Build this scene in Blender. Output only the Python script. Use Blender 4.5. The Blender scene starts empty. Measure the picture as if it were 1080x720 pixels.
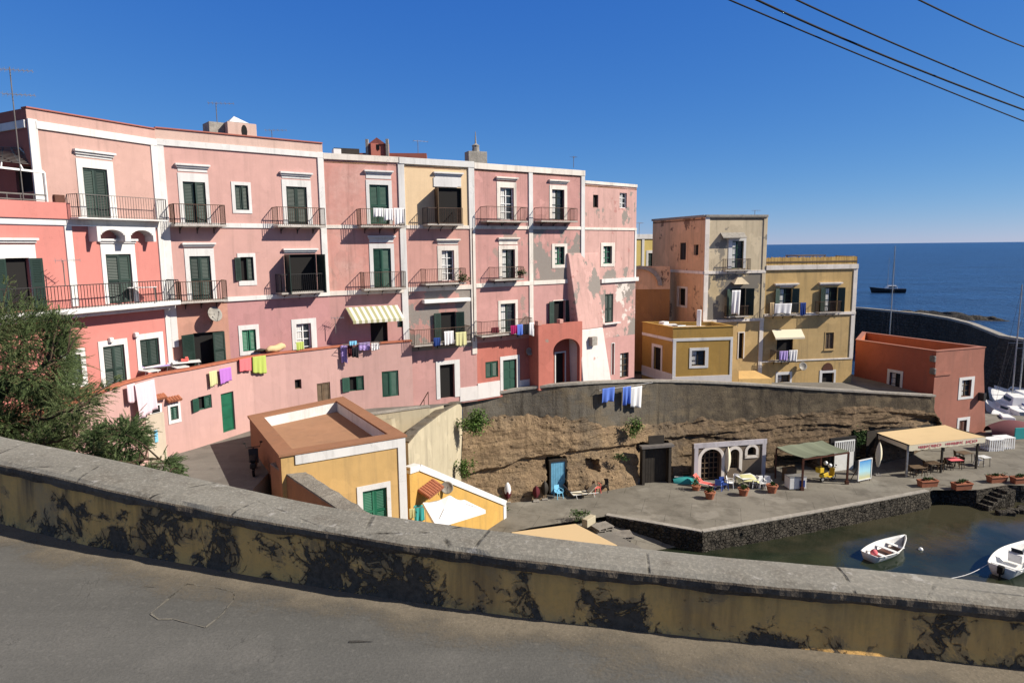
import bpy, bmesh, math, random
from mathutils import Vector, Matrix, noise
from mathutils.geometry import tessellate_polygon
R = math.radians
random.seed(7)
SC = bpy.context.scene
COL = SC.collection
W, H, F = 1080, 720, 720.0
PITCH, ROLL = R(7.85), R(0.62)
SEA, QUAY, STREET = -18.4, -17.2, -9.7
# The origin is the photographer's eye; x right, y forward, z up, metres. Sea level is at z = -18.4.

def ray(x, y):
    u, v = (x-540)/F, (360-y)/F
    c, s = math.cos(ROLL), math.sin(ROLL)
    u, v = u*c+v*s, v*c-u*s
    cp, sp = math.cos(PITCH), math.sin(PITCH)
    return Vector((u, cp+v*sp, -sp+v*cp))
def G(x, y, z):
    r = ray(x, y); return r*(z/r.z)
def DD(x, y, d):
    r = ray(x, y); return r*(d/r.y)
def proj(p):
    cp, sp = math.cos(PITCH), math.sin(PITCH)
    dep = p[1]*cp-p[2]*sp; v = (p[1]*sp+p[2]*cp)/dep; u = p[0]/dep
    c, s = math.cos(ROLL), math.sin(ROLL)
    u, v = u*c-v*s, v*c+u*s
    return 540+u*F, 360-v*F

# ---------------------------------------------------------------- materials
class NT:
    def __init__(self, name):
        self.m = bpy.data.materials.new(name); self.m.use_nodes = True
        self.t = self.m.node_tree; self.b = self.t.nodes['Principled BSDF']
        self.pos = self.n('ShaderNodeNewGeometry').outputs['Position']
    def n(self, t, **kw):
        nd = self.t.nodes.new(t)
        for k, v in kw.items(): setattr(nd, k, v)
        return nd
    def l(self, a, b): self.t.links.new(a, b)
    def mapv(self, sc, loc=(0, 0, 0), rot=(0, 0, 0), src=None):
        m = self.n('ShaderNodeMapping'); m.inputs['Scale'].default_value = sc; m.inputs['Location'].default_value = loc
        m.inputs['Rotation'].default_value = rot
        self.l(src or self.pos, m.inputs['Vector']); return m.outputs[0]
    def noise(self, sc, det=5, rough=.55, vec=None, dist=0):
        n = self.n('ShaderNodeTexNoise'); n.inputs['Scale'].default_value = sc; n.inputs['Detail'].default_value = det
        n.inputs['Roughness'].default_value = rough; n.inputs['Distortion'].default_value = dist
        self.l(vec or self.pos, n.inputs['Vector']); return n.outputs['Fac']
    def ramp(self, f, a, b, va=0., vb=1.):
        m = self.n('ShaderNodeMapRange', clamp=True)
        for k, v in (('From Min', a), ('From Max', b), ('To Min', va), ('To Max', vb)): m.inputs[k].default_value = v
        self.l(f, m.inputs['Value']); return m.outputs[0]
    def math(self, op, a, b=None):
        m = self.n('ShaderNodeMath', operation=op)
        for i, x in enumerate((a, b)):
            if x is None: continue
            if isinstance(x, (int, float)): m.inputs[i].default_value = x
            else: self.l(x, m.inputs[i])
        return m.outputs[0]
    def mix(self, f, a, b, mode='MIX'):
        m = self.n('ShaderNodeMix', data_type='RGBA', blend_type=mode)
        for s, x in ((0, f), (6, a), (7, b)):
            if isinstance(x, (int, float)): m.inputs[s].default_value = x
            elif isinstance(x, tuple): m.inputs[s].default_value = (*x, 1)
            else: self.l(x, m.inputs[s])
        return m.outputs[2]
    def bump(self, f, st=.3, dist=.05, normal=None):
        b = self.n('ShaderNodeBump'); b.inputs['Strength'].default_value = st; b.inputs['Distance'].default_value = dist
        self.l(f, b.inputs['Height'])
        if normal: self.l(normal, b.inputs['Normal'])
        return b.outputs[0]
    def out(self, col=None, rough=.85, nrm=None, spec=.3, metal=0.):
        if col is not None:
            if isinstance(col, tuple): self.b.inputs['Base Color'].default_value = (*col, 1)
            else: self.l(col, self.b.inputs['Base Color'])
        if isinstance(rough, (int, float)): self.b.inputs['Roughness'].default_value = rough
        else: self.l(rough, self.b.inputs['Roughness'])
        self.b.inputs['Specular IOR Level'].default_value = spec; self.b.inputs['Metallic'].default_value = metal
        if nrm: self.l(nrm, self.b.inputs['Normal'])
        return self.m

def srgb(r, g, b, k=1.):
    f = lambda c: ((c/255+.055)/1.055)**2.4 if c > 10 else c/255/12.92
    return (f(r)*k, f(g)*k, f(b)*k)
def mulc(c, k): return tuple(min(1, x*k) for x in c)

def plaster(name, c, mott=.82, grime=.25, patch=None, patch_t=.6, patch_s=.55, patch2=None, patch2_t=.62, fine=.10, seed=0., lift=None, bump=.25):
    N = NT(name); off = (seed*13.7, seed*7.1, seed*3.3)
    v = N.mapv((1, 1, 1), off)
    big = N.noise(.45, 5, .6, v); med = N.noise(2.6, 7, .62, v); fin = N.noise(16, 4, .6, v)
    col = N.mix(N.ramp(big, .35, .68), c, mulc(c, mott) if lift is None else lift)
    col = N.mix(N.ramp(med, .38, .75, 0, .55), col, mulc(c, mott*.93))
    st = N.noise(1., 6, .65, N.mapv((2.3, 2.3, .16), off))
    st2 = N.noise(1., 5, .7, N.mapv((6., 6., .35), off))
    g = N.math('MULTIPLY', N.ramp(st, .49, .74), N.ramp(st2, .3, .7))
    gcol = mulc(((c[0]+.25)/2*.55, (c[1]+.22)/2*.55, (c[2]+.2)/2*.53), 1)
    col = N.mix(N.math('MULTIPLY', g, min(1., grime*2.4)), col, gcol)
    rp = N.noise(.9, 3, .4, N.mapv((1, 1, .8), (off[0]+31, off[1], off[2])), .3)
    col = N.mix(N.math('MULTIPLY', N.ramp(rp, .60, .615), min(.5, grime*1.1)), col, mulc(c, 1.13))
    hc = N.noise(1.1, 6, .6, N.mapv((1, 1, .7), (off[0], off[1]+50, 0)), .8)
    hair = N.math('MULTIPLY', N.ramp(N.math('ABSOLUTE', N.math('SUBTRACT', hc, .5)), 0, .006, 1, 0), N.ramp(big, .5, .6))
    col = N.mix(N.math('MULTIPLY', hair, min(.8, grime*1.6)), col, mulc(c, .35))
    if patch:
        pn = N.math('ADD', N.math('MULTIPLY', N.noise(patch_s, 8, .62, N.mapv((1, 1, .75), (off[0]+5, off[1], off[2]))), .85), N.math('MULTIPLY', med, .15))
        col = N.mix(N.ramp(pn, patch_t, patch_t+.02), col, N.mix(N.ramp(fin, .3, .7), patch, mulc(patch, .75)))
    if patch2:
        pn = N.noise(patch_s*1.4, 8, .65, N.mapv((1, 1, .9), (off[0]-15, off[1]+4, off[2])))
        col = N.mix(N.ramp(pn, patch2_t, patch2_t+.025), col, patch2)
    col = N.mix(N.ramp(fin, .3, .75, 0, fine*2), col, mulc(c, .7))
    return N.out(col, .92, N.bump(N.math('ADD', N.math('MULTIPLY', med, .7), N.math('MULTIPLY', fin, .35)), bump, .03), .15)

def paint(name, c, rough=.55, var=.25, sc=3., spec=.35, metal=0., fade=0.):
    N = NT(name)
    n = N.noise(sc, 6, .65); f = N.noise(sc*9, 3)
    col = N.mix(N.ramp(n, .4, .72, 0, 1), c, mulc(c, 1-var))
    col = N.mix(N.ramp(f, .5, .8, 0, var), col, mulc(c, .6))
    oi = N.n('ShaderNodeObjectInfo').outputs['Random']
    col = N.mix(N.ramp(oi, .25, 1., 0, fade), col, (c[0]*1.3+.035, c[1]*1.3+.045, c[2]*1.3+.04))
    return N.out(col, rough, N.bump(f, .08, .01), spec, metal)

def stone(name, c, c2, sc=1., bump=.6, brick=None, crack=.3, dist=.08):
    N = NT(name)
    a = N.noise(.5*sc, 6, .6); b = N.noise(3*sc, 8, .65); f = N.noise(18*sc, 5, .6)
    col = N.mix(N.ramp(a, .35, .65), c, c2)
    col = N.mix(N.ramp(b, .4, .72, 0, .8), col, mulc(c2, .6))
    col = N.mix(N.ramp(f, .45, .75, 0, .5), col, mulc(c, 1.25))
    h = N.math('ADD', b, N.math('MULTIPLY', f, .4))
    if brick:
        vo = N.n('ShaderNodeTexVoronoi', feature='DISTANCE_TO_EDGE'); vo.inputs['Scale'].default_value = 1.; vo.inputs['Randomness'].default_value = .75
        N.l(N.mapv(brick), vo.inputs['Vector'])
        e = N.ramp(vo.outputs['Distance'], .02, .12)
        col = N.mix(N.ramp(e, 0, 1, crack, 0), col, mulc(c2, .3))
        h = N.math('ADD', h, N.math('MULTIPLY', e, 1.2))
    return N.out(col, .95, N.bump(h, bump, dist), .15)

M = {}
def trim(name, c, grime): return plaster(name, c, .93, grime, fine=.04, bump=.12)
GREY = (.27, .25, .225)
M['coral'] = plaster('coral_plaster', (.53, .205, .18), .93, .16, fine=.04, seed=1)
M['dusty'] = plaster('dusty_pink_plaster', (.50, .315, .275), .9, .24, fine=.06, seed=2)
M['brick_red_and_shade'] = plaster('brick_red_and_shade_plaster', (.36, .13, .10), .9, .2, seed=3)  # brick red copings and roof; on the upper side wall it paints shade
M['pinkB'] = plaster('warm_pink_plaster', (.555, .33, .295), .9, .22, fine=.05, seed=4)
M['pinkB_top'] = plaster('pale_pink_plaster', (.58, .41, .35), .9, .28, seed=5)
M['orangeB'] = plaster('orange_pink_plaster', (.50, .27, .205), .86, .35, seed=6)
M['mauve'] = plaster('mauve_plaster', (.46, .24, .24), .9, .25, seed=7)
M['pinkC'] = plaster('weathered_pink_plaster', (.56, .27, .23), .78, .42, lift=(.59, .37, .325), seed=8)
M['pinkC_low'] = plaster('weathered_mauve_plaster', (.52, .29, .27), .88, .25, seed=9)
M['cream'] = plaster('cream_plaster', (.70, .52, .33), .93, .15, seed=10)
M['pinkD'] = plaster('rose_plaster', (.54, .295, .255), .87, .3, seed=11)
M['pinkD_grey'] = plaster('flaking_rose_plaster', (.48, .265, .235), .85, .35, patch=GREY, patch_t=.44, patch_s=.6, seed=12)
M['pinkE'] = plaster('stained_rose_plaster', (.55, .295, .27), .78, .45, patch=(.36, .27, .235), patch_t=.58, seed=13)
M['pinkE_low'] = plaster('flaking_pink_plaster', (.54, .30, .275), .84, .4, patch=GREY, patch_t=.47, patch_s=.42, seed=14)
M['terracotta_wall'] = plaster('terracotta_plaster', (.40, .12, .085), .88, .25, seed=15)
M['pinkF'] = plaster('peeling_pink_plaster', (.57, .35, .315), .87, .42, patch=GREY, patch_t=.56, patch_s=.5, patch2=(.40, .2, .18), patch2_t=.62, seed=16)
M['pinkF_low'] = plaster('badly_peeling_pink_plaster', (.56, .34, .31), .87, .42, patch=GREY, patch_t=.49, patch_s=.4, patch2=(.66, .6, .55), patch2_t=.57, seed=21)
M['whitewash'] = plaster('peeling_whitewash', (.72, .66, .63), .93, .2, patch=(.56, .35, .31), patch_t=.62, patch_s=1.1, seed=18)
M['basement'] = plaster('pale_rose_plaster', (.50, .31, .285), .94, .20, fine=.04, seed=19)
M['trim'] = trim('white_trim', (.66, .65, .64), .30)
M['trim_old'] = trim('weathered_white_trim', (.72, .66, .60), .55)
M['stucco_beige'] = plaster('beige_plaster', (.52, .44, .35), .88, .3, seed=22)
M['grey_white'] = plaster('white_dado_plaster', (.70, .66, .64), .93, .2, seed=23)
M['tallL'] = plaster('faded_salmon_bounce_plaster', (.74, .47, .28), .85, .4, patch=(.24, .15, .10), patch_t=.57, seed=24)  # salmon side wall, with warm bounce light put in as extra orange
M['tallF'] = plaster('greyed_cream_plaster', (.60, .50, .35), .85, .45, patch=(.27, .24, .20), patch_t=.60, seed=25)
M['tallF2'] = plaster('dark_patched_cream_plaster', (.58, .46, .28), .8, .6, patch=(.19, .175, .155), patch_t=.50, patch_s=.33, seed=26)  # middle front storey: cream broken by darker patches
M['yellowI'] = plaster('sandy_yellow_plaster', (.56, .385, .17), .85, .4, seed=27)
M['yellowI2'] = plaster('worn_yellow_plaster', (.54, .38, .18), .82, .5, patch=(.30, .26, .19), patch_t=.64, patch_s=.8, seed=28)
M['ochre'] = plaster('ochre_plaster', (.42, .26, .075), .86, .35, seed=29)
M['ochre_shaded'] = plaster('shaded_orange_plaster', (.40, .20, .075), .85, .4, seed=30)  # orange passage wall, its shade put into the colour
M['farYellow'] = plaster('lemon_plaster', (.60, .47, .17), .92, .2, seed=31)
M['red'] = plaster('red_render_shaded', (.38, .115, .075), .88, .3, seed=32)  # red house walls away from the sun, shade put into the colour
M['red_lit'] = plaster('red_render_lit', (.36, .155, .115), .88, .3, seed=33)  # the same red render in a sunlit tone
M['red_orange'] = plaster('orange_red_render', (.46, .15, .07), .88, .25, seed=34)
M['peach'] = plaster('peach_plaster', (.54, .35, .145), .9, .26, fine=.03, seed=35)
M['yellow_wall'] = plaster('golden_plaster', (.54, .33, .095), .9, .3, seed=36)
M['creamwall'] = plaster('stained_cream_plaster', (.45, .395, .285), .88, .4, patch=(.42, .36, .25), patch_t=.63, seed=37)
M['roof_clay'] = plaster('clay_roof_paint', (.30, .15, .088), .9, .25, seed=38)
M['roof_flat'] = plaster('flat_roof_paint', (.36, .20, .12), .92, .25, seed=39)
M['parapet_cap_clay'] = paint('clay_coping', (.42, .14, .08), .8, .3)
M['green'] = paint('dark_green_paint', (.010, .026, .020), .5, .3, fade=.75)
M['green2'] = paint('bottle_green_paint', (.011, .055, .036), .5, .3, fade=.75)
M['green3'] = paint('emerald_paint', (.012, .115, .062), .5, .3, fade=.75)
M['brownwood'] = paint('brown_wood', (.13, .085, .05), .7, .4)
M['darkwood'] = paint('dark_wood', (.035, .028, .022), .7, .4)
M['redwood'] = paint('red_brown_wood', (.10, .035, .02), .6, .4)
M['iron'] = paint('black_iron', (.03, .028, .028), .5, .4)
M['rust'] = paint('rusty_iron', (.11, .065, .045), .75, .5)
M['railgrey'] = paint('grey_iron', (.16, .145, .135), .6, .4)
M['steel'] = paint('galvanised_steel', (.42, .42, .42), .4, .25, metal=.6)
M['interior'] = NT('dark_room').out((.012, .011, .011), .9)
M['dish'] = paint('dull_dish_grey', (.30, .28, .25), .6, .4)
def _glass():
    N = NT('window_glass'); n = N.noise(1.3, 3)
    return N.out((.022, .028, .034), .08, N.bump(n, .05, .05), .5)
M['glass'] = _glass()
M['curtain'] = paint('white_curtain', (.62, .62, .6), .9, .2)
M['white'] = paint('white_paint', (.78, .78, .77), .45, .12)
M['offwhite'] = paint('off_white_plastic', (.70, .70, .68), .4, .15)
M['concrete'] = stone('pale_concrete', (.36, .335, .30), (.27, .25, .22), 1.2, .4)
M['slab'] = stone('balcony_slab_stone', (.50, .46, .42), (.36, .33, .3), 1.5, .3)
M['terracotta'] = paint('terracotta_clay', (.36, .13, .07), .85, .35, 6)
def cloth_mat(name, c, stripes=None):
    N = NT(name); n = N.noise(30, 3)
    col = N.mix(N.ramp(n, .4, .7, 0, .25), c, mulc(c, .8))
    return N.out(col, .95, N.bump(n, .1, .01), .05)
for nm, c in dict(c_pink=(.68, .52, .57), c_white=(.70, .69, .70), c_yel=(.55, .53, .28), c_purple=(.42, .17, .52), c_red=(.70, .16, .18), c_lime=(.42, .50, .12),
                  c_blue=(.10, .18, .55), c_sky=(.2, .5, .72), c_black=(.02, .02, .025), c_mag=(.30, .02, .10), c_lilac=(.40, .30, .62), c_cream=(.66, .60, .46),
                  c_maroon=(.10, .025, .03), c_teal=(.05, .30, .30), c_tan=(.55, .41, .24), c_orange=(.7, .22, .05), c_coral=(.68, .15, .13), c_olive=(.18, .20, .145), c_navy=(.03, .06, .22)).items():
    M[nm] = cloth_mat('cloth_'+nm[2:], c)

# ---------------------------------------------------------------- mesh builder
class MB:
    def __init__(s): s.v = []; s.f = []; s.mi = []; s.cur = 0
    def add(s, vs, fs):
        o = len(s.v); s.v += [tuple(v) for v in vs]
        for f in fs: s.f.append([o+i for i in f]); s.mi.append(s.cur)
    def quad(s, a, b, c, d): s.add([a, b, c, d], [(0, 1, 2, 3)])
    def poly(s, ps): s.add(ps, [tuple(range(len(ps)))])
    def hexa(s, p):   # 8 points, bottom 4 then top 4
        s.add(p, [(0, 3, 2, 1), (4, 5, 6, 7), (0, 1, 5, 4), (1, 2, 6, 5), (2, 3, 7, 6), (3, 0, 4, 7)])
    def box(s, c, sx, sy, sz, rz=0., base=False):
        c = Vector(c); z0 = c.z if base else c.z-sz/2; ca, sa = math.cos(rz), math.sin(rz)
        ps = []
        for z in (z0, z0+sz):
            for x, y in ((-1, -1), (1, -1), (1, 1), (-1, 1)):
                X, Y = x*sx/2, y*sy/2
                ps.append((c.x+X*ca-Y*sa, c.y+X*sa+Y*ca, z))
        s.hexa(ps)
    def bar(s, a, b, w, h=None, up=(0, 0, 1)):
        a, b = Vector(a), Vector(b); d = (b-a)
        if d.length < 1e-6: return
        d.normalize(); u = Vector(up)
        if abs(d.dot(u)) > .98: u = Vector((1, 0, 0))
        x = d.cross(u).normalized(); y = x.cross(d); h = h or w
        ps = []
        for p in (a, b):
            for i, j in ((-1, -1), (1, -1), (1, 1), (-1, 1)): ps.append(p+x*(i*w/2)+y*(j*h/2))
        s.hexa(ps)
    def tube(s, pts, rad, n=8, cap=True):
        pts = [Vector(p) for p in pts]; rs = rad if isinstance(rad, (list, tuple)) else [rad]*len(pts)
        o = len(s.v); N_ = len(pts)
        for i, p in enumerate(pts):
            d = (pts[min(i+1, N_-1)]-pts[max(i-1, 0)]).normalized()
            u = Vector((0, 0, 1)) if abs(d.z) < .9 else Vector((1, 0, 0))
            x = d.cross(u).normalized(); y = x.cross(d)
            for k in range(n):
                a = 2*math.pi*k/n; s.v.append(tuple(p+(x*math.cos(a)+y*math.sin(a))*rs[i]))
        for i in range(N_-1):
            for k in range(n):
                s.f.append([o+i*n+k, o+i*n+(k+1) % n, o+(i+1)*n+(k+1) % n, o+(i+1)*n+k]); s.mi.append(s.cur)
        if cap:
            s.f.append([o+k for k in range(n)][::-1]); s.mi.append(s.cur)
            s.f.append([o+(N_-1)*n+k for k in range(n)]); s.mi.append(s.cur)
    def lathe(s, c, prof, n=16):
        c = Vector(c); o = len(s.v)
        for r, z in prof:
            for k in range(n):
                a = 2*math.pi*k/n; s.v.append((c.x+r*math.cos(a), c.y+r*math.sin(a), c.z+z))
        for i in range(len(prof)-1):
            for k in range(n):
                s.f.append([o+i*n+k, o+i*n+(k+1) % n, o+(i+1)*n+(k+1) % n, o+(i+1)*n+k]); s.mi.append(s.cur)
    def prism(s, poly, z0, z1, bottom=True):
        n = len(poly)
        s.add([(p[0], p[1], z0) for p in poly]+[(p[0], p[1], z1) for p in poly],
              [(i, (i+1) % n, n+(i+1) % n, n+i) for i in range(n)]+[tuple(range(n, 2*n))]+([tuple(range(n))[::-1]] if bottom else []))
    def grid(s, rows):
        o = len(s.v); nc = len(rows[0])
        for r in rows: s.v += [tuple(p) for p in r]
        for i in range(len(rows)-1):
            for j in range(nc-1):
                s.f.append([o+i*nc+j, o+i*nc+j+1, o+(i+1)*nc+j+1, o+(i+1)*nc+j]); s.mi.append(s.cur)
    def sheet(s, poly3):
        tri = tessellate_polygon([[Vector((p[0], p[1], 0)) for p in poly3]])
        s.add(poly3, [tuple(t) for t in tri])
    def build(s, name, mat, parent=None, smooth=False, local=False, recalc=True, bevel=0.):
        base = Vector((0, 0, 0))
        if not parent and not local and s.v:
            lo = [min(v[i] for v in s.v) for i in range(3)]; hi = [max(v[i] for v in s.v) for i in range(3)]
            base = Vector(((lo[0]+hi[0])/2, (lo[1]+hi[1])/2, lo[2]))
            s.v = [(v[0]-base.x, v[1]-base.y, v[2]-base.z) for v in s.v]
        me = bpy.data.meshes.new(name); me.from_pydata(s.v, [], s.f); me.update()
        mats = mat if isinstance(mat, (list, tuple)) else [mat]
        for m in mats: me.materials.append(M[m] if isinstance(m, str) else m)
        if len(mats) > 1: me.polygons.foreach_set('material_index', s.mi)
        if recalc:
            bm = bmesh.new(); bm.from_mesh(me); bmesh.ops.recalc_face_normals(bm, faces=bm.faces); bm.to_mesh(me); bm.free()
        if smooth: me.polygons.foreach_set('use_smooth', [True]*len(me.polygons))
        o = bpy.data.objects.new(name, me); COL.objects.link(o); o.location = base
        if parent:
            o.parent = parent
            if not local:
                p = parent; acc = Vector((0, 0, 0))
                while p: acc += p.location; p = p.parent
                o.matrix_parent_inverse = Matrix.Identity(4)
                o.location = -acc
        if bevel:
            b = o.modifiers.new('bevel', 'BEVEL'); b.width = bevel; b.segments = 2; b.limit_method = 'ANGLE'
        return o

def tag(o, label=None, cat=None, group=None, kind=None):
    for k, v in (('label', label), ('category', cat), ('group', group), ('kind', kind)):
        if v: o[k] = v
    return o
def empty(name, loc, label, cat, group=None, rz=0.):
    o = bpy.data.objects.new(name, None); COL.objects.link(o); o.location = Vector(loc); o.rotation_euler.z = rz
    o.empty_display_size = .2
    return tag(o, label, cat, group)
KIDS = {}
def copy_tree(o, loc, rz=0., label=None, parent=None, mats=None):
    c = o.copy(); COL.objects.link(c)
    if parent: c.parent = parent
    else:
        c.location = Vector(loc); c.rotation_euler.z = rz
        if label: c['label'] = label
    if mats and c.data:
        c.data = c.data.copy()
        for i, m in enumerate(c.data.materials):
            if m.name in mats: c.data.materials[i] = mats[m.name]
    for ch in [x for x in o.children]: copy_tree(ch, None, 0, None, c, mats)
    return c

# ---------------------------------------------------------------- facade frame
class Fr:
    def __init__(s, p0, p1):
        s.p0 = Vector((p0[0], p0[1], 0)); s.p1 = Vector((p1[0], p1[1], 0)); d = s.p1-s.p0
        s.L = d.length; s.e = d.normalized(); s.n = Vector((s.e.y, -s.e.x, 0))
    def hit(s, x, y, off=0.):
        r = ray(x, y); t = (s.p0+s.n*off).dot(s.n)/r.dot(s.n); p = r*t
        return (p-s.p0).dot(s.e), p.z
    def pt(s, a, z, off=0.): return s.p0+s.e*a+s.n*off+Vector((0, 0, z))
    def rect(s, b, off=0.):
        x0, y0, x1, y1 = b; xm, ym = (x0+x1)/2, (y0+y1)/2
        return s.hit(x0, ym, off)[0], s.hit(x1, ym, off)[0], s.hit(xm, y1, off)[1], s.hit(xm, y0, off)[1]
    def box(s, mb, s0, s1, z0, z1, o0, o1):
        ps = [s.pt(a, z0, o) for a, o in ((s0, o1), (s1, o1), (s1, o0), (s0, o0))]+[s.pt(a, z1, o) for a, o in ((s0, o1), (s1, o1), (s1, o0), (s0, o0))]
        mb.hexa(ps)

def holed(mb, fr, s0, s1, z0, z1, ops, depth=.22, off=0.):
    ops = [(max(a, s0), min(b, s1), max(c, z0), min(d, z1), (a, b, c, d)) for a, b, c, d in ops if b > s0 and a < s1 and d > z0 and c < z1]
    ss = sorted({s0, s1, *[o[0] for o in ops], *[o[1] for o in ops]}); zs = sorted({z0, z1, *[o[2] for o in ops], *[o[3] for o in ops]})
    for i in range(len(ss)-1):
        for j in range(len(zs)-1):
            cs, cz = (ss[i]+ss[i+1])/2, (zs[j]+zs[j+1])/2
            if any(o[0] < cs < o[1] and o[2] < cz < o[3] for o in ops): continue
            mb.quad(fr.pt(ss[i], zs[j], off), fr.pt(ss[i+1], zs[j], off), fr.pt(ss[i+1], zs[j+1], off), fr.pt(ss[i], zs[j+1], off))
    for a, b, c, d, (A, B, C, D) in ops:
        P = lambda x, z, k: fr.pt(x, z, off-k*depth)
        if a == A: mb.quad(P(a, c, 0), P(a, d, 0), P(a, d, 1), P(a, c, 1))
        if b == B: mb.quad(P(b, c, 0), P(b, c, 1), P(b, d, 1), P(b, d, 0))
        if d == D: mb.quad(P(a, d, 0), P(b, d, 0), P(b, d, 1), P(a, d, 1))
        if c == C: mb.quad(P(a, c, 0), P(a, c, 1), P(b, c, 1), P(b, c, 0))

def leaf(mb, fr, s0, s1, z0, z1, off, hinge=None, ang=0., louv=True):
    """one shutter leaf, framed and louvred; hinge 's0'/'s1' with ang swings it outwards"""
    w = s1-s0
    def T(a, z, o):
        if hinge is None: return fr.pt(s0+a, z, off+o)
        ca, sa = math.cos(ang), math.sin(ang)
        if hinge == 0: return fr.pt(s0+a*ca-o*sa, z, off+a*sa+o*ca)
        a2 = w-a
        return fr.pt(s1-a2*ca+o*sa, z, off+a2*sa+o*ca)
    def bx(a0, a1, c0, c1, o0, o1, tilt=0.):
        ps = [T(a, c0, o) for a, o in ((a0, o1), (a1, o1), (a1, o0), (a0, o0))]+[T(a, c1, o-tilt) for a, o in ((a0, o1), (a1, o1), (a1, o0), (a0, o0))]
        mb.hexa(ps)
    t, b = .045, min(.09, w*.2)
    bx(0, b, z0, z1, 0, t); bx(w-b, w, z0, z1, 0, t)
    for c in (z0, z1-b): bx(b, w-b, c, c+b, 0, t)
    zm = z0+(z1-z0)*.45
    if z1-z0 > 1.6: bx(b, w-b, zm, zm+b, 0, t)
    bx(b, w-b, z0+b, z1-b, .004, .012)
    if louv:
        z = z0+b+.02
        while z < z1-b-.05:
            if not (zm-.05 < z < zm+b and z1-z0 > 1.6): bx(b, w-b, z, z+.05, .014, .026, -.022*-1)
            z += .072

def railing(mb, pts, z, h, sp=.115, t=.018, mid=None, post=.03):
    """vertical-bar railing along a plan polyline"""
    for i in range(len(pts)-1):
        a, b = Vector(pts[i]), Vector(pts[i+1]); L = (b-a).length
        if L < .03: continue
        for zz, tt in ((z+h, t*1.9), (z+.06, t*1.4))+(((z+mid, t*1.2),) if mid else ()):
            mb.bar(a+Vector((0, 0, zz)), b+Vector((0, 0, zz)), tt)
        n = max(1, int(L/sp))
        for k in range(n+1):
            p = a.lerp(b, k/n); w = post if k in (0, n) else t
            mb.bar(p+Vector((0, 0, z+.0)), p+Vector((0, 0, z+h)), w)

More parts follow.
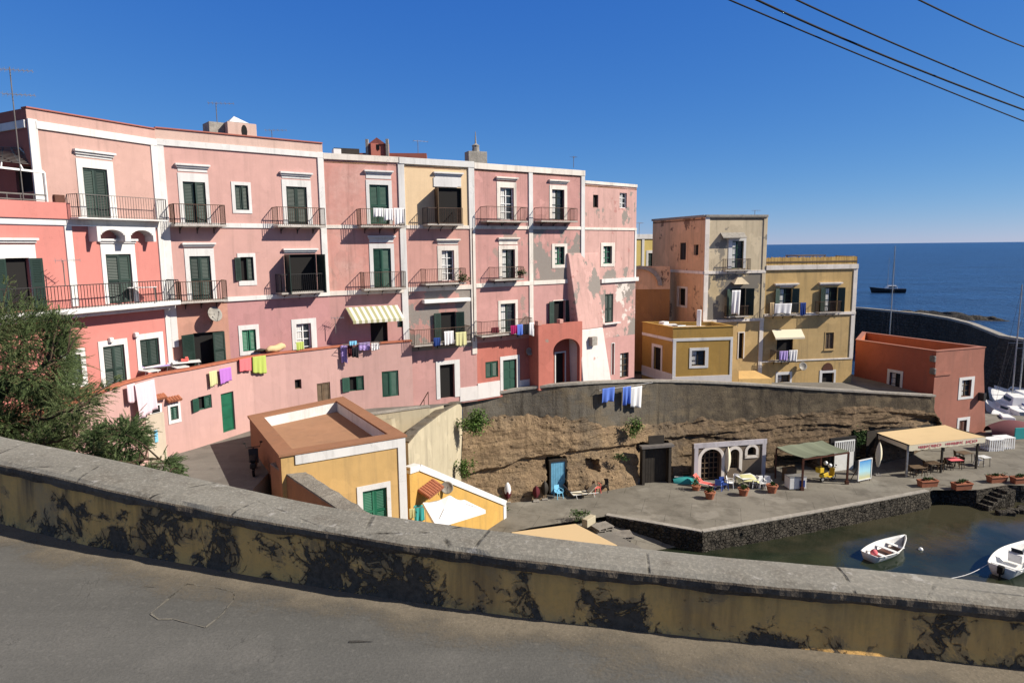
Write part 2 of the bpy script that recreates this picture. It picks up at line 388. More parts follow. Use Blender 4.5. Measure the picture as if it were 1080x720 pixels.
class House:
    def __init__(s, name, label, base, cat='house'):
        s.o = empty(name, base, label, cat); s.sec = []; s.ops = []; s.name = name
    def section(s, fr, s0, s1, z0, z1, mat, name='wall', off=0.): s.sec.append((fr, s0, s1, z0, z1, mat, name, off))
    def strip(s, fr, s0, s1, z0, z1, off=.06, mat='trim', name='string_course'):
        mb = MB(); fr.box(mb, s0, s1, z0, z1, -.02, off); return mb.build(name, mat, s.o, bevel=.012)
    def finish(s):
        for fr, s0, s1, z0, z1, mat, name, off in s.sec:
            mb = MB(); holed(mb, fr, s0, s1, z0, z1, [o[1:] for o in s.ops if o[0] is fr], off=off); mb.build(name, mat, s.o, recalc=False)
    def win(s, fr, box, sur=None, kind='shut', cap=None, col='green', tr='trim', off=0., sill=False, door=False, label=None, swing=(160, 160), top_panel=False):
        a0, a1, z0, z1 = fr.rect(box, off)
        s.ops.append((fr, a0, a1, z0, z1))
        m = MB()
        if sur is not None:
            if isinstance(sur, (int, float)): b0, b1, c0, c1 = a0-sur, a1+sur, (z0 if door else z0-sur), z1+sur
            else: b0, b1, c0, c1 = fr.rect(sur, off)
            if door or sill is None: c0 = z0
            e = off+.035
            fr.box(m, b0, a0, c0, c1, off-.03, e); fr.box(m, a1, b1, c0, c1, off-.03, e); fr.box(m, a0, a1, z1, c1, off-.03, e)
            if c0 < z0-.02: fr.box(m, a0, a1, c0, z0, off-.03, e)
        else:
            b0, b1, c0, c1 = a0, a1, z0, z1
            g = .05
            for q in ((a0, a0+g, z0, z1), (a1-g, a1, z0, z1), (a0+g, a1-g, z1-g, z1), (a0+g, a1-g, z0, z0+g)): fr.box(m, *q, off-.2, off-.1)
        w = m.build('door' if door else 'window', tr if sur is not None else col, s.o)
        if label: w['label'] = label
        if cap:
            zc = fr.hit((box[0]+box[2])/2, cap, off)[1]; mc = MB()
            fr.box(mc, b0-.10, b1+.10, zc-.10, zc, off-.02, off+.20); fr.box(mc, b0-.04, b1+.04, zc-.2, zc-.10, off-.02, off+.11)
            if zc-.2-c1 > .12: fr.box(mc, b0+.02, b1-.02, c1+.07, zc-.2, off-.02, off+.03)
            mc.build('cornice', tr, w, bevel=.01)
        if sill:
            mc = MB(); fr.box(mc, b0-.05, b1+.05, c0-.09, c0, off-.02, off+.1); mc.build('sill', tr, w)
        am = (a0+a1)/2
        if kind == 'shut':
            rs = random.Random(int(box[0]*7+box[1]*13)); aj = rs.random()
            for i_, (q0, q1) in enumerate(((a0+.01, am-.004), (am+.004, a1-.01))):
                an = R(rs.uniform(4, 16)) if (aj < .35 and i_ == int(aj*20) % 2) else 0.
                ml = MB(); leaf(ml, fr, q0, q1, z0+.015, z1-.015, off-.10, i_, an); ml.build('shutter', col, w)
            ml = MB(); fr.box(ml, a0, a1, z0, z1, off-.3, off-.2); ml.build('pane', 'interior', w)
        elif kind == 'panel':
            ml = MB(); fr.box(ml, a0, a1, z0, z1, off-.16, off-.12)
            n = 2 if a1-a0 > .9 else 1
            for k in range(n):
                x0 = a0+(a1-a0)*k/n; x1 = a0+(a1-a0)*(k+1)/n
                for f0, f1 in ((.05, .3), (.36, .62), (.68, .95)):
                    fr.box(ml, x0+.09, x1-.09, z0+(z1-z0)*f0, z0+(z1-z0)*f1, off-.12, off-.095)
            ml.build('door_leaf', col, w)
        else:
            mp = MB(); fr.box(mp, a0, a1, z0, z1, off-.3, off-.2); mp.build('pane', 'glass' if kind in ('glass', 'muntin') else 'interior', w)
            if kind in ('glass', 'muntin', 'openg'):
                mf = MB(); g = .055
                for q in ((a0, a0+g, z0, z1), (a1-g, a1, z0, z1), (am-g*.6, am+g*.6, z0, z1), (a0, a1, z1-g, z1), (a0, a1, z0, z0+g)): fr.box(mf, *q, off-.198, off-.14)
                for k in range(1, 4 if z1-z0 > 1.7 else 3):
                    zz = z0+(z1-z0)*k/(4 if z1-z0 > 1.7 else 3); fr.box(mf, a0, a1, zz-.02, zz+.02, off-.198, off-.15)
                mf.build('sash', col if kind != 'muntin' else 'white', w)
                mcu = MB(); rows = []
                for i in range(2):
                    rows.append([fr.pt(a0+(a1-a0)*(.06+.36*k/8), z0+.1 if i == 0 else z1-.1, off-.196+.006*math.sin(k*2.1)) for k in range(9)])
                mcu.grid(rows); mcu.build('curtain', 'curtain', w, recalc=False)
            if kind in ('open', 'openg', 'half'):
                hw = (a1-a0)/2
                ml = MB(); leaf(ml, fr, a0, a0+hw, z0+.02, z1-.02, off+.05, 0, R(swing[0])); ml.build('shutter', col, w)
                ml = MB(); leaf(ml, fr, a1-hw, a1, z0+.02, z1-.02, off+.05 if kind != 'half' else off-.1, 1, R(swing[1]) if kind != 'half' else 0); ml.build('shutter', col, w)
        s.last = (fr, a0, a1, z0, z1); return w
    def balcony(s, fr, x0, x1, y, depth=.75, h=.95, px=None, slab='slab', rail='rust', brackets=3, t=.1, sp=.115, label=None):
        """x0,x1,y: image position of the slab's front edge"""
        a0, z = fr.hit(x0, y, depth); a1 = fr.hit(x1, y, depth)[0]
        m = MB(); fr.box(m, a0, a1, z-t, z, -.02, depth); b = m.build('balcony', slab, s.o, bevel=.015)
        if label: b['label'] = label
        i = .04; mr = MB()
        railing(mr, [fr.pt(a0+i, 0, 0), fr.pt(a0+i, 0, depth-i), fr.pt(a1-i, 0, depth-i), fr.pt(a1-i, 0, 0)], z, h, sp)
        mr.build('railing', rail, b)
        for k in range(brackets):
            q = a0+(a1-a0)*(k+.5)/brackets; mk = MB()
            pts = [fr.pt(q, z-t-.32+.32*math.sin(u*math.pi/2), .02+(depth-.15)*(1-math.cos(u*math.pi/2))) for u in [j/6 for j in range(7)]]
            for j in range(6): mk.bar(pts[j], pts[j+1], .035)
            mk.bar(fr.pt(q, z-t-.34, .02), fr.pt(q, z-t, .02), .035); mk.bar(fr.pt(q, z-t-.012, .02), fr.pt(q, z-t-.012, depth-.1), .025)
            mk.build('bracket', 'iron', b)
        s.lb = (fr, a0, a1, z, depth, h); return b

def cloth(name, label, cat, a, b, drop, mat, nrm, amp=.04, folds=3., group=None, over=0., seed=0, parent=None, hem=.06):
    """cloth hung from the line a-b; it drops `drop` metres and billows along nrm"""
    a, b, nrm = Vector(a), Vector(b), Vector(nrm); rows = []; nx, nz = 18, 12
    rnd = random.Random(seed); ph = rnd.random()*6
    for j in range(nz+1):
        v = j/nz; r = []
        for i in range(nx+1):
            u = i/nx; p = a.lerp(b, u)
            p = p+(b-a)*(.5-u)*.08*v*math.sin(u*5+ph)
            p = p-Vector((0, 0, drop*v*(1+hem*math.sin(u*4+ph)+.25*hem*math.sin(u*17+ph))))
            p = p+nrm*(.03+amp*(.3+v)*math.sin(u*folds*6.28+ph+v*.8)+amp*.5*v*math.sin(u*11+ph*2))
            r.append(p)
        rows.append(r)
    if over:
        rows = [[p-nrm*.10-Vector((0, 0, over)) for p in rows[0]], [p-nrm*.10+Vector((0, 0, .01)) for p in rows[0]], [p+Vector((0, 0, .03)) for p in rows[0]]]+rows
    m = MB(); m.grid(rows); o = m.build(name, mat, parent, smooth=True, recalc=False)
    sol = o.modifiers.new('solid', 'SOLIDIFY'); sol.thickness = .006
    if not parent: tag(o, label, cat, group)
    return o
M['terra_pink'] = plaster('terracotta_pink_plaster', (.47, .16, .125), .86, .35, patch=(.30, .24, .2), patch_t=.64, seed=51)
# ---------------------------------------------------------------- the long pink row
P45, P172, P345, P428, P500, P562, P617, P670 = [(-20., 29.3), (-17.45, 34.7), (-10.75, 40.3), (-6.45, 42.6), (-2.35, 45.0), (1.5, 47.7), (5.35, 50.4), (9.85, 54.3)]
PL = (-22.7, 23.6)
GB = STREET-.2
def side(h, p, q, z0, z1, mat, name='side_wall'):
    m = MB(); m.quad((*p, z0), (*q, z0), (*q, z1), (*p, z1)); m.build(name, mat, h.o, recalc=False)
def back(p, n, d=8.): return (p[0]-n.x*d, p[1]-n.y*d)
def roof(h, pts, z, mat='roof_flat', t=.12):
    m = MB(); m.prism(pts, z-t, z); m.build('roof', mat, h.o)
def coping(h, fr, s0, s1, z, mat='trim_old', w=.32, t=.09, over=.07, name='coping'):
    m = MB(); fr.box(m, s0, s1, z, z+t, -w, over); m.build(name, mat, h.o, bevel=.01)

# ---- A: coral corner house
A = Fr(P45, P172); sL = (Vector((*PL, 0))-A.p0).dot(A.e)
h = House('coral_house', 'coral pink corner house with a dusty pink upper storey, roof terrace and long white balcony', (*P45, GB))
zt = 5.92
h.section(A, 0, A.L, 1.42, 5.15, 'dusty', 'upper_wall'); h.section(A, 0, A.L, 5.15, zt, 'dusty', 'roof_parapet')
h.section(A, sL, A.L, GB, 1.15, 'coral', 'wall')
h.strip(A, 0.30, A.L, 5.13, 5.45, .09, name='cornice'); h.strip(A, sL, A.L, 1.16, 1.46, .08)
h.strip(A, .0, .36, 1.46, 5.5, .07, name='pilaster'); h.strip(A, A.L-.34, A.L-.02, -2.55, 5.13, .07, name='pilaster')
h.strip(A, A.L-.30, A.L-.02, GB, -2.6, .05, name='pilaster')
q = A.hit(75, 280)[0]; h.strip(A, q-.16, q+.16, -2.4, 1.13, .06, name='pilaster')
coping(h, A, -.02, A.L, zt, 'brick_red_and_shade', .3, .06)
h.win(A, (89, 178, 114.5, 230), (82.5, 169, 121, 231), 'shut', cap=160, door=True)
h.win(A, (113, 268, 139.5, 319.5), (108, 256, 144, 320), 'shut', cap=252, door=True)
h.win(A, (8, 272, 33, 328), (0, 258, 40, 328), 'open', cap=251, door=True, swing=(165, 150))
h.win(A, (70, 374, 86, 404), (65, 368, 91, 409), 'shut', sill=False)
h.win(A, (110, 364, 132.5, 411), (105, 358, 136, 411), 'shut', door=True)
h.win(A, (148, 357, 168, 386), (144, 351, 173, 391), 'shut')
# flat railing of the upper door, on a thin slab over two white arches
a0, z = A.hit(73, 231, .1); a1 = A.hit(168, 231.5, .1)[0]
m = MB(); A.box(m, a0, a1, 1.44, 1.5, 0, .75); b = m.build('balcony', 'trim', h.o)
m = MB(); railing(m, [A.pt(a0+.05, 0, 0), A.pt(a0+.05, 0, .7), A.pt(a1-.05, 0, .7), A.pt(a1-.05, 0, 0)], 1.5, 1.0, .13, .014); m.build('railing', 'railgrey', b)
c0, _ = A.hit(93, 245); c1, _ = A.hit(155, 245); zb = A.hit(125, 255)[1]
m = MB(); n = 40
top = 1.13
def archz(u):
    k = (u*2) % 1; e = abs(k-.5)/.42
    return None if e > 1 else zb+.1+(top-.14-zb-.1)*math.sqrt(max(0, 1-e**2.2))
for i in range(n):
    u0, u1 = i/n, (i+1)/n; zz = archz((u0+u1)/2); zl = zb if zz is None else zz
    A.box(m, c0+(c1-c0)*u0, c0+(c1-c0)*u1, zl, top, -.02, .62)
m.build('arched_bracket', 'trim', h.o)
# long balcony
a1 = A.L-.02; zs = A.hit(120, 322, .9)[1]; zs = -2.45
m = MB(); A.box(m, sL, a1, zs-.22, zs, -.02, .95); A.box(m, sL, a1, zs-.42, zs-.22, -.02, .55); b = m.build('balcony', 'trim', h.o, bevel=.03)
m = MB(); railing(m, [A.pt(sL, 0, .9), A.pt(a1-.05, 0, .9), A.pt(a1-.05, 0, 0)], zs, 1.02, .14, .02); m.build('railing', 'iron', b)
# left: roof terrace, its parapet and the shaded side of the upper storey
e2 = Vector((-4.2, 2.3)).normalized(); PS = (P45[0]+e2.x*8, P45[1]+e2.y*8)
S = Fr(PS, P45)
h.section(S, 0, S.L, 1.4, zt, 'brick_red_and_shade', 'side_wall')
h.strip(S, 0, S.L-.1, 5.13, 5.45, .08, name='cornice')
h.win(S, (17, 175, 34, 203), None, 'dark', col='brownwood', door=True)
q1 = A.hit(74, 215, .16)[0]
m = MB(); A.box(m, sL, q1, 1.43, 2.12, -.06, .16); m.build('terrace_parapet', 'coral', h.o)
m = MB(); qa, qz = A.hit(57, 205, .1); A.box(m, qa, qa+.42, 2.12, 2.45, -.04, .14); m.build('chimney_pot', 'redwood', h.o)
m = MB(); railing(m, [A.pt(sL, 0, .05), A.pt(qa-.3, 0, .05)], 2.12, .28, .5, .03); m.build('terrace_rail', 'railgrey', h.o)
n = A.n; BK = back(P45, n, 9)
m = MB(); m.sheet([(*PL, 1.35), (P45[0], P45[1], 1.35), (*PS, 1.35), (PL[0]-8, PL[1]+4, 1.35)]); m.build('terrace_floor', 'roof_flat', h.o)
B172 = back(P172, Vector((.82, -.57, 0)), 9)
roof(h, [P45, P172, B172, PS], zt-.5)
side(h, P172, B172, 5, zt, 'dusty'); side(h, PL, (PL[0]-8, PL[1]+4), GB, 1.4, 'coral')
for x, y in ((117, 358.5), (143.5, 353)):
    a, z = A.hit(x, y, .1); m = MB(); A.box(m, a-.1, a+.1, z-.12, z+.12, -.02, .2); m.build('wall_lamp', 'offwhite', h.o, bevel=.05)
h.finish(); HA = h
# pergola on the terrace
pg = empty('pergola', A.pt(-1., 1.4, -.5), 'white metal pergola with a slatted cover on the left roof terrace', 'pergola')
m = MB()
pc = [A.pt(sL+1, 3.5, 0), A.pt(.45, 3.35, .05)]
for p in pc: m.bar((p.x, p.y, 1.4), p, .07)
m.bar(pc[0], pc[1], .08)
m.build('frame', 'white', pg)
m = MB(); bk = [S.pt(S.L-5.2, 4.75, .1), S.pt(S.L-.6, 4.35, .1)]
for k in range(8):
    u = k/7; m.bar(pc[0].lerp(pc[1], u), bk[0].lerp(bk[1], u), .045)
m.build('rafter', 'white', pg)
m = MB()
for k in range(12):
    u = k/11; m.bar(pc[0].lerp(bk[0], .25+.7*u)+Vector((0, 0, .05)), pc[1].lerp(bk[1], .25+.7*u)+Vector((0, 0, .05)), .16, .02)
m.build('slatted_cover', 'railgrey', pg)

# ---- B: wide pink house
B = Fr(P172, P345)
h = House('pink_house', 'wide pink house with a small bell turret on its parapet and two tiers of balconies', (*P172, GB))
sA = 0; zt = 5.98
q241 = B.hit(241, 340)[0]
h.section(B, 0, B.L, -2.6, 5.2, 'pinkB'); h.section(B, 0, B.L, 5.2, zt, 'pinkB_top', 'roof_parapet')
h.section(B, 0, q241, GB, -2.6, 'orangeB', 'ground_floor_wall'); h.section(B, q241, B.L, GB, -2.6, 'mauve', 'ground_floor_wall')
h.strip(B, 0, B.L, 5.18, 5.48, .09, name='cornice'); h.strip(B, 0, B.L, 1.18, 1.42, .07); h.strip(B, q241-.2, B.L, -2.72, -2.48, .10)
h.strip(B, .0, .32, 1.42, 5.18, .06, name='pilaster'); h.strip(B, .0, .32, -4.9, 1.18, .06, name='pilaster'); h.strip(B, B.L-.36, B.L, 1.42, 5.5, .08, name='pilaster'); h.strip(B, B.L-.36, B.L, -2.48, 1.18, .08, name='pilaster')
coping(h, B, 0, B.L, zt, 'brick_red_and_shade', .3, .07)
h.win(B, (194, 192, 217.5, 236), (189, 183, 221, 237), 'shut', cap=173.5, door=True)
h.balcony(B, 184, 239, 236.5, .8, 1.0)
h.win(B, (248, 195.5, 262, 221.5), (244.5, 192, 265, 225), 'shut')
h.win(B, (302.5, 197, 324, 237), (298, 190, 328.5, 237.5), 'shut', cap=182, door=True)
h.balcony(B, 293, 344, 237.5, .8, .98)
h.win(B, (201, 270, 223, 316), (196, 262, 227, 318), 'shut', cap=256, door=True)
h.balcony(B, 191, 241, 318.5, .8, 1.0)
h.win(B, (254, 271, 267.5, 296), (251, 267, 270, 301), 'half', swing=(165, 0))
h.win(B, (301, 268, 334, 309), None, 'open', cap=262, door=True, col='green', swing=(95, 95), label='dark green glazed balcony door, shutters swung out')
h.balcony(B, 297, 345, 309, .85, 1.0, rail='iron')
h.win(B, (205, 350, 237, 386), None, 'open', door=True, swing=(150, 25), col='green')
h.win(B, (255.5, 347.5, 270, 370), (252, 342.5, 273.5, 374), 'shut', col='green3')
h.win(B, (313, 341, 328.5, 374), (308, 336, 334, 374), 'muntin', door=True)
# turret
t0, _ = B.hit(240.5, 137); t1, _ = B.hit(271, 137); zT = B.hit(256, 129.5)[1]
m = MB(); B.box(m, t0, t1, zt-.1, zT, -1.3, -.05)
tt = m.build('bell_turret', 'pinkB_top', h.o, bevel=.02)
g0, g1, gm, gz = B.hit(242, 129)[0], B.hit(263, 129)[0], B.hit(250, 126)[0], B.hit(250, 121.5)[1]
m = MB(); P_ = [B.pt(g0, zT, -.04), B.pt(g1, zT, -.04), B.pt(g1, zT, -1.0), B.pt(g0, zT, -1.0), B.pt(gm, gz, -.45)]
m.add(P_, [(0, 1, 4), (1, 2, 4), (2, 3, 4), (3, 0, 4)]); m.build('turret_cap', 'trim', tt)
m = MB(); n = 12; ca, cz = B.hit(258, 138.5)
for k in range(n):
    a_, b_ = 2*math.pi*k/n, 2*math.pi*(k+1)/n
    m.add([B.pt(ca, cz, -.045), B.pt(ca+.16*math.cos(a_), cz+.34*math.sin(a_), -.045), B.pt(ca+.16*math.cos(b_), cz+.34*math.sin(b_), -.045)], [(0, 1, 2)])
m.build('opening', 'interior', tt, recalc=False)
m = MB(); q = B.hit(224, 136)[0]; B.box(m, q, t0-.02, zt-.1, zT-.02, -1.6, -.5); m.build('chimney', 'concrete', h.o)
n = B.n; B345 = back(P345, n, 9)
roof(h, [P172, P345, B345, B172], zt-.6); side(h, P345, B345, 4.5, zt, 'pinkB_top')
h.finish()

# ---- C
C = Fr(P345, P428)
h = House('pink_house', 'faded red pink house with a striped awning, black streaks below its stained white cornice', (*P345, GB))
zt = 5.47
h.section(C, 0, C.L, -2.6, 5.15, 'pinkC'); h.section(C, 0, C.L, GB, -2.6, 'pinkC_low', 'lower_wall')
h.strip(C, 0, C.L, 5.13, zt, .10, 'trim_old', name='cornice'); h.strip(C, 0, C.L-.4, 1.2, 1.4, .06, 'trim_old'); h.strip(C, 0, C.L-.3, -2.72, -2.45, .08, 'trim_old')
h.strip(C, C.L-.42, C.L-.02, -6.5, 1.2, .07, 'trim', name='pilaster'); h.strip(C, C.L-.42, C.L-.02, 1.2, 5.13, .08, name='pilaster')
h.win(C, (390, 195, 410, 236.5), (386.5, 190, 413.5, 237), 'shut', cap=180, door=True, col='green2')
h.balcony(C, 380.5, 428, 238, .85, .98); LB_C = h.lb
h.win(C, (394, 262, 412.5, 303.5), (390, 257, 416, 304), 'shut', cap=248.5, door=True, col='green2')
h.balcony(C, 384, 429, 305, .8, .98)
h.win(C, (391, 336, 409, 368), None, 'dark', door=True, col='darkwood')
h.win(C, (419, 335, 427, 345), None, 'glass', col='green2')
# striped awning
aw0, az = C.hit(364.5, 324.5, .05); aw1 = C.hit(419, 320, .05)[0]
lo0, lz = C.hit(372.5, 340.5, 1.15); lo1 = C.hit(426.5, 333.5, 1.15)[0]
m = MB(); NS = 18
for k in range(NS):
    m.cur = k % 2; u0, u1 = k/NS, (k+1)/NS
    a, b = C.pt(aw0+(aw1-aw0)*u0, az, .05), C.pt(aw0+(aw1-aw0)*u1, az, .05)
    c, d = C.pt(lo0+(lo1-lo0)*u1, lz+.1, 1.15), C.pt(lo0+(lo1-lo0)*u0, lz+.1, 1.15)
    m.quad(a, b, c, d); m.quad(d, c, c-Vector((0, 0, .16)), d-Vector((0, 0, .16)))
M['aw_green'] = cloth_mat('awning_olive', (.36, .35, .20)); M['aw_white'] = cloth_mat('awning_white', (.68, .66, .58))
aw = m.build('awning', ['aw_green', 'aw_white'], h.o, recalc=False); sm = aw.modifiers.new('s', 'SOLIDIFY'); sm.thickness = .01
m = MB(); m.bar(C.pt(aw0, az-.02, .03), C.pt(lo0, lz+.08, 1.13), .03); m.bar(C.pt(aw1, az-.02, .03), C.pt(lo1, lz+.08, 1.13), .03); m.bar(C.pt(lo0, lz+.08, 1.13), C.pt(lo1, lz+.08, 1.13), .035); m.build('awning_frame', 'white', aw)
B428 = back(P428, Vector((.55, -.83, 0)), 9)
roof(h, [P345, P428, B428, B345], 5.05); side(h, P428, B428, 4.8, 5.05, 'pinkC')
h.finish(); HC = h

# ---- D: cream topped house
D = Fr(P428, P500)
h = House('pink_house', 'narrow house, cream on its top storey and pink below, with a grey flaking second floor', (*P428, GB))
zt = 5.46
h.section(D, 0, D.L, 1.3, 5.12, 'cream', 'upper_wall'); h.section(D, 0, D.L, -2.5, 1.3, 'pinkD')
zl = D.hit(465, 368)[1]; h.section(D, 0, D.L, zl, -2.5, 'pinkD_grey', 'lower_wall'); h.section(D, 0, D.L, GB-.3, zl, 'pinkC_low', 'ground_floor_wall')
h.strip(D, -.35, D.L, 5.08, zt, .12, name='cornice'); h.strip(D, 0, D.L-.4, 1.2, 1.42, .07, 'trim_old'); h.strip(D, 0, D.L-.3, -2.68, -2.4, .08, 'trim_old')
h.strip(D, D.L-.42, D.L, 1.2, 5.08, .09, name='pilaster'); h.strip(D, D.L-.36, D.L, -7.0, 1.2, .07, 'trim_old', name='pilaster')
h.win(D, (459, 198, 487, 237), None, 'dark', cap=182, door=True, col='green')
fr = D; a0, a1, z0, z1 = D.rect((459, 198, 487, 237)); m = MB(); leaf(m, D, a0-.0, a0+.9, z0, z1-.1, .02, 0, R(100)); m.build('shutter', 'brownwood', h.o)
zp = D.hit(470, 186)[1]; m = MB(); D.box(m, D.hit(457, 190)[0], D.hit(482, 190)[0], z1+.04, zp-.1, -.02, .05); m.build('lintel_panel', 'trim', h.o)
h.balcony(D, 451, 489, 236, .85, .98)
h.win(D, (466, 264, 479, 296), (461.5, 259, 483.5, 296), 'muntin', cap=252, door=True, tr='trim_old')
h.balcony(D, 449, 492, 299.5, .8, .9); LB_D2 = h.lb
h.win(D, (465, 329, 481, 364), None, 'open', door=True, swing=(165, 165))
h.balcony(D, 437, 497, 364.5, .95, .95); LB_D1 = h.lb
w0, wz = D.hit(447.5, 320, .4); w1 = D.hit(496.5, 318, .4)[0]
m = MB(); D.box(m, w0, w1, wz-.02, wz+.22, -.02, .42); m.build('awning_cassette', 'white', h.o, bevel=.03)
h.win(D, (464, 384, 479.5, 419.5), (460, 380, 485, 420.5), 'dark', door=True)
q0, q1 = D.hit(485, 413)[0], D.L; m = MB(); D.box(m, q0, q1, GB-.2, D.hit(500, 407)[1], -.01, .045); m.build('dado', 'grey_white', h.o)
for x, ya, yb, o_, w_ in ((432.5, 366, 424, .06, .07), (504, 240, 360, .07, .05)):
    fr_ = D if x < 500 else D; a = fr_.hit(min(x, 499), (ya+yb)/2, o_)[0]; z1, z0 = fr_.hit(min(x, 499), ya, o_)[1], fr_.hit(min(x, 499), yb, o_)[1]
    m = MB(); m.tube([fr_.pt(a, z0, o_), fr_.pt(a, z1, o_)], w_*.6, 8); m.build('downpipe', 'rust', h.o)
B500 = back(P500, Vector((.55, -.83, 0)), 9)
roof(h, [P428, P500, B500, B428], 5.0)
h.finish()

# ---- E: two-bay stained house
E1 = Fr(P500, P562); E2 = Fr(P562, P617)
h = House('pink_house', 'stained rose house in two white framed bays with an arched porch', (*P500, GB))
zt = 5.40
for fr in (E1, E2):
    h.section(fr, 0, fr.L, 1.3, 5.05, 'pinkE', 'upper_wall')
    h.strip(fr, 0, fr.L, 5.02, zt, .11, 'trim_old', name='cornice'); h.strip(fr, 0, fr.L-.35, 1.2, 1.42, .07, 'trim_old')
h.section(E1, 0, E1.L, -2.5, 1.3, 'pinkE'); h.section(E2, 0, E2.L, -2.5, 1.3, 'pinkE_low')
zl = E1.hit(540, 358)[1]
h.section(E1, 0, E1.L, zl, -2.5, 'pinkE', 'lower_wall'); h.section(E2, 0, E2.L, zl, -2.5, 'pinkC_low', 'lower_wall')
h.section(E1, 0, E1.L, GB-.3, zl, 'terra_pink', 'ground_floor_wall'); h.section(E2, 0, E2.L, GB-.3, zl, 'terracotta_wall', 'ground_floor_wall')
h.strip(E1, 0, E1.L, -2.62, -2.34, .08, 'trim_old'); qb = E2.hit(600, 293)[0]; h.strip(E2, 0, qb, -2.62, -2.34, .08, 'trim_old')
h.strip(E1, E1.L-.34, E1.L, -5.4, 1.2, .07, 'trim_old', name='pilaster'); h.strip(E1, E1.L-.34, E1.L, 1.2, 5.02, .08, name='pilaster')
h.strip(E2, E2.L-.34, E2.L, -1.4, 5.02, .08, name='pilaster')
h.win(E1, (527.5, 198, 541.8, 232), (524, 192, 544.5, 233), 'muntin', cap=187, door=True, tr='trim_old'); h.balcony(E1, 513.5, 557, 232.5, .8, .9)
h.win(E2, (582, 200, 595, 232), (579.5, 195.5, 598, 233), 'glass', cap=190, door=True, tr='trim_old'); h.balcony(E2, 571, 609.5, 232.5, .8, .88)
h.win(E1, (529.5, 263, 543, 294), (526, 259, 546, 294), 'glass', cap=250.5, door=True, tr='trim_old'); h.balcony(E1, 522, 553, 295, .75, .8); LB_E2 = h.lb
h.win(E2, (585, 260, 595.2, 279), (582, 257, 598, 282.5), 'glass', tr='trim_old', col='green3')
h.win(E1, (528, 320, 543.5, 354), (525.5, 316.5, 546, 355), 'glass', door=True, tr='trim_old'); h.balcony(E1, 508, 562, 354.5, .85, .92); LB_E1 = h.lb
h.win(E2, (584, 317, 596, 343), 1.2*0+.06, 'open', door=True, tr='trim_old', swing=(165, 165))
h.win(E1, (512, 381, 525.5, 398), None, 'shut', col='green2')
h.win(E1, (530.5, 379, 544.8, 410.5), (527.5, 375, 548, 411), 'panel', door=True, col='green2')
m = MB(); E1.box(m, 0, E1.hit(527, 405)[0], GB-.2, E1.hit(505, 408)[1]+.25, -.01, .05); m.build('dado', 'grey_white', h.o)
m = MB(); E1.box(m, E1.hit(548, 405)[0], E1.hit(562, 400)[0], GB-.2, E1.hit(555, 400)[1], -.01, .05); m.build('dado', 'grey_white', h.o)
# projecting porch with an arch
pd = 1.1
x0, _ = E2.hit(568, 380, pd); x1, _ = E2.hit(614, 380, pd); zt2 = E2.hit(590, 341, pd)[1]
pa0, _ = E2.hit(583.5, 380, pd); pa1, _ = E2.hit(611.5, 380, pd)
zsp = E2.hit(597, 369, pd)[1]; ztop = E2.hit(598, 357, pd)[1]; zf = STREET-.15
m = MB(); n = 18; cx, rx, rz = (pa0+pa1)/2, (pa1-pa0)/2, ztop-zsp
prof = [(cx-rx*math.cos(math.pi*k/n), zsp+rz*math.sin(math.pi*k/n)) for k in range(n+1)]
for o in (pd, pd-.3):
    m.quad(E2.pt(x0, GB, o), E2.pt(pa0, GB, o), E2.pt(pa0, zt2, o), E2.pt(x0, zt2, o)); m.quad(E2.pt(pa1, GB, o), E2.pt(x1, GB, o), E2.pt(x1, zt2, o), E2.pt(pa1, zt2, o))
    for k in range(n): m.quad(E2.pt(*prof[k], o), E2.pt(*prof[k+1], o), E2.pt(prof[k+1][0], zt2, o), E2.pt(prof[k][0], zt2, o))
pp = [(pa0, GB)]+prof+[(pa1, GB)]
for k in range(len(pp)-1): m.quad(E2.pt(*pp[k], pd), E2.pt(*pp[k+1], pd), E2.pt(*pp[k+1], pd-.3), E2.pt(*pp[k], pd-.3))
m.quad(E2.pt(x0, GB, 0), E2.pt(x0, GB, pd), E2.pt(x0, zt2, pd), E2.pt(x0, zt2, 0)); m.quad(E2.pt(x1, GB, pd), E2.pt(x1, GB, 0), E2.pt(x1, zt2, 0), E2.pt(x1, zt2, pd))
zfl = E2.hit(590, 352, pd)[1]
m.quad(E2.pt(x0, zfl, 0), E2.pt(x0, zfl, pd), E2.pt(x1, zfl, pd), E2.pt(x1, zfl, 0))
m.quad(E2.pt(x0, zt2, pd), E2.pt(x1, zt2, pd), E2.pt(x1, zt2, pd-.3), E2.pt(x0, zt2, pd-.3))
m.quad(E2.pt(x0, zfl, pd-.3), E2.pt(x1, zfl, pd-.3), E2.pt(x1, zt2, pd-.3), E2.pt(x0, zt2, pd-.3))
po = m.build('porch', 'terra_pink', h.o, recalc=False)
m = MB(); E2.box(m, x0-.05, x0+.28, zt2, zt2+.3, pd-.33, pd+.03); E2.box(m, (x0+x1)/2-.1, (x0+x1)/2+.2, zt2, zt2+.28, pd-.33, pd+.03); m.build('parapet_post', 'pinkC', po)
h.win(E2, (586, 372, 595.5, 404), .1, 'dark', door=True)
B617 = back(P617, Vector((.6, -.8, 0)), 9)
roof(h, [P500, P562, P617, B617, B500], 5.0); side(h, P617, B617, 4, 5.3, 'pinkE')
h.finish()

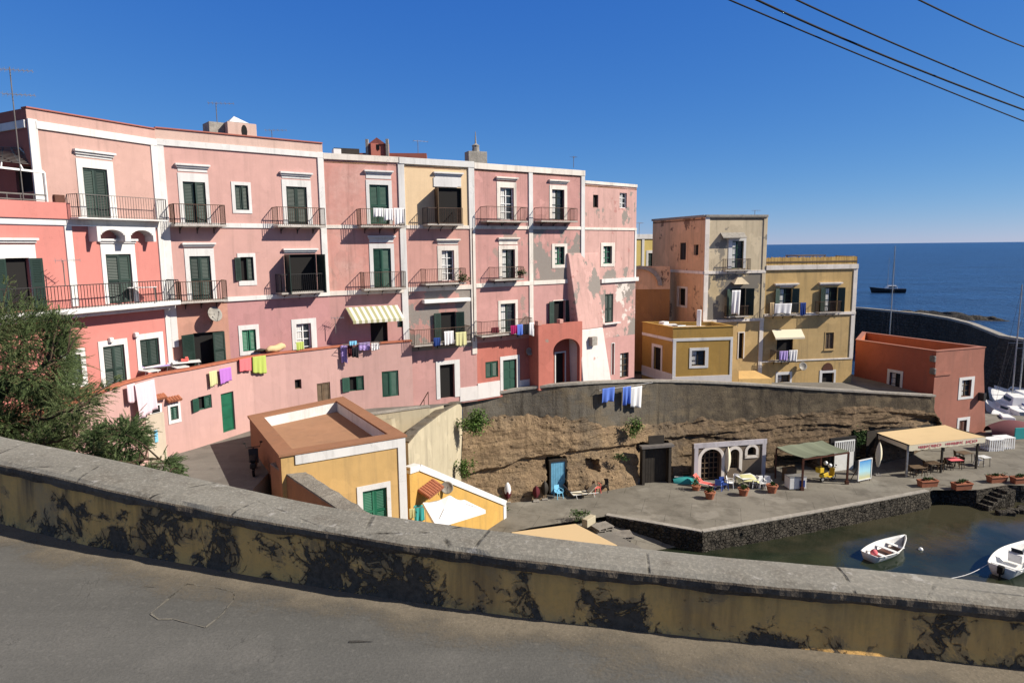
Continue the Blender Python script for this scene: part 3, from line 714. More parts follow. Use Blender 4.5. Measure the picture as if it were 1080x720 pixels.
# ---- F: peeling end house with a great sloping buttress
Fh = Fr(P617, P670)
h = House('end_house', 'peeling pink end house with small windows and a great sloping buttress, whitewashed at its foot', (*P617, GB))
zt = Fh.hit(640, 193)[1]+.05
h.section(Fh, 0, Fh.L, 1.25, zt-.2, 'pinkF', 'upper_wall'); h.section(Fh, 0, Fh.L, -2.9, 1.25, 'pinkF'); h.section(Fh, 0, Fh.L, -7., -2.9, 'pinkF_low', 'lower_wall'); h.section(Fh, 0, Fh.L, GB-.6, -7., 'pinkC_low', 'ground_floor_wall')
h.strip(Fh, .02, Fh.L, zt-.22, zt, .07, 'trim_old', name='cornice'); h.strip(Fh, .02, Fh.L, 1.2, 1.38, .07, 'trim_old'); h.strip(Fh, Fh.L-.2, Fh.L, -2.6, 1.2, .05, name='pilaster')
h.strip(Fh, Fh.hit(633, 290)[0], Fh.L+.2, -2.75, -2.45, .18)
h.win(Fh, (625.5, 205.5, 631, 219), None, 'dark', col='brownwood'); h.win(Fh, (653.5, 203.5, 661.2, 219.5), None, 'glass', col='white')
h.win(Fh, (636, 259.5, 645.2, 278), (633.5, 256, 648, 281), 'glass', col='green3', tr='trim_old')
h.win(Fh, (638, 310, 646.8, 340), None, 'shut', col='green', door=True)
m = MB(); q0, qz = Fh.hit(638, 341.5, .3); q1 = Fh.hit(655, 340, .3)[0]; Fh.box(m, q0, q1, qz-.08, qz, -.02, .3); m.build('sill', 'trim', h.o)
h.win(Fh, (654, 372, 663, 398), None, 'glass', col='brownwood')
h.win(Fh, (645, 362, 647.5, 395), .05, 'dark', door=True)
# buttress
bt = []
zt_, zm, zb_ = Fh.hit(603, 267)[1], Fh.hit(612, 346)[1], GB-.6
o_m, o_b = .85, 1.15
tl, tr_ = -1.05, 1.0
L0 = Fh.hit(599.5, 270, .05)[0]; R0 = Fh.hit(632, 280, .1)[0]; Lm = Fh.hit(611, 346, o_m)[0]; Rm = Fh.hit(636, 346, o_m)[0]; Lb = Fh.hit(616, 405, o_b)[0]; Rb = Fh.hit(645.5, 402, o_b)[0]
for (la, ra, za, oa, lb_, rb_, zb2, ob, mat, nm) in ((Lm, Rm, zm, o_m, L0, R0, zt_+.0, .02, 'pinkF', 'buttress'), (Lb, Rb, zb_, o_b, Lm, Rm, zm, o_m, 'whitewash', 'buttress_foot')):
    m = MB()
    ps = [Fh.pt(la, za, oa), Fh.pt(ra, za, oa), Fh.pt(ra+.1, za, -.2), Fh.pt(la-.1, za, -.6), Fh.pt(lb_, zb2, ob), Fh.pt(rb_, zb2, ob), Fh.pt(rb_+.1, zb2, -.2), Fh.pt(lb_-.1, zb2, -.6)]
    # subdivided a little so the edges wander as hand-plastered masonry does
    m.hexa(ps); o = m.build(nm, mat, h.o, bevel=.06)
q0, qz = Fh.hit(627.5, 360, 1.3)
m = MB(); Fh.box(m, q0-.25, q0+.3, qz-.3, qz+.32, o_m-.1, o_m+.42); m.build('meter_box', 'concrete', h.o)
B670 = (P670[0]-.6, P670[1]+9)
B617b = (P617[0]-3, P617[1]+9)
roof(h, [P617, P670, B670, B617b], zt-.3); side(h, P670, B670, GB-1, zt, 'pinkF'); side(h, P617, B617b, 0, zt, 'pinkF')
h.finish()

# ---------------------------------------------------------------- curved basement wall below the terrace
ZT = -5.75
nodes = [(-60, 480), (20, 450), (72, 428), (107, 414.5), (131, 405), (163, 396.5), (200, 390), (228, 384.5), (265, 377), (300, 371.5), (328, 367.5), (358, 362), (396, 360.5), (434, 357.5)]
pts = [G(x, y, ZT) for x, y in nodes]
h = House('basement_wall', 'curved pale pink basement wall under the house terrace, with green doors and small windows', (pts[6].x, pts[6].y, GB), 'wall')
for i, (x, y) in enumerate(nodes):
    f_ = C if x > 345 else (B if x > 290 else None)
    if f_:
        a = f_.hit(x, y, .38 if f_ is C else .55)[0]; pts[i] = f_.pt(a, ZT, .38 if f_ is C else .55)
frs = []
for i in range(len(pts)-1):
    fr = Fr(pts[i], pts[i+1]); frs.append(fr)
    h.section(fr, 0, fr.L, GB-.8, ZT, 'basement')
def bfr(x):
    for i in range(len(nodes)-1):
        if nodes[i][0] <= x < nodes[i+1][0]: return frs[i]
h.win(bfr(183), (179.5, 428, 188, 442.5), (177, 425, 190.5, 446), 'shut', col='green2')
h.win(bfr(215), (209, 417, 223.5, 431.5), None, 'half', col='green2', swing=(170, 0))
h.win(bfr(240), (234, 413.5, 247.5, 455), None, 'panel', col='green3', door=True)
h.win(bfr(314), (311, 400, 318, 410), None, 'dark', col='brownwood')
h.win(bfr(340), (334.5, 403.5, 348.5, 424), None, 'shut', col='brownwood', door=True)
h.win(bfr(376), (368.5, 396.5, 384, 412), None, 'half', col='green2', swing=(172, 0))
h.win(bfr(410), (403, 391, 420.5, 418), None, 'shut', col='green2')
h.finish()
# terracotta coping, laid as one bent strip
m = MB(); rows = [[], [], [], []]
for i, p in enumerate(pts):
    nn = (frs[max(0, i-1)].n+frs[min(i, len(frs)-1)].n).normalized()
    for r, (o, z) in enumerate(((.07, ZT), (.07, ZT+.09), (-.28, ZT+.09), (-.28, ZT-1.))): rows[r].append(p+nn*o+Vector((0, 0, z-ZT)))
m.grid(rows); m.build('coping', 'parapet_cap_clay', h.o, recalc=False)
fr = bfr(183)
for (xa, xb, y) in ((177, 192, 424), (163.5, 176, 421.5)):
    m = MB(); f2 = bfr((xa+xb)/2); a0, z = f2.hit(xa, y, .2); a1 = f2.hit(xb, y, .2)[0]
    k = 5
    for j in range(k):
        u = a0+(a1-a0)*(j+.5)/k
        m.tube([f2.pt(u, z+.16, 0), f2.pt(u, z, .26)], .075, 8)
    m.build('tile_hood', 'terracotta', h.o)
f2 = bfr(166); a0, z0 = f2.hit(156, 475, .3); a1, _ = f2.hit(176, 475, .3); zt1 = f2.hit(166, 436, .3)[1]
m = MB(); f2.box(m, a0, a1, GB-.3, zt1, -.05, .32); bx_ = m.build('meter_cabinet', 'stucco_beige', h.o, bevel=.02)
m = MB(); f2.box(m, a0+.35, a0+.5, zt1-1.3, zt1-.75, .3, .36); m.build('gas_pipe', 'c_sky', bx_)
ac = empty('air_conditioner', f2.pt((a0+a1)/2+.1, zt1, .1), 'white air conditioner unit on top of the beige meter cabinet', 'air conditioner')
m = MB(); f2.box(m, a0+.25, a1-.05, zt1+.02, zt1+.42, -.02, .28); m.build('casing', 'white', ac, bevel=.02)
m = MB(); f2.box(m, a0+.35, a0+.75, zt1+.06, zt1+.38, .281, .29); m.build('grille', 'interior', ac)
# terrace floor between the wall and the house fronts
m = MB(); inner = [p-(frs[max(0, i-1)].n*.26) for i, p in enumerate(pts)]
hs = [Vector((*P, 0)) for P in (PL, P45, P172, P345, P428)]
m.sheet([(p.x, p.y, -6.62) for p in inner]+[(p.x-.3, p.y+.3, -6.62) for p in reversed(hs)]); m.build('terrace_floor', 'roof_flat', h.o)
HBW = h
# ---------------------------------------------------------------- streets, cliff wall, quay
WT = [(440, 427, -10.3), (490, 420, -10.3), (525, 413.5, -10.16), (560, 408, -9.95), (590, 405, -9.78), (620, 403, -9.8), (650, 401.7, -10.), (680, 401, -10.3), (720, 401.5, -10.65), (760, 403, -11.), (805, 405.5, -11.4), (850, 409, -11.8), (920, 413, -12.4), (990, 417, -13.)]
wtp = [G(x, y, z+.28) for x, y, z in WT]
def interp(pts, xs, x):
    for i in range(len(xs)-1):
        if xs[i] <= x <= xs[i+1] or i == len(xs)-2:
            u = (x-xs[i])/(xs[i+1]-xs[i]); return pts[i].lerp(pts[i+1], u)
    return pts[0]
WX = [w[0] for w in WT]
def wall_top(x):
    # smoothed
    a = Vector((0, 0, 0)); n = 0
    for d in (-16, -8, 0, 8, 16):
        a += interp(wtp, WX, min(max(x+d, 440), 990)); n += 1
    return a/n
BS = [(470, 538), (540, 530), (620, 521.5), (690, 508), (735, 504), (790, 499), (850, 497), (905, 494), (960, 480), (1000, 470)]
bsp = [G(x, y, QUAY) for x, y in BS]; BX = [b[0] for b in BS]
ZB = [(487, 452), (516, 441), (572, 434), (609, 438), (640, 446), (700, 447), (735, 440), (790, 442), (835, 436), (910, 427), (960, 424), (992, 430)]
def rockline(x):
    for i in range(len(ZB)-1):
        if ZB[i][0] <= x <= ZB[i+1][0]:
            u = (x-ZB[i][0])/(ZB[i+1][0]-ZB[i][0]); return ZB[i][1]*(1-u)+ZB[i+1][1]*u
    return ZB[-1][1] if x > 900 else ZB[0][1]
LED = [(487, 500), (505, 497), (560, 482), (600, 476), (650, 471), (700, 462), (760, 455), (840, 448), (920, 445), (995, 440)]
def ledline(x):
    for i in range(len(LED)-1):
        if LED[i][0] <= x <= LED[i+1][0]:
            u = (x-LED[i][0])/(LED[i+1][0]-LED[i][0]); return LED[i][1]*(1-u)+LED[i+1][1]*u
    return 440
CAVES = [(577, 483, 599, 530, 1.1), (620, 485, 634, 498, .8), (674, 466, 708, 530, .9), (900, 456, 927, 530, 2.2), (817, 480, 862, 530, 1.2), (866, 470, 878, 530, .9)]
rows = []; NX, NZ = 560, 76
xs = [487+(1001-487)*i/NX for i in range(NX+1)]
for j in range(NZ+1):
    v = j/NZ; r = []
    for i, x in enumerate(xs):
        T = wall_top(min(x, 992)); Bp = interp(bsp, BX, x)
        yr = rockline(min(max(x, 487), 992))+5*noise.fractal(Vector((x*.035, 2.2, 0)), .8, 2, 4)
        # height at which masonry starts: unproject at the wall's distance
        rz = ray(x, yr); ztop = rz.z*(T.y/rz.y)
        ztop = min(ztop, T.z-1.2)
        z = QUAY-.15+(ztop-QUAY+.15)*v
        u = v**1.15
        p = Vector((Bp.x+(T.x-Bp.x)*u, Bp.y+(T.y-Bp.y)*u, z))
        tx = (wall_top(min(x+6, 990))-wall_top(max(x-6, 490))); nn = Vector((tx.y, -tx.x, 0)).normalized()
        q = p*1.0
        d = .22*noise.fractal(q*.3, 1., 2., 4)+.07*noise.fractal(Vector((q.x, q.y, q.z*2.6))*1.1, .9, 2., 4)+.025*noise.fractal(q*4., 1, 2., 2)
        X, Y = proj(p)
        ly = ledline(X)+4*noise.noise(Vector((X*.05, 0, 3)))
        below = (Y-ly)/9.
        if below > 0: d -= .34*min(1, below*3)*max(0., 1-below*.28)
        rough_r = max(0, min(1, (X-690)/40))     # right half: ragged ledges
        st = math.sin(z*5.2+2.2*noise.noise(Vector((q.x*.15, q.y*.15, 1.7)))*2+X*.004)
        st = math.tanh(st*2.6)
        bl = noise.voronoi(Vector((q.x*.55, q.y*.55, q.z*1.25)))[0]; d += (.02+.16*rough_r)*(min(.6, bl[1]-bl[0])-.25)
        d += (.010+.12*rough_r)*st*(1 if z < ztop-.3 else .2)
        d += rough_r*.13*noise.fractal(Vector((q.x*.5, q.y*.5, q.z*2.2)), .8, 2., 4)
        d *= min(1., (1-v)*6+.15)
        # ragged brow just under the masonry
        if v > .93: d += .12*noise.noise(Vector((X*.12, 0, 0)))
        for cx0, cy0, cx1, cy1, dep in CAVES:
            wob = 1.6*noise.noise(Vector((Y*.2, X*.15, cx0)))
            if cx0+wob < X < cx1+wob and cy0+wob*1.5 < Y < cy1: d = min(d, 0)-dep
        if 727 < X < 808 and Y > 462: d = min(d, -.05)
        r.append(p+nn*d)
    rows.append(r)
m = MB(); m.grid(rows)
def rock_mat():
    N = NT('tuff_rock')
    a = N.noise(.22, 6, .6); b = N.noise(1.6, 9, .66); f = N.noise(12, 6, .65)
    stv = N.noise(1., 7, .6, N.mapv((.25, .25, 2.4)), .4)
    v = N.noise(1., 6, .65, N.mapv((1.3, 1.3, .12)))
    col = N.mix(N.ramp(stv, .34, .68), (.29, .205, .125), (.225, .158, .098))
    col = N.mix(N.ramp(a, .5, .62, 0, .85), col, (.13, .103, .075))
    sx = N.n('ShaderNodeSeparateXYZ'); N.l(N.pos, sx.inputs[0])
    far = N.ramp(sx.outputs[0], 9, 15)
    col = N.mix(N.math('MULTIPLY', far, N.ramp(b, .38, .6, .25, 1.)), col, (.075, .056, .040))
    col = N.mix(N.ramp(v, .56, .7, 0, .75), col, (.07, .055, .043))
    col = N.mix(N.ramp(b, .5, .72, 0, .6), col, (.33, .235, .135))
    col = N.mix(N.ramp(f, .5, .72, 0, .7), col, (.055, .04, .028))
    ln = N.noise(1., 8, .6, N.mapv((.10, .10, 2.1), (3, 1, 0)), .9)
    lay = N.math('MULTIPLY', N.ramp(N.math('ABSOLUTE', N.math('SUBTRACT', ln, .5)), .0, .022, 1, 0), N.ramp(N.noise(.6, 4), .42, .6))
    lay = N.math('MULTIPLY', lay, N.ramp(far, 0, 1, .3, 1.)); col = N.mix(N.math('MULTIPLY', lay, .8), col, (.035, .026, .018))
    pit = N.n('ShaderNodeTexVoronoi'); pit.inputs['Scale'].default_value = 1.7; N.l(N.mapv((1, 1, 1.7)), pit.inputs['Vector'])
    pt_ = N.math('MULTIPLY', N.ramp(pit.outputs['Distance'], .12, .2, 1, 0), N.ramp(N.noise(.5, 3), .5, .56))
    col = N.mix(N.math('MULTIPLY', pt_, .75), col, (.03, .022, .016))
    h = N.math('SUBTRACT', N.math('ADD', N.math('MULTIPLY', b, 1.), N.math('MULTIPLY', f, .4)), N.math('ADD', N.math('MULTIPLY', lay, .7), N.math('MULTIPLY', pt_, .8)))
    return N.out(col, .97, N.bump(h, .85, .25), .1)
M['rock'] = rock_mat()
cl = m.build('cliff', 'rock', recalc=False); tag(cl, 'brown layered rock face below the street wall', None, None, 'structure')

# masonry wall on top of the cliff
def masonry_mat():
    N = NT('old_masonry')
    b = N.noise(1.2, 8, .65); f = N.noise(9, 6, .65); v = N.noise(1., 6, .7, N.mapv((1.6, 1.6, .12)))
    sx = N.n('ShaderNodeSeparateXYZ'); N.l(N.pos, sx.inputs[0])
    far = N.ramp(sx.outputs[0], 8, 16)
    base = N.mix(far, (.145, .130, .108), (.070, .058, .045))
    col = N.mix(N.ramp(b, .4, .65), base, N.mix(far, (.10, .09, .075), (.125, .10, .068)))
    bo = N.noise(.55, 6, .65, N.mapv((1, 1, 1.6), (2, 9, 0))); col = N.mix(N.ramp(bo, .5, .62, 0, .8), col, (.17, .135, .09)); col = N.mix(N.ramp(v, .52, .66, 0, .8), col, (.042, .036, .03))
    ln = N.noise(1., 5, .6, N.mapv((.2, .2, 3.2)), .5)
    e = N.ramp(N.math('ABSOLUTE', N.math('SUBTRACT', ln, .5)), 0, .03, 1, 0)
    col = N.mix(N.math('MULTIPLY', e, .35), col, (.05, .042, .034))
    v2 = N.noise(1., 6, .6, N.mapv((.9, .9, .2), (7, 0, 0)))
    col = N.mix(N.ramp(v2, .55, .68, 0, .6), col, (.135, .108, .072))
    col = N.mix(N.ramp(f, .48, .75, 0, .55), col, (.15, .125, .095))
    return N.out(col, .97, N.bump(N.math('ADD', b, N.math('MULTIPLY', f, .6)), .6, .1), .1)
M['masonry'] = masonry_mat()
t = empty('retaining_wall', wtp[5], 'long curved grey masonry wall holding up the street above the brown rock face', 'wall')
rows = []; cap = [[], [], [], []]
xs = [487+(995-487)*i/220 for i in range(221)]
for k in range(9):
    r = []
    for x in xs:
        T = wall_top(min(x, 992)); tx = wall_top(min(x+6, 990))-wall_top(max(x-6, 490)); nn = Vector((tx.y, -tx.x, 0)).normalized()
        rz = ray(x, rockline(min(max(x, 487), 992))); zr_ = min(rz.z*(T.y/rz.y), T.z-1.2)-.35
        z = T.z+(zr_-T.z)*k/8
        d = .05*noise.fractal(Vector((T.x, T.y, z))*1.3, 1, 2, 3)+.02+.03*k/8
        r.append(Vector((T.x, T.y, z))+nn*d)
    rows.append(r)
for x in xs:
    T = wall_top(min(x, 992)); tx = wall_top(min(x+6, 990))-wall_top(max(x-6, 490)); nn = Vector((tx.y, -tx.x, 0)).normalized()
    for q, (o, z) in enumerate(((.13, -.11), (.13, .05), (-.34, .05), (-.34, -.6))): cap[q].append(T+nn*o+Vector((0, 0, z)))
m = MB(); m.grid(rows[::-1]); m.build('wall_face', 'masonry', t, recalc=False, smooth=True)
m = MB(); m.grid(cap); m.build('coping', 'concrete', t, recalc=False)

# street and ground behind
def asphalt_mat(name, c, warm, sc=1.):
    N = NT(name); a = N.noise(.35*sc, 6, .6); b = N.noise(2.2*sc, 7, .6); f = N.noise(60, 4, .7); g = N.noise(22, 5, .7)
    st = N.noise(1., 6, .65, N.mapv((.22, 2.0, 1), rot=(0, 0, .22)))
    cr = N.noise(.55*sc, 7, .6, None, 1.)
    crk = N.math('MULTIPLY', N.ramp(N.math('ABSOLUTE', N.math('SUBTRACT', cr, .5)), 0, .004, 1, 0), N.ramp(b, .48, .6))
    col = N.mix(N.ramp(a, .35, .68), c, warm)
    col = N.mix(N.ramp(st, .42, .7, 0, .6), col, mulc(c, .72))
    col = N.mix(N.ramp(b, .5, .78, 0, .5), col, mulc(warm, 1.22))
    col = N.mix(N.math('MULTIPLY', crk, .55), col, mulc(c, .35)); pt2 = N.noise(.7*sc, 3, .4, N.mapv((1, 1, 1), (20, 3, 0)), .2); col = N.mix(N.ramp(pt2, .60, .612, 0, .35), col, mulc(c, .7)); col = N.mix(N.ramp(f, .40, .72, 0, .45), col, mulc(c, .45)); col = N.mix(N.ramp(g, .55, .75, 0, .4), col, mulc(warm, 1.4))
    return N.out(col, .93, N.bump(N.math('ADD', f, g), .35, .008), .2)
M['asphalt'] = asphalt_mat('worn_asphalt', (.112, .109, .101), (.138, .131, .119))
M['street_m'] = asphalt_mat('street_surface', (.165, .153, .137), (.205, .19, .168))
N = NT('quay_concrete'); a = N.noise(.16, 6, .6); b = N.noise(.9, 8, .65); f = N.noise(9, 5, .6)
col = N.mix(N.ramp(a, .36, .64), (.205, .188, .158), (.145, .132, .11)); col = N.mix(N.ramp(b, .47, .72, 0, .8), col, (.098, .088, .073)); col = N.mix(N.ramp(N.noise(.5, 4, .5), .58, .64, 0, .5), col, (.27, .25, .215)); col = N.mix(N.ramp(f, .5, .75, 0, .3), col, (.09, .082, .07))
jx = N.n('ShaderNodeTexBrick'); jx.inputs['Scale'].default_value = 1.; jx.inputs['Brick Width'].default_value = 3.1; jx.inputs['Row Height'].default_value = 2.4; jx.inputs['Mortar Size'].default_value = .025; jx.inputs['Color1'].default_value = jx.inputs['Color2'].default_value = (0, 0, 0, 1); jx.inputs['Mortar'].default_value = (1, 1, 1, 1); N.l(N.mapv((1, 1, 1), rot=(0, 0, .3)), jx.inputs['Vector'])
col = N.mix(N.math('MULTIPLY', jx.outputs['Color'], N.ramp(b, .4, .6, .15, .7)), col, (.07, .062, .052)); col = N.mix(N.ramp(N.noise(.45, 5, .6, N.mapv((1, 1, 1), (40, 0, 0))), .58, .72, 0, .55), col, (.075, .066, .055))
M['quay_m'] = N.out(col, .9, N.bump(b, .25, .05), .2)
far_pts = [(x, y, z) for x, y, z in ((36, 58.6, -13.1), (31, 66, -12.5), (10, 75, -10.4), (-30, 60, -9.7), (-45, 30, -9.7), (-40, 12, -9.7), (-14, 14, -9.7))]
low = [G(x, y, STREET) for x, y in ((215, 560), (300, 520), (345, 470), (395, 447))]
# near edge of the left street
sp = [Vector((-14, 14, STREET)), Vector((-11.6, 20, STREET)), Vector((-10.6, 25, STREET)), Vector((-10.8, 29.5, STREET)), Vector((-12.3, 33.3, STREET)), Vector((-9.2, 37.4, STREET)), Vector((-7.0, 38.4, STREET)), Vector((-4.3, 41.6, STREET))]
wl = [wall_top(x)+Vector((0, .12, -.30)) for x in range(492, 990, 14)]
poly = sp+wl+[Vector(p) for p in ((36, 58.6, -13.1), (33, 70, -12.8), (10, 80, -10.5), (-30, 70, -9.7), (-48, 36, -9.7), (-40, 12, -9.7))]
m = MB(); m.sheet(poly); st = m.build('street', 'street_m', recalc=False); tag(st, 'grey street in front of the pink houses', None, None, 'structure')

t = empty('street_edge_wall', sp[3], 'rough stone wall below the near edge of the street, beside the slope', 'wall')
rows = [[], []]
for p in sp: rows[0].append(p+Vector((0, 0, -.004))); rows[1].append(Vector((p.x+.25, p.y-.2, QUAY-.6)))
m = MB(); m.grid(rows); m.build('wall_face', 'creamwall', t, recalc=False)
# quay
qedge = [G(x, y, QUAY) for x, y in ((640, 544), (690, 552.5), (741, 561.5), (790, 553.5), (860, 541), (930, 528), (979, 518.5))]
qe2 = [G(x, y, QUAY) for x, y in ((984, 516.5), (1030, 516.5), (1063, 511), (1080, 512), (1130, 512))]
inner = [interp(bsp, BX, x)+Vector((0, 1.6, 0)) for x in (1000, 960, 905, 850, 790, 735, 690, 620, 540)]
qpoly = [G(500, 570, QUAY), G(560, 556, QUAY)]+qedge+qe2+[Vector((60, 60, QUAY)), Vector((52, 66, QUAY)), Vector((44, 69, QUAY)), Vector((36.5, 68, QUAY))]+inner+[G(520, 532, QUAY)+Vector((-1, 1, 0)), Vector((-7, 44, QUAY)), Vector((-9, 36, QUAY))]
m = MB(); m.sheet(qpoly); q = m.build('quay', 'quay_m', recalc=False); tag(q, 'worn grey concrete quay along the harbour', None, None, 'structure')
M['harbour_stone'] = stone('harbour_stone', (.105, .092, .074), (.05, .044, .037), 1., .9, (3.4, 3.4, 4.6), .45, .2)
t = empty('harbour_wall', qedge[2], 'rough dark stone wall edging the quay above the water', 'wall')
def strip_wall(pts, zt, zb, amp=.1, step=.16, nz=10):
    m = MB(); P = []
    for i in range(len(pts)-1):
        a, b = pts[i], pts[i+1]; n = max(1, int((b-a).length/step)); P += [a.lerp(b, k/n) for k in range(n)]
    P.append(pts[-1]); rows = []
    for j in range(nz+1):
        r = []
        for i, p in enumerate(P):
            d = (P[min(i+1, len(P)-1)]-P[max(i-1, 0)]); nn = Vector((d.y, -d.x, 0)).normalized(); z = zt+(zb-zt)*j/nz
            k = 0 if j == 0 else 1
            q = Vector((p.x, p.y, z)); r.append(q+nn*(.03+k*(amp*noise.fractal(q*1.9, .9, 2, 3)+.5*amp*noise.noise(q*6)+.1*j/nz)))
        rows.append(r)
    m.grid(rows[::-1]); return m
strip_wall(qedge, QUAY+.02, SEA-.8).build('wall_face', 'harbour_stone', t, recalc=False)
strip_wall([qedge[-1], G(983, 513, QUAY), qe2[1]+Vector((-2.0, 1.2, 0)), qe2[1], qe2[2], qe2[3], qe2[4]], QUAY+.02, SEA-.8).build('wall_face', 'harbour_stone', t, recalc=False)
m = MB()
for k in range(len(qedge)-1): m.bar(qedge[k]+Vector((0, .18, .02)), qedge[k+1]+Vector((0, .18, .02)), .38, .1)
m.build('edge_stone', 'concrete', t)
# steps down to the water
t = empty('stone_steps', qe2[2]+Vector((0, -.6, -.5)), 'broken stone steps leading down from the quay into the water on the right', 'steps')
m = MB(); a = G(1034, 517, QUAY); b = G(1062, 512, QUAY); d = (b-a).normalized(); nn = Vector((d.y, -d.x, 0))
for k in range(5):
    p = a.lerp(b, .1+.16*k)+nn*(.2+.05*k); m.box((p.x, p.y, SEA-.5), .95, 1.2-.1*k, 1.6-.0*k-.24*abs(k-4)*.9+.1, math.atan2(d.y, d.x), True)
m.build('tread', 'harbour_stone', t, bevel=.06)
for k in range(5):
    m = MB(); p = a.lerp(b, .05+.2*k)+nn*(1.5+.2*(k % 2)); m.box((p.x, p.y, SEA+.05), .7, .5, .45, k*1.3); bb = m.build('block', 'harbour_stone', t, bevel=.08)

# water: open sea and the harbour basin
def water_mat(name, deep, sc, st, rough):
    N = NT(name); n1 = N.noise(.09*sc, 6, .6, N.mapv((1, .55, 1), rot=(0, 0, .5))); n2 = N.noise(.6*sc, 6, .6, N.mapv((1, .6, 1), rot=(0, 0, .4))); n3 = N.noise(4*sc, 4, .6)
    big = N.noise(.012*sc, 5, .6, N.mapv((.35, 1, 1)))
    rip = N.noise(.05*sc, 8, .7, N.mapv((.30, 1., 1), rot=(0, 0, -.35)))
    col = N.mix(N.ramp(big, .4, .64), deep, mulc(deep, 1.3)); col = N.mix(N.ramp(rip, .42, .62, 0, 1.), mulc(col, .7) if isinstance(col, tuple) else col, mulc(deep, 1.9)); col = N.mix(N.ramp(n2, .45, .7, 0, .5), col, mulc(deep, .6))
    h = N.math('ADD', N.math('ADD', N.math('MULTIPLY', n1, 2.), n2), N.math('MULTIPLY', n3, .25))
    return N, col, h
N, col, h_ = water_mat('open_sea_water', (.008, .036, .098), 1., .4, .1)
M['sea'] = N.out(col, .32, N.bump(h_, 1., .9), .32)
N, col, h_ = water_mat('harbour_basin_water', (.012, .017, .010), 1.6, .1, .05)
sx = N.n('ShaderNodeSeparateXYZ'); N.l(N.pos, sx.inputs[0])
col = N.mix(N.ramp(N.math('ADD', N.noise(.22, 6, .6), N.math('MULTIPLY', N.ramp(sx.outputs[1], 38, 45), .35)), .55, .8, 0, .9), col, (.05, .045, .028))
M['basin'] = N.out(col, .07, N.bump(h_, .35, .06), .22)
m = MB(); S_ = 60000
m.poly([(-S_, -S_, SEA-.06), (S_, -S_, SEA-.06), (S_, S_, SEA-.06), (-S_, S_, SEA-.06)]); tag(m.build('sea', 'sea', recalc=False), 'deep blue open sea to the horizon', None, None, 'structure')
m = MB(); m.poly([(-8, 18, SEA), (70, 8, SEA), (95, 60, SEA), (92, 84, SEA), (30, 100, SEA), (10, 60, SEA)]); tag(m.build('harbour_water', 'basin', recalc=False), 'dark calm water of the little harbour', None, None, 'structure')

# ---------------------------------------------------------------- near road, parapet and slope
ZR = -2.2
TOPB = [(0, 459.5), (100, 480), (194, 500), (326, 531), (400, 543), (500, 556), (600, 569), (700, 580.5), (795, 589.5), (900, 598), (1000, 607), (1080, 618)]
TOPF = [(0, 485), (100, 508), (194, 531), (319, 553), (400, 566), (500, 581), (600, 593), (700, 604.5), (795, 613), (929, 624.5), (1000, 631), (1080, 640)]
BASE = [(0, 551), (132, 584), (210, 595.5), (295, 611), (400, 628.5), (500, 643.5), (600, 656.5), (733, 669.5), (849, 684), (1000, 695.5), (1080, 704)]
def itp(T, x):
    if x <= T[0][0]: i = 0
    elif x >= T[-1][0]: i = len(T)-2
    else: i = max(k for k in range(len(T)-1) if T[k][0] <= x)
    u = (x-T[i][0])/(T[i+1][0]-T[i][0]); return T[i][1]*(1-u)+T[i+1][1]*u
def sm(T, x): return sum(itp(T, x+d) for d in (-70, -35, 0, 35, 70))/5
para = []
for x in range(-90, 1171, 6):
    b = G(x, sm(BASE, x), ZR); r = ray(x, sm(TOPF, x)); zt = r.z*b.y/r.y
    tf = Vector((b.x, b.y, zt)); tb = G(x, sm(TOPB, x), zt+.015); para.append((x, b, tf, tb))
def ext(p, q, k): return p+(p-q).normalized()*k
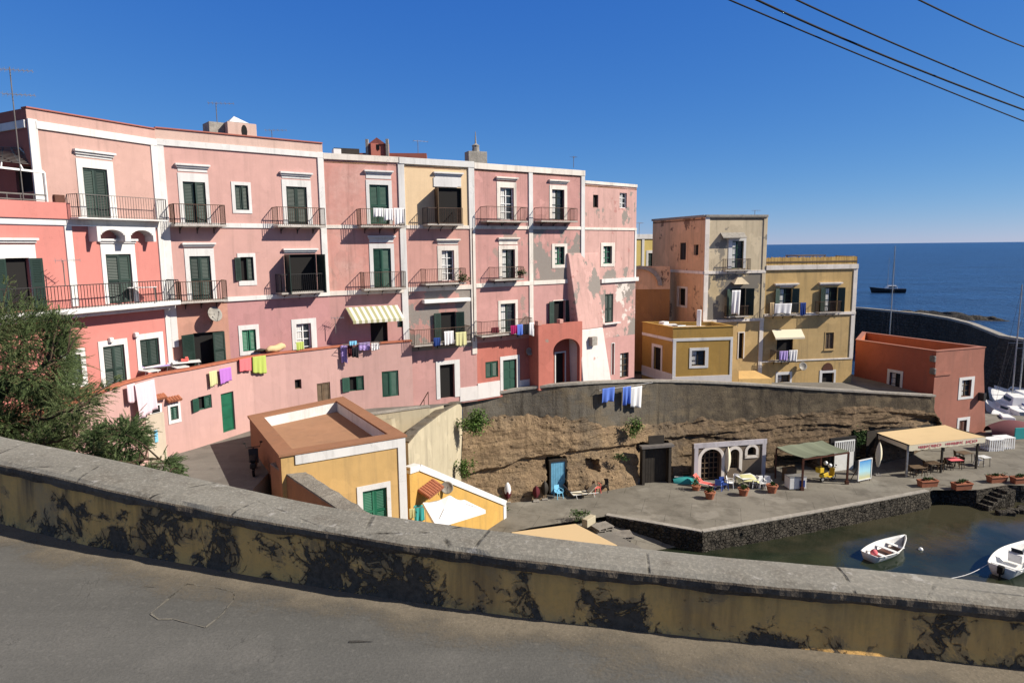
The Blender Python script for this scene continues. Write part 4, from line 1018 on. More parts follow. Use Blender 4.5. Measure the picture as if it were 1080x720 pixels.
# extend both ends past the picture
f = para[0]; g = para[3]; para.insert(0, (f[0], *[ext(f[i], g[i], 5.) for i in (1, 2, 3)]))
f = para[-1]; g = para[-4]; para.append((f[0], *[ext(f[i], g[i], 5.) for i in (1, 2, 3)]))
def parapet_mat():
    N = NT('peeling_yellow_plaster')
    big = N.noise(.9, 6, .6); med = N.noise(4.2, 9, .68, None, .6); f = N.noise(30, 6, .65); v = N.noise(1., 6, .6, N.mapv((5., 5., .6)))
    vo = N.n('ShaderNodeTexVoronoi', feature='DISTANCE_TO_EDGE'); vo.inputs['Scale'].default_value = 1.
    wob = N.n('ShaderNodeVectorMath', operation='ADD'); nz = N.n('ShaderNodeTexNoise'); nz.inputs['Scale'].default_value = 9; nz.inputs['Detail'].default_value = 5
    N.l(N.pos, nz.inputs['Vector']); sc = N.n('ShaderNodeVectorMath', operation='SCALE'); sc.inputs['Scale'].default_value = .10; N.l(nz.outputs['Color'], sc.inputs[0])
    N.l(N.pos, wob.inputs[0]); N.l(sc.outputs[0], wob.inputs[1]); N.l(N.mapv((9, 9, 9), src=wob.outputs[0]), vo.inputs['Vector'])
    crk = N.ramp(vo.outputs['Distance'], .02, .06, 1, 0)
    sx = N.n('ShaderNodeSeparateXYZ'); N.l(N.pos, sx.inputs[0]); low = N.ramp(sx.outputs[2], ZR, ZR+.40, .062, -.045)
    pf = N.math('ADD', N.math('ADD', N.math('MULTIPLY', big, .5), N.math('MULTIPLY', med, .5)), low)
    hole = N.ramp(pf, .553, .566); near = N.ramp(pf, .515, .55)
    hole = N.math('MAXIMUM', hole, N.math('MULTIPLY', crk, near))
    yel = N.mix(N.ramp(med, .35, .7), (.74, .43, .13), (.58, .35, .135)); yel = N.mix(N.ramp(v, .5, .68, 0, .75), yel, (.24, .15, .07)); yel = N.mix(N.ramp(f, .5, .8, 0, .4), yel, (.36, .24, .11))
    yel = N.mix(N.ramp(N.noise(1.7, 5, .6), .55, .7, 0, .7), yel, (.34, .25, .14))
    dark = N.mix(N.ramp(f, .35, .65), (.115, .092, .066), (.06, .05, .037))
    mid = N.mix(N.ramp(f, .3, .7), (.21, .165, .105), (.13, .105, .075))
    hm = N.ramp(pf, .522, .532); hm2 = N.ramp(N.math('ADD', N.math('MULTIPLY', med, .6), N.math('MULTIPLY', N.noise(2.3, 5, .6, N.mapv((1, 1, 1), (9, 2, 1))), .4)), .56, .575)
    yel = N.mix(N.math('MAXIMUM', N.math('MULTIPLY', hm, .45), N.math('MULTIPLY', hm2, .35)), yel, mid)
    dr = N.math('MULTIPLY', N.ramp(N.noise(1., 5, .6, N.mapv((7, 7, .35), (3, 0, 0))), .53, .66), N.ramp(sx.outputs[2], ZR+.08, ZR+.40))
    yel = N.mix(N.math('MULTIPLY', dr, .75), yel, (.10, .075, .05))
    col = N.mix(hole, yel, dark)
    h = N.math('ADD', N.math('MULTIPLY', N.math('SUBTRACT', 1., hole), 1.), N.math('MULTIPLY', f, .35))
    return N.out(col, .95, N.bump(h, .8, .018), .12)
M['parapet'] = parapet_mat()
def cap_mat():
    N = NT('weathered_concrete_coping'); a = N.noise(.8, 6, .6); b = N.noise(5, 9, .68); f = N.noise(45, 5, .7)
    col = N.mix(N.ramp(a, .36, .64), (.225, .212, .182), (.172, .161, .137)); col = N.mix(N.ramp(b, .5, .7, 0, .75), col, (.12, .105, .085)); col = N.mix(N.ramp(f, .48, .72, 0, .7), col, (.36, .33, .28))
    col = N.mix(N.ramp(N.noise(11, 5, .6), .62, .68, 0, .6), col, (.40, .38, .35))
    vo = N.n('ShaderNodeTexVoronoi', feature='DISTANCE_TO_EDGE'); vo.inputs['Scale'].default_value = 1.1; N.l(N.mapv((1, 1, 0), src=None), vo.inputs['Vector'])
    crk = N.math('MULTIPLY', N.ramp(vo.outputs['Distance'], .004, .012, 1, 0), N.ramp(b, .45, .6))
    col = N.mix(crk, col, (.04, .036, .03))
    return N.out(col, .95, N.bump(N.math('SUBTRACT', N.math('ADD', b, N.math('MULTIPLY', f, .5)), crk), .55, .012), .15)
M['cap'] = cap_mat()
M['broken'] = stone('broken_mortar', (.085, .075, .065), (.05, .044, .038), 3., .9, dist=.03)
M['edge_mortar'] = stone('dark_broken_edge', (.15, .125, .095), (.07, .056, .043), 2.6, .9, dist=.03)
t = empty('parapet', para[len(para)//2][1], 'low curving road parapet of peeling yellow plaster under a grey concrete coping', 'wall')
CT = .085
def dense(k, step=.03):
    P = [p[k] for p in para]; out = [P[0]]
    for i in range(len(P)-1):
        n = max(1, int((P[i+1]-P[i]).length/step)); out += [P[i].lerp(P[i+1], (j+1)/n) for j in range(n)]
    return out
def resample(n, k):
    P = [p[k] for p in para]; L = [0]
    for i in range(len(P)-1): L.append(L[-1]+(P[i+1]-P[i]).length)
    out = []; j = 0
    for q in range(n+1):
        s = L[-1]*q/n
        while j < len(P)-2 and L[j+1] < s: j += 1
        u = (s-L[j])/max(1e-6, L[j+1]-L[j]); out.append(P[j].lerp(P[j+1], u))
    return out
NP = 900
pb, pf_, pk = resample(NP, 1), resample(NP, 2), resample(NP, 3)
rows = []
for j in range(13):
    v = j/12; r = []
    for i in range(NP+1):
        b, tp = pb[i], pf_[i]; out = Vector((pf_[i].x-pk[i].x, pf_[i].y-pk[i].y, 0)).normalized()
        p = b.lerp(Vector((b.x, b.y, tp.z-CT+.02)), v)
        r.append(p+out*(.012*noise.fractal(p*2.2, 1, 2, 4)-.03*v+ .03*(max(0, .12-v)/.12)))
    rows.append(r)
m = MB(); m.grid(rows); m.build('plaster_face', 'parapet', t, recalc=False, smooth=True)
rows = [[] for _ in range(12)]
for i in range(NP+1):
    f_, k_ = pf_[i], pk[i]; out = Vector((f_.x-k_.x, f_.y-k_.y, 0)); wd = out.length; out.normalize()
    e1 = .022*noise.fractal(f_*1.7, 1, 2, 5); e2 = .016*noise.fractal(f_*6., .9, 2, 4); e3 = .02*noise.fractal(f_*3.1+Vector((9, 0, 0)), .9, 2, 4)
    chip = max(0, noise.noise(f_*2.3+Vector((3, 1, 0)))-.38)*.12
    prof = [(-.03, -CT-.012+e3), (.012+e2*.6, -CT+e3), (.036+e1+e2-chip, -CT*.62+e2*.5), (.034+e1+e2*.5-chip*1.4, -CT*.25-chip*.2), (.02+e1-chip*1.3, -.012-chip*.3), (-.03, .006), (-.12, .012)]
    for q, (o, z) in enumerate(prof): rows[q].append(f_+out*o+Vector((0, 0, z)))
    for q, u in enumerate((.45, .7, .9)): rows[7+q].append(f_-out*wd*u+Vector((0, 0, .016+.006*noise.noise(f_*2+Vector((u*4, 0, 0))))))
    rows[10].append(k_+Vector((0, 0, -.005))+out*e1*.5); rows[11].append(k_+Vector((0, 0, -.12)))
m = MB(); m.grid(rows[4:]); m.build('coping', 'cap', t, recalc=False)
m = MB(); m.grid(rows[:5]); m.build('coping_edge', 'edge_mortar', t, recalc=False)
rows = [[p+Vector((0, 0, -.1)) for p in pk], [p+Vector((0, 0, -3.5))+(p-f_)*.2 for p, f_ in zip(pk, pf_)]]
m = MB(); m.grid(rows); m.build('outer_face', 'broken', t, recalc=False)

# road
rows = [[], [], []]
for i in range(NP+1):
    b = pb[i]; out = Vector((pf_[i].x-pk[i].x, pf_[i].y-pk[i].y, 0)).normalized()
    rows[0].append(b-out*.3); rows[1].append(b+out*.02+Vector((0, 0, 0)))
edge = [p-Vector((0, -.2, 0)) for p in pb[::6]]
m = MB(); m.sheet([(p.x, p.y, ZR) for p in edge]+[(40, -2, ZR), (40, -40, ZR), (-40, -40, ZR), (-40, 4, ZR)])
tag(m.build('road', 'asphalt', recalc=False), 'worn grey asphalt road inside the parapet', None, None, 'structure')
# repaired square in the asphalt: thin cement seams
M['seam'] = stone('cement_seam', (.215, .195, .16), (.15, .138, .118), 6, .3)
def seam(px, w):
    m = MB(); P = [G(x, y, ZR+.004) for x, y in px]; Q = []
    for i in range(len(P)-1):
        n = max(1, int((P[i+1]-P[i]).length/.03)); Q += [P[i].lerp(P[i+1], j/n) for j in range(n)]
    Q.append(P[-1]); rows = [[], []]
    for i, p in enumerate(Q):
        d = (Q[min(i+1, len(Q)-1)]-Q[max(0, i-1)]).normalized(); nn = Vector((d.y, -d.x, 0)); ww = w*max(.12, .5+.9*noise.noise(p*9)); off = nn*.014*noise.noise(p*5+Vector((4, 0, 0)))
        rows[0].append(p+nn*ww+off); rows[1].append(p-nn*ww+off)
    m.grid(rows); return m
for px, w in (([(199, 615), (180, 628), (160, 646)], .011), ([(160, 646), (168, 652), (182, 652)], .016), ([(199, 615), (222, 618), (246, 624)], .007), ([(246, 624), (246, 632), (235, 646), (217, 661)], .009), ([(182, 652), (200, 657), (217, 661)], .005)):
    tag(seam(px, w).build('road_seam', 'seam', recalc=False), 'pale cement seam round a repaired patch of asphalt', None, None, 'structure')
M['tar'] = stone('tar_patch', (.05, .047, .043), (.07, .065, .06), 5, .3)
for px, w in (([(152, 618), (163, 618.5)], .02), ([(368, 676), (393, 676)], .016)):
    tag(seam(px, w).build('road_crack', 'tar', recalc=False), 'dark crack or tar spot in the asphalt', None, None, 'structure')

# overgrown slope outside the parapet
M['soil'] = stone('dry_slope_soil', (.14, .11, .07), (.08, .075, .045), .8, .8)
rows = []
for j in range(16):
    r = []; d = j*1.15
    for i in range(0, NP+1, 9):
        k_, f_ = pk[i], pf_[i]; out = (k_-f_); out.z = 0; out.normalize()
        z = k_.z-.7-d*.95-.05*d*d*.5
        p = Vector((k_.x, k_.y, 0))+out*d; z = max(z, QUAY-.3 if p.x > -7 else STREET-.15); z += .25*noise.fractal(p*.5, 1, 2, 3)*min(1, d)
        r.append(Vector((p.x, p.y, z)))
    rows.append(r)
m = MB(); m.grid(rows); tag(m.build('slope', 'soil', recalc=False, smooth=True), 'dry earth slope below the road parapet', None, None, 'structure')
# lower ground between slope, houses and quay
m = MB(); m.sheet([(-12, 8, QUAY-.35), (12, 14, QUAY-.35), (7.5, 38, QUAY-.35), (3, 45, QUAY-.3), (-10, 48, QUAY-.35), (-14, 30, QUAY-.35)]); tag(m.build('lower_yard', 'street_m', recalc=False), 'lower yard beside the quay', None, None, 'structure')
m = MB(); m.sheet([G(600, 575, -18.0), G(690, 585, SEA-.1), G(735, 578, SEA-.1), G(680, 558, -17.9), G(632, 548, -17.6)]); tag(m.build('slipway', 'quay_m', recalc=False), 'low concrete slip beside the quay wall', None, None, 'structure')

# ---------------------------------------------------------------- mole, reef
M['mole'] = stone('dark_mole_stone', (.085, .078, .068), (.055, .05, .044), .5, .8, (1.4, 1.4, 2.2), .25, .2)
MO = [(860, 322, 124), (910, 324.5, 117), (972, 330.5, 107), (1000, 335, 100), (1022, 340.5, 94), (1040, 347.5, 87.5), (1055, 353.5, 82), (1080, 357.5, 78.5), (1140, 366, 74)]
mp = [DD(x, y, d) for x, y, d in MO]
t = empty('harbour_mole', (mp[3].x, mp[3].y, SEA), 'long dark harbour mole curving out behind the red house', 'breakwater')
P = []
for i in range(len(mp)-1): P += [mp[i].lerp(mp[i+1], k/10) for k in range(10)]
rows = [[], [], [], [], []]
for i, p in enumerate(P):
    d = P[min(i+1, len(P)-1)]-P[max(i-1, 0)]; nn = Vector((d.y, -d.x, 0)).normalized()
    rows[0].append(Vector((p.x, p.y, SEA-1))+nn*1.0); rows[1].append(Vector((p.x, p.y, p.z-.3))+nn*.1); rows[2].append(p+nn*.1); rows[3].append(p-nn*.8); rows[4].append(Vector((p.x, p.y, SEA-1))-nn*1.6)
m = MB(); m.grid(rows[:2]); m.build('wall_face', 'mole', t, recalc=False)
m = MB(); m.grid(rows[1:]); m.build('walkway', 'concrete', t, recalc=False)
def mound(name, pts, zt, mat='mole', amp=1., seedv=0, n=26):
    m = MB(); rows = []
    for j in range(15):
        v = j/14; r = []
        for i in range(n*3+1):
            u = i/(n*3); k = u*(len(pts)-1); a = int(min(k, len(pts)-2)); c = Vector(pts[a]).lerp(Vector(pts[a+1]), k-a)
            d = (Vector(pts[a+1])-Vector(pts[a])).normalized(); nn = Vector((d.y, -d.x, 0)); w = c.z
            env = max(0., math.sin(math.pi*min(1, max(0, u))))**.35
            yy = (v-.5)*2
            hgt = (zt-SEA)*max(0, 1-yy*yy)*env*(.75+.5*noise.fractal(Vector((c.x*.22+seedv, yy*1.3, 0)), .9, 2, 4))
            r.append(Vector((c.x, c.y, SEA-.6+hgt+.25*amp*noise.noise(Vector((c.x, yy*4, seedv)))*env))+nn*yy*w*env)
        rows.append(r)
    m.grid(rows); return m
def gp(x, y, w): p = G(x, y, SEA); return (p.x, p.y, w)
m = mound('reef', [gp(925, 331, 6), gp(975, 332, 7), gp(1005, 335, 6), gp(1026, 338, 4)], SEA+2.0, seedv=2)
tag(m.build('reef', 'mole', recalc=False), 'dark rocks of the reef beyond the mole', None, None, 'structure')
m = mound('reef', [gp(1000, 335.5, 2.5), gp(1035, 337, 3.2), gp(1068, 338.5, 2.2)], SEA+1.5, seedv=7)
tag(m.build('reef', 'mole', recalc=False), 'outermost dark rocks of the reef', None, None, 'structure')

# dusty margin swept up against the parapet
def dust_mat():
    N = NT('road_dust'); uv = N.n('ShaderNodeTexCoord').outputs['UV']; sx = N.n('ShaderNodeSeparateXYZ'); N.l(uv, sx.inputs[0])
    b = N.noise(2.6, 8, .65); f = N.noise(40, 5, .7)
    col = N.mix(N.ramp(f, .35, .7), (.22, .185, .14), (.15, .13, .10)); col = N.mix(N.ramp(N.noise(90, 3), .6, .72, 0, .6), col, (.32, .28, .22))
    m = N.out(col, .96, N.bump(f, .4, .008), .1)
    a = N.math('ADD', N.math('SUBTRACT', 1., sx.outputs[1]), N.math('MULTIPLY', N.math('SUBTRACT', b, .5), 1.4))
    N.l(N.ramp(N.math('ADD', a, N.math('MULTIPLY', N.math('SUBTRACT', f, .5), .7)), .25, .75, 0, .85), N.b.inputs['Alpha']); return m
M['dust'] = dust_mat()
m = MB(); rows = []; nv = 7
for j in range(nv):
    rows.append([pb[i]-Vector((pf_[i].x-pk[i].x, pf_[i].y-pk[i].y, 0)).normalized()*-1*0+(Vector((pf_[i].x-pk[i].x, pf_[i].y-pk[i].y, 0)).normalized())*(.75*j/(nv-1))+Vector((0, 0, .004)) for i in range(0, NP+1, 4)])
m.grid(rows); o = m.build('road_margin', 'dust', recalc=False); tag(o, 'dusty pale margin of the road along the parapet', None, None, 'structure')
uvl = o.data.uv_layers.new(name='UVMap'); nc = len(rows[0])
for lp in o.data.loops: uvl.data[lp.index].uv = ((lp.vertex_index % nc)/nc, (lp.vertex_index//nc)/(nv-1))
# ---------------------------------------------------------------- houses right of the row
def vec2(p): return (p[0], p[1])
def ring(h, poly, zt, zf, th, m_in, m_top, m_floor, tt=.07, over=.05):
    """flat roof with a parapet: inner faces, coping, floor"""
    n = len(poly); P = [Vector((p[0], p[1], 0)) for p in poly]
    def inset(d):
        out = []
        for i in range(n):
            a, b, c = P[i-1], P[i], P[(i+1) % n]; e1 = (b-a).normalized(); e2 = (c-b).normalized()
            n1 = Vector((-e1.y, e1.x, 0)); n2 = Vector((-e2.y, e2.x, 0)); k = (n1+n2).normalized(); out.append(b+k*(d/max(.3, k.dot(n1))))
        return out
    area = sum(P[i].x*P[(i+1) % n].y-P[(i+1) % n].x*P[i].y for i in range(n))
    s = 1 if area > 0 else -1
    I = inset(th*s); I2 = inset((th+.02)*s); O = inset(-over*s)
    m = MB()
    for i in range(n):
        j = (i+1) % n; m.quad(I[i]+Vector((0, 0, zf)), I[j]+Vector((0, 0, zf)), I[j]+Vector((0, 0, zt)), I[i]+Vector((0, 0, zt)))
    m.build('parapet_inside', m_in, h.o, recalc=False)
    m = MB()
    for i in range(n):
        j = (i+1) % n
        for a, b in ((O, I2),):
            m.hexa([O[i]+Vector((0, 0, zt)), O[j]+Vector((0, 0, zt)), I2[j]+Vector((0, 0, zt)), I2[i]+Vector((0, 0, zt)), O[i]+Vector((0, 0, zt+tt)), O[j]+Vector((0, 0, zt+tt)), I2[j]+Vector((0, 0, zt+tt)), I2[i]+Vector((0, 0, zt+tt))])
    m.build('coping', m_top, h.o)
    m = MB(); m.sheet([p+Vector((0, 0, zf)) for p in I]); m.build('roof', m_floor, h.o, recalc=False)

# G: far yellow house and the orange passage between
Gf = Fr((11.2, 72.), (17., 74.))
h = House('yellow_house', 'small far yellow house with white trim seen in the gap beside the peeling end house', (13, 73, -11))
zt = Gf.hit(680, 247)[1]; h.section(Gf, -2, Gf.L, -11, zt, 'farYellow')
h.strip(Gf, -2, Gf.L, zt-.5, zt, .1, name='cornice'); q = Gf.hit(678, 262)[0]; h.strip(Gf, q-.15, q+.15, -6, zt-.5, .06, name='pilaster')
h.win(Gf, (683.5, 267, 688.5, 284), (681.5, 264, 690, 284), 'shut', door=True)
m = MB(); m.prism([vec2(Gf.pt(-2, 0, -.3)), vec2(Gf.pt(Gf.L, 0, -.3)), vec2(Gf.pt(Gf.L, 0, -6)), vec2(Gf.pt(-2, 0, -6))], -11, zt-.05); m.build('rear_wall', 'farYellow', h.o)
h.finish()
Of = Fr((10.9, 62.5), (14.5, 62.5))
h = House('passage_wall', 'shade-darkened orange wall with a grey broken arch closing the passage between the houses', (12.5, 62.5, -11), 'wall')
zo = Of.hit(680, 281)[1]; zo2 = Of.hit(680, 305)[1]
h.section(Of, -.5, Of.L, zo2, zo, 'tallL'); h.section(Of, -.5, Of.L, -11.5, zo2, 'ochre_shaded', 'lower_wall')
m = MB(); n = 12; ca, cz = Of.hit(674, 301)
pr = [(ca+1.7*math.cos(math.pi*k/n), cz+1.5*math.sin(math.pi*k/n)) for k in range(n+1)]
for k in range(n):
    a, b = pr[k], pr[k+1]
    m.hexa([Of.pt(*a, .03), Of.pt(*b, .03), Of.pt(b[0]+(b[0]-ca)*.2, b[1]+(b[1]-cz)*.2, .03), Of.pt(a[0]+(a[0]-ca)*.2, a[1]+(a[1]-cz)*.2, .03), Of.pt(*a, .3), Of.pt(*b, .3), Of.pt(b[0]+(b[0]-ca)*.2, b[1]+(b[1]-cz)*.2, .3), Of.pt(a[0]+(a[0]-ca)*.2, a[1]+(a[1]-cz)*.2, .3)])
m.build('arch_moulding', 'concrete', h.o)
m = MB(); m.prism([vec2(Of.pt(-.5, 0, -.3)), vec2(Of.pt(Of.L, 0, -.3)), vec2(Of.pt(Of.L, 0, -2)), vec2(Of.pt(-.5, 0, -2))], -11.5, zo-.02); m.build('rear_wall', 'tallL', h.o)
h.finish()

# H: tall narrow house
HL0, HC_, HR = (14.0, 68.2), (16.75, 59.6), (22.62, 61.0)
hl, hf = Fr(HL0, HC_), Fr(HC_, HR)
h = House('tall_house', 'tall faded house, salmon on its shaded side and dark patched cream in front', (*HC_, -11.5))
zt = hf.hit(775, 228)[1]; zs = hf.hit(775, 287)[1]; zs2 = hf.hit(775, 338)[1]
h.section(hl, 0, hl.L, zs, zt, 'tallL', 'upper_wall'); h.section(hl, 0, hl.L, -12.5, zs, 'tallL', 'lower_wall')
h.section(hf, 0, hf.L, zs, zt, 'tallF', 'upper_wall'); h.section(hf, 0, hf.L, zs2, zs, 'tallF2'); h.section(hf, 0, hf.L, -12.5, zs2, 'yellowI2', 'lower_wall')
for fr in (hl, hf): h.strip(fr, 0, fr.L, zt-.08, zt+.12, .16, 'concrete', name='cornice'); h.strip(fr, 0, fr.L, zs-.12, zs+.14, .09, 'trim_old')
h.strip(hf, 0, hf.L, zs2-.1, zs2+.14, .12, 'trim_old')
h.strip(hf, 0, .42, zs2, zt-.1, .05, 'trim_old', name='pilaster'); h.strip(hf, hf.L-.36, hf.L, zs2, zt-.1, .06, 'tallF', name='pilaster'); h.strip(hf, hf.L-.40, hf.L, -12, zs2, .06, 'trim_old', name='pilaster')
h.win(hl, (717.5, 256, 723.8, 274), (715.5, 254, 725.5, 276), 'shut', tr='tallL', col='darkwood'); h.win(hl, (732, 258, 737, 269), (730.5, 257, 738.5, 271), 'dark', tr='tallL')
h.win(hl, (695.6, 303, 701.6, 316), None, 'glass', col='green3'); h.win(hl, (716, 304, 723, 322), (714, 302, 725, 324), 'dark', tr='trim_old')
h.win(hf, (772, 254, 784, 283), (768, 251, 786.5, 284), 'glass', col='green2', door=True)
a0, z = hf.hit(763, 249, .5); a1 = hf.hit(788, 248.5, .5)[0]; z0 = hf.hit(775, 249.5)[1]+.35
m = MB(); m.add([hf.pt(a0, z0, 0), hf.pt(a1, z0, 0), hf.pt(a1-.0, z0-.42, .5), hf.pt(a0, z0-.42, .5), hf.pt(a0, z0-.08, 0), hf.pt(a1, z0-.08, 0), hf.pt(a1, z0-.5, .5), hf.pt(a0, z0-.5, .5)], [(0, 1, 2, 3), (4, 7, 6, 5), (0, 3, 7, 4), (1, 5, 6, 2), (3, 2, 6, 7)]); m.build('window_hood', 'concrete', h.o)
h.balcony(hf, 765, 792, 285, .45, .95, rail='rust')
h.win(hf, (771, 304, 786, 333), None, 'open', door=True, swing=(150, 150)); h.balcony(hf, 766.5, 790, 334, .45, .9)
m = MB(); hb = hf.hit(778, 297)[1]; ah, _ = hf.hit(771, 300); bh, _ = hf.hit(787, 300)
m.add([hf.pt(ah, hb, 0), hf.pt(bh, hb, 0), hf.pt(bh, hb-.2, .5), hf.pt(ah, hb-.2, .5), hf.pt((ah+bh)/2, hb+.6, 0)], [(0, 3, 4), (3, 2, 4), (2, 1, 4), (0, 1, 2, 3)]); m.build('tent_hood', 'tallF', h.o)
h.win(hf, (779, 351, 784, 378), .1, 'dark', tr='trim_old', door=True)
bkp = (20.5, 69)
roof(h, [HL0, HC_, HR, (23.5, 68), bkp], zt-.2); side(h, HR, (23.5, 68), -12, zt, 'tallF')
h.finish()

# I: sandy yellow house with reed screen
IA, IB = (22.63, 61.01), (31.6, 62.55)
If = Fr(IA, IB)
h = House('yellow_house', 'sandy yellow house with a reed screened roof terrace and three small balconies', (25, 58, -12.5))
zc = If.hit(860, 284)[1]; zl = If.hit(860, 331)[1]; zl2 = If.hit(860, 379)[1]
h.section(If, 0, If.L, zl, zc, 'yellowI', 'upper_wall'); h.section(If, 0, If.L, zl2, zl, 'yellowI2'); h.section(If, 0, If.L, -14, zl2, 'yellowI', 'lower_wall')
h.strip(If, .0, If.L, zc, zc+.42, .14, 'trim_old', name='cornice'); h.strip(If, .0, If.L, zl-.12, zl+.14, .12, 'trim_old'); h.strip(If, 0, If.L, zl2-.08, zl2+.06, .06, 'trim_old')
h.strip(If, If.L-.4, If.L, zl2, zc, .06, 'trim_old', name='pilaster')
h.win(If, (822, 304, 835, 330), None, 'openg', door=True, swing=(155, 160), cap=300, tr='trim_old'); h.win(If, (870, 303, 883, 329), None, 'openg', door=True, swing=(160, 155), tr='trim_old')
for x0, x1, y in ((817, 842, 299), (864, 888, 298)):
    m = MB(); a0, z = If.hit(x0, y, .1); a1 = If.hit(x1, y, .1)[0]; If.box(m, a0, a1, z-.12, z, -.02, .28); If.box(m, a0+.1, a1-.1, z-.24, z-.12, -.02, .16); m.build('window_hood', 'trim_old', h.o)
h.balcony(If, 815, 845.5, 332, .75, .98, rail='railgrey'); LB_I = h.lb
h.balcony(If, 864, 887.5, 329.5, .7, .95)
h.win(If, (819, 357, 836, 380), None, 'dark', door=True, col='darkwood'); h.balcony(If, 817, 841, 381, .8, .92, rail='rust'); LB_I2 = h.lb
h.win(If, (870.5, 350.6, 879, 367.6), .08, 'shut', col='brownwood', tr='yellowI2', sill=True)
h.win(If, (866.6, 393, 879, 411), (864, 390, 881, 412), 'dark', door=True); h.win(If, (820, 395, 833, 403), (818, 392, 835, 405), 'glass', col='brownwood')
m = MB(); n = 12; ca, cz = If.hit(872.7, 390.3)
for k in range(n):
    a, b = math.pi*k/n, math.pi*(k+1)/n; m.hexa([If.pt(ca, cz, .0)]*2+[If.pt(ca, cz, .05)]*2+[If.pt(ca+.55*math.cos(a), cz+.7*math.sin(a), .0), If.pt(ca+.55*math.cos(b), cz+.7*math.sin(b), .0), If.pt(ca+.55*math.cos(b), cz+.7*math.sin(b), .05), If.pt(ca+.55*math.cos(a), cz+.7*math.sin(a), .05)])
m.build('fanlight', 'redwood', h.o)
a0, z = If.hit(814, 348, .05); a1 = If.hit(845, 347.5, .05)[0]; b0, zz = If.hit(818, 356.5, 1.1); b1 = If.hit(849, 355, 1.1)[0]
m = MB(); m.quad(If.pt(a0, z, .05), If.pt(a1, z, .05), If.pt(b1, zz, 1.1), If.pt(b0, zz, 1.1)); m.quad(If.pt(b0, zz, 1.1), If.pt(b1, zz, 1.1), If.pt(b1, zz-.14, 1.1), If.pt(b0, zz-.14, 1.1)); aw = m.build('awning', 'c_cream', h.o, recalc=False); aw.modifiers.new('s', 'SOLIDIFY').thickness = .01
# reed screen on the roof terrace
def reed_mat():
    N = NT('reed_screen'); a = N.noise(1., 4, .6, N.mapv((14, 14, .5))); b = N.noise(3, 4)
    col = N.mix(N.ramp(a, .4, .62), (.66, .44, .16), (.30, .19, .07)); col = N.mix(N.ramp(b, .5, .75, 0, .5), col, (.5, .36, .17)); return N.out(col, .9, N.bump(a, .5, .03), .1)
M['reed'] = reed_mat()
zr0 = zc+.42; zr1 = If.hit(860, 271)[1]; rnd = random.Random(3)
m = MB(); a = .1
while a < If.L-.12:
    w = .09; t_ = zr1+rnd.uniform(-.07, .05); If.box(m, a, a+w*.92, zr0, t_, -.12+rnd.uniform(-.02, .02), -.06); a += w
m.build('reed_screen', 'reed', h.o)
m = MB(); If.box(m, 0.05, If.L-.05, zr1-.42, zr1-.36, -.06, -.02); If.box(m, 0.05, If.L-.05, zr0+.2, zr0+.26, -.06, -.02); m.build('screen_rail', 'brownwood', h.o)
IR = (32.6, 69); roof(h, [IA, IB, IR, (23.5, 69)], zc+.1); side(h, IB, IR, -14, zc+.42, 'yellowI')
m = MB(); m.quad((IB[0]-.05, IB[1]+.05, zr0), (IR[0]-.05, IR[1], zr0), (IR[0]-.05, IR[1], zr1), (IB[0]-.05, IB[1]+.05, zr1)); m.build('side_screen', 'reed', h.o, recalc=False)
h.finish()
sr = empty('roof_pergola', (25, 61, zr1), 'low dark pergola roof on the reed screened roof terrace', 'pergola')
m = MB(); a0, z = If.hit(836, 269, -3); a1 = If.hit(866, 268.5, -3)[0]; If.box(m, a0, a1, z-.1, z, -4.2, -2.2); m.build('cover', 'brownwood', sr)
m = MB(); [m.bar(If.pt(q, zc+.3, o), If.pt(q, z-.05, o), .08) for q in (a0+.1, a1-.1) for o in (-2.3, -4.1)]; m.build('post', 'brownwood', sr)

# J: low ochre house
JL0, JC, JR = (11.6, 60.2), (13.25, 55.7), (18.42, 56.4)
jl, jf = Fr(JL0, JC), Fr(JC, JR)
h = House('ochre_house', 'low ochre house with white corner strips and a cluttered flat white roof', (*JC, -11.3))
zt = jf.hit(745, 345)[1]; zb = jf.hit(745, 357.5)[1]
for fr in (jl, jf):
    h.section(fr, 0, fr.L, -11.9, zt, 'ochre'); h.strip(fr, 0, fr.L, zb-.12, zb+.12, .05)
h.strip(jf, 0, .28, -11.6, zb-.1, .045, name='pilaster'); h.strip(jf, jf.L-.22, jf.L, -11.6, zb-.1, .045, name='pilaster'); h.strip(jl, 0, jl.L, -11.4, -10.55, .03, name='dado')
zd = jf.hit(745, 396)[1]; m = MB(); jf.box(m, 0, jf.L, -11.6, zd, -.01, .06); m.build('dado', 'grey_white', h.o)
h.win(jf, (729.5, 369.5, 743.5, 385.5), (727, 366.5, 747, 388), 'glass', col='darkwood'); h.win(jl, (689.5, 366, 697, 395), (687.5, 363, 698.5, 395), 'dark', door=True)
ring(h, [JL0, JC, JR, (17.6, 59.6)], zt, zt-.28, .22, 'ochre', 'ochre', 'grey_white'); side(h, JR, (17.6, 59.6), -12, zt, 'ochre')
for k, (x, y, d, s) in enumerate(((706, 343, 58, (1.2, .7, .35)), (716, 344, 57.6, (.9, .8, .3)), (700, 342, 58.6, (.7, .6, .5)), (737, 342, 58.5, (.35, .35, 1.5)))):
    p = DD(x, y, d); m = MB(); m.box((p.x, p.y, zt-.27), *s, .4*k, True); m.build('roof_tank' if k < 3 else 'chimney', 'white' if k != 1 else 'steel', h.o, bevel=.04)
h.finish()
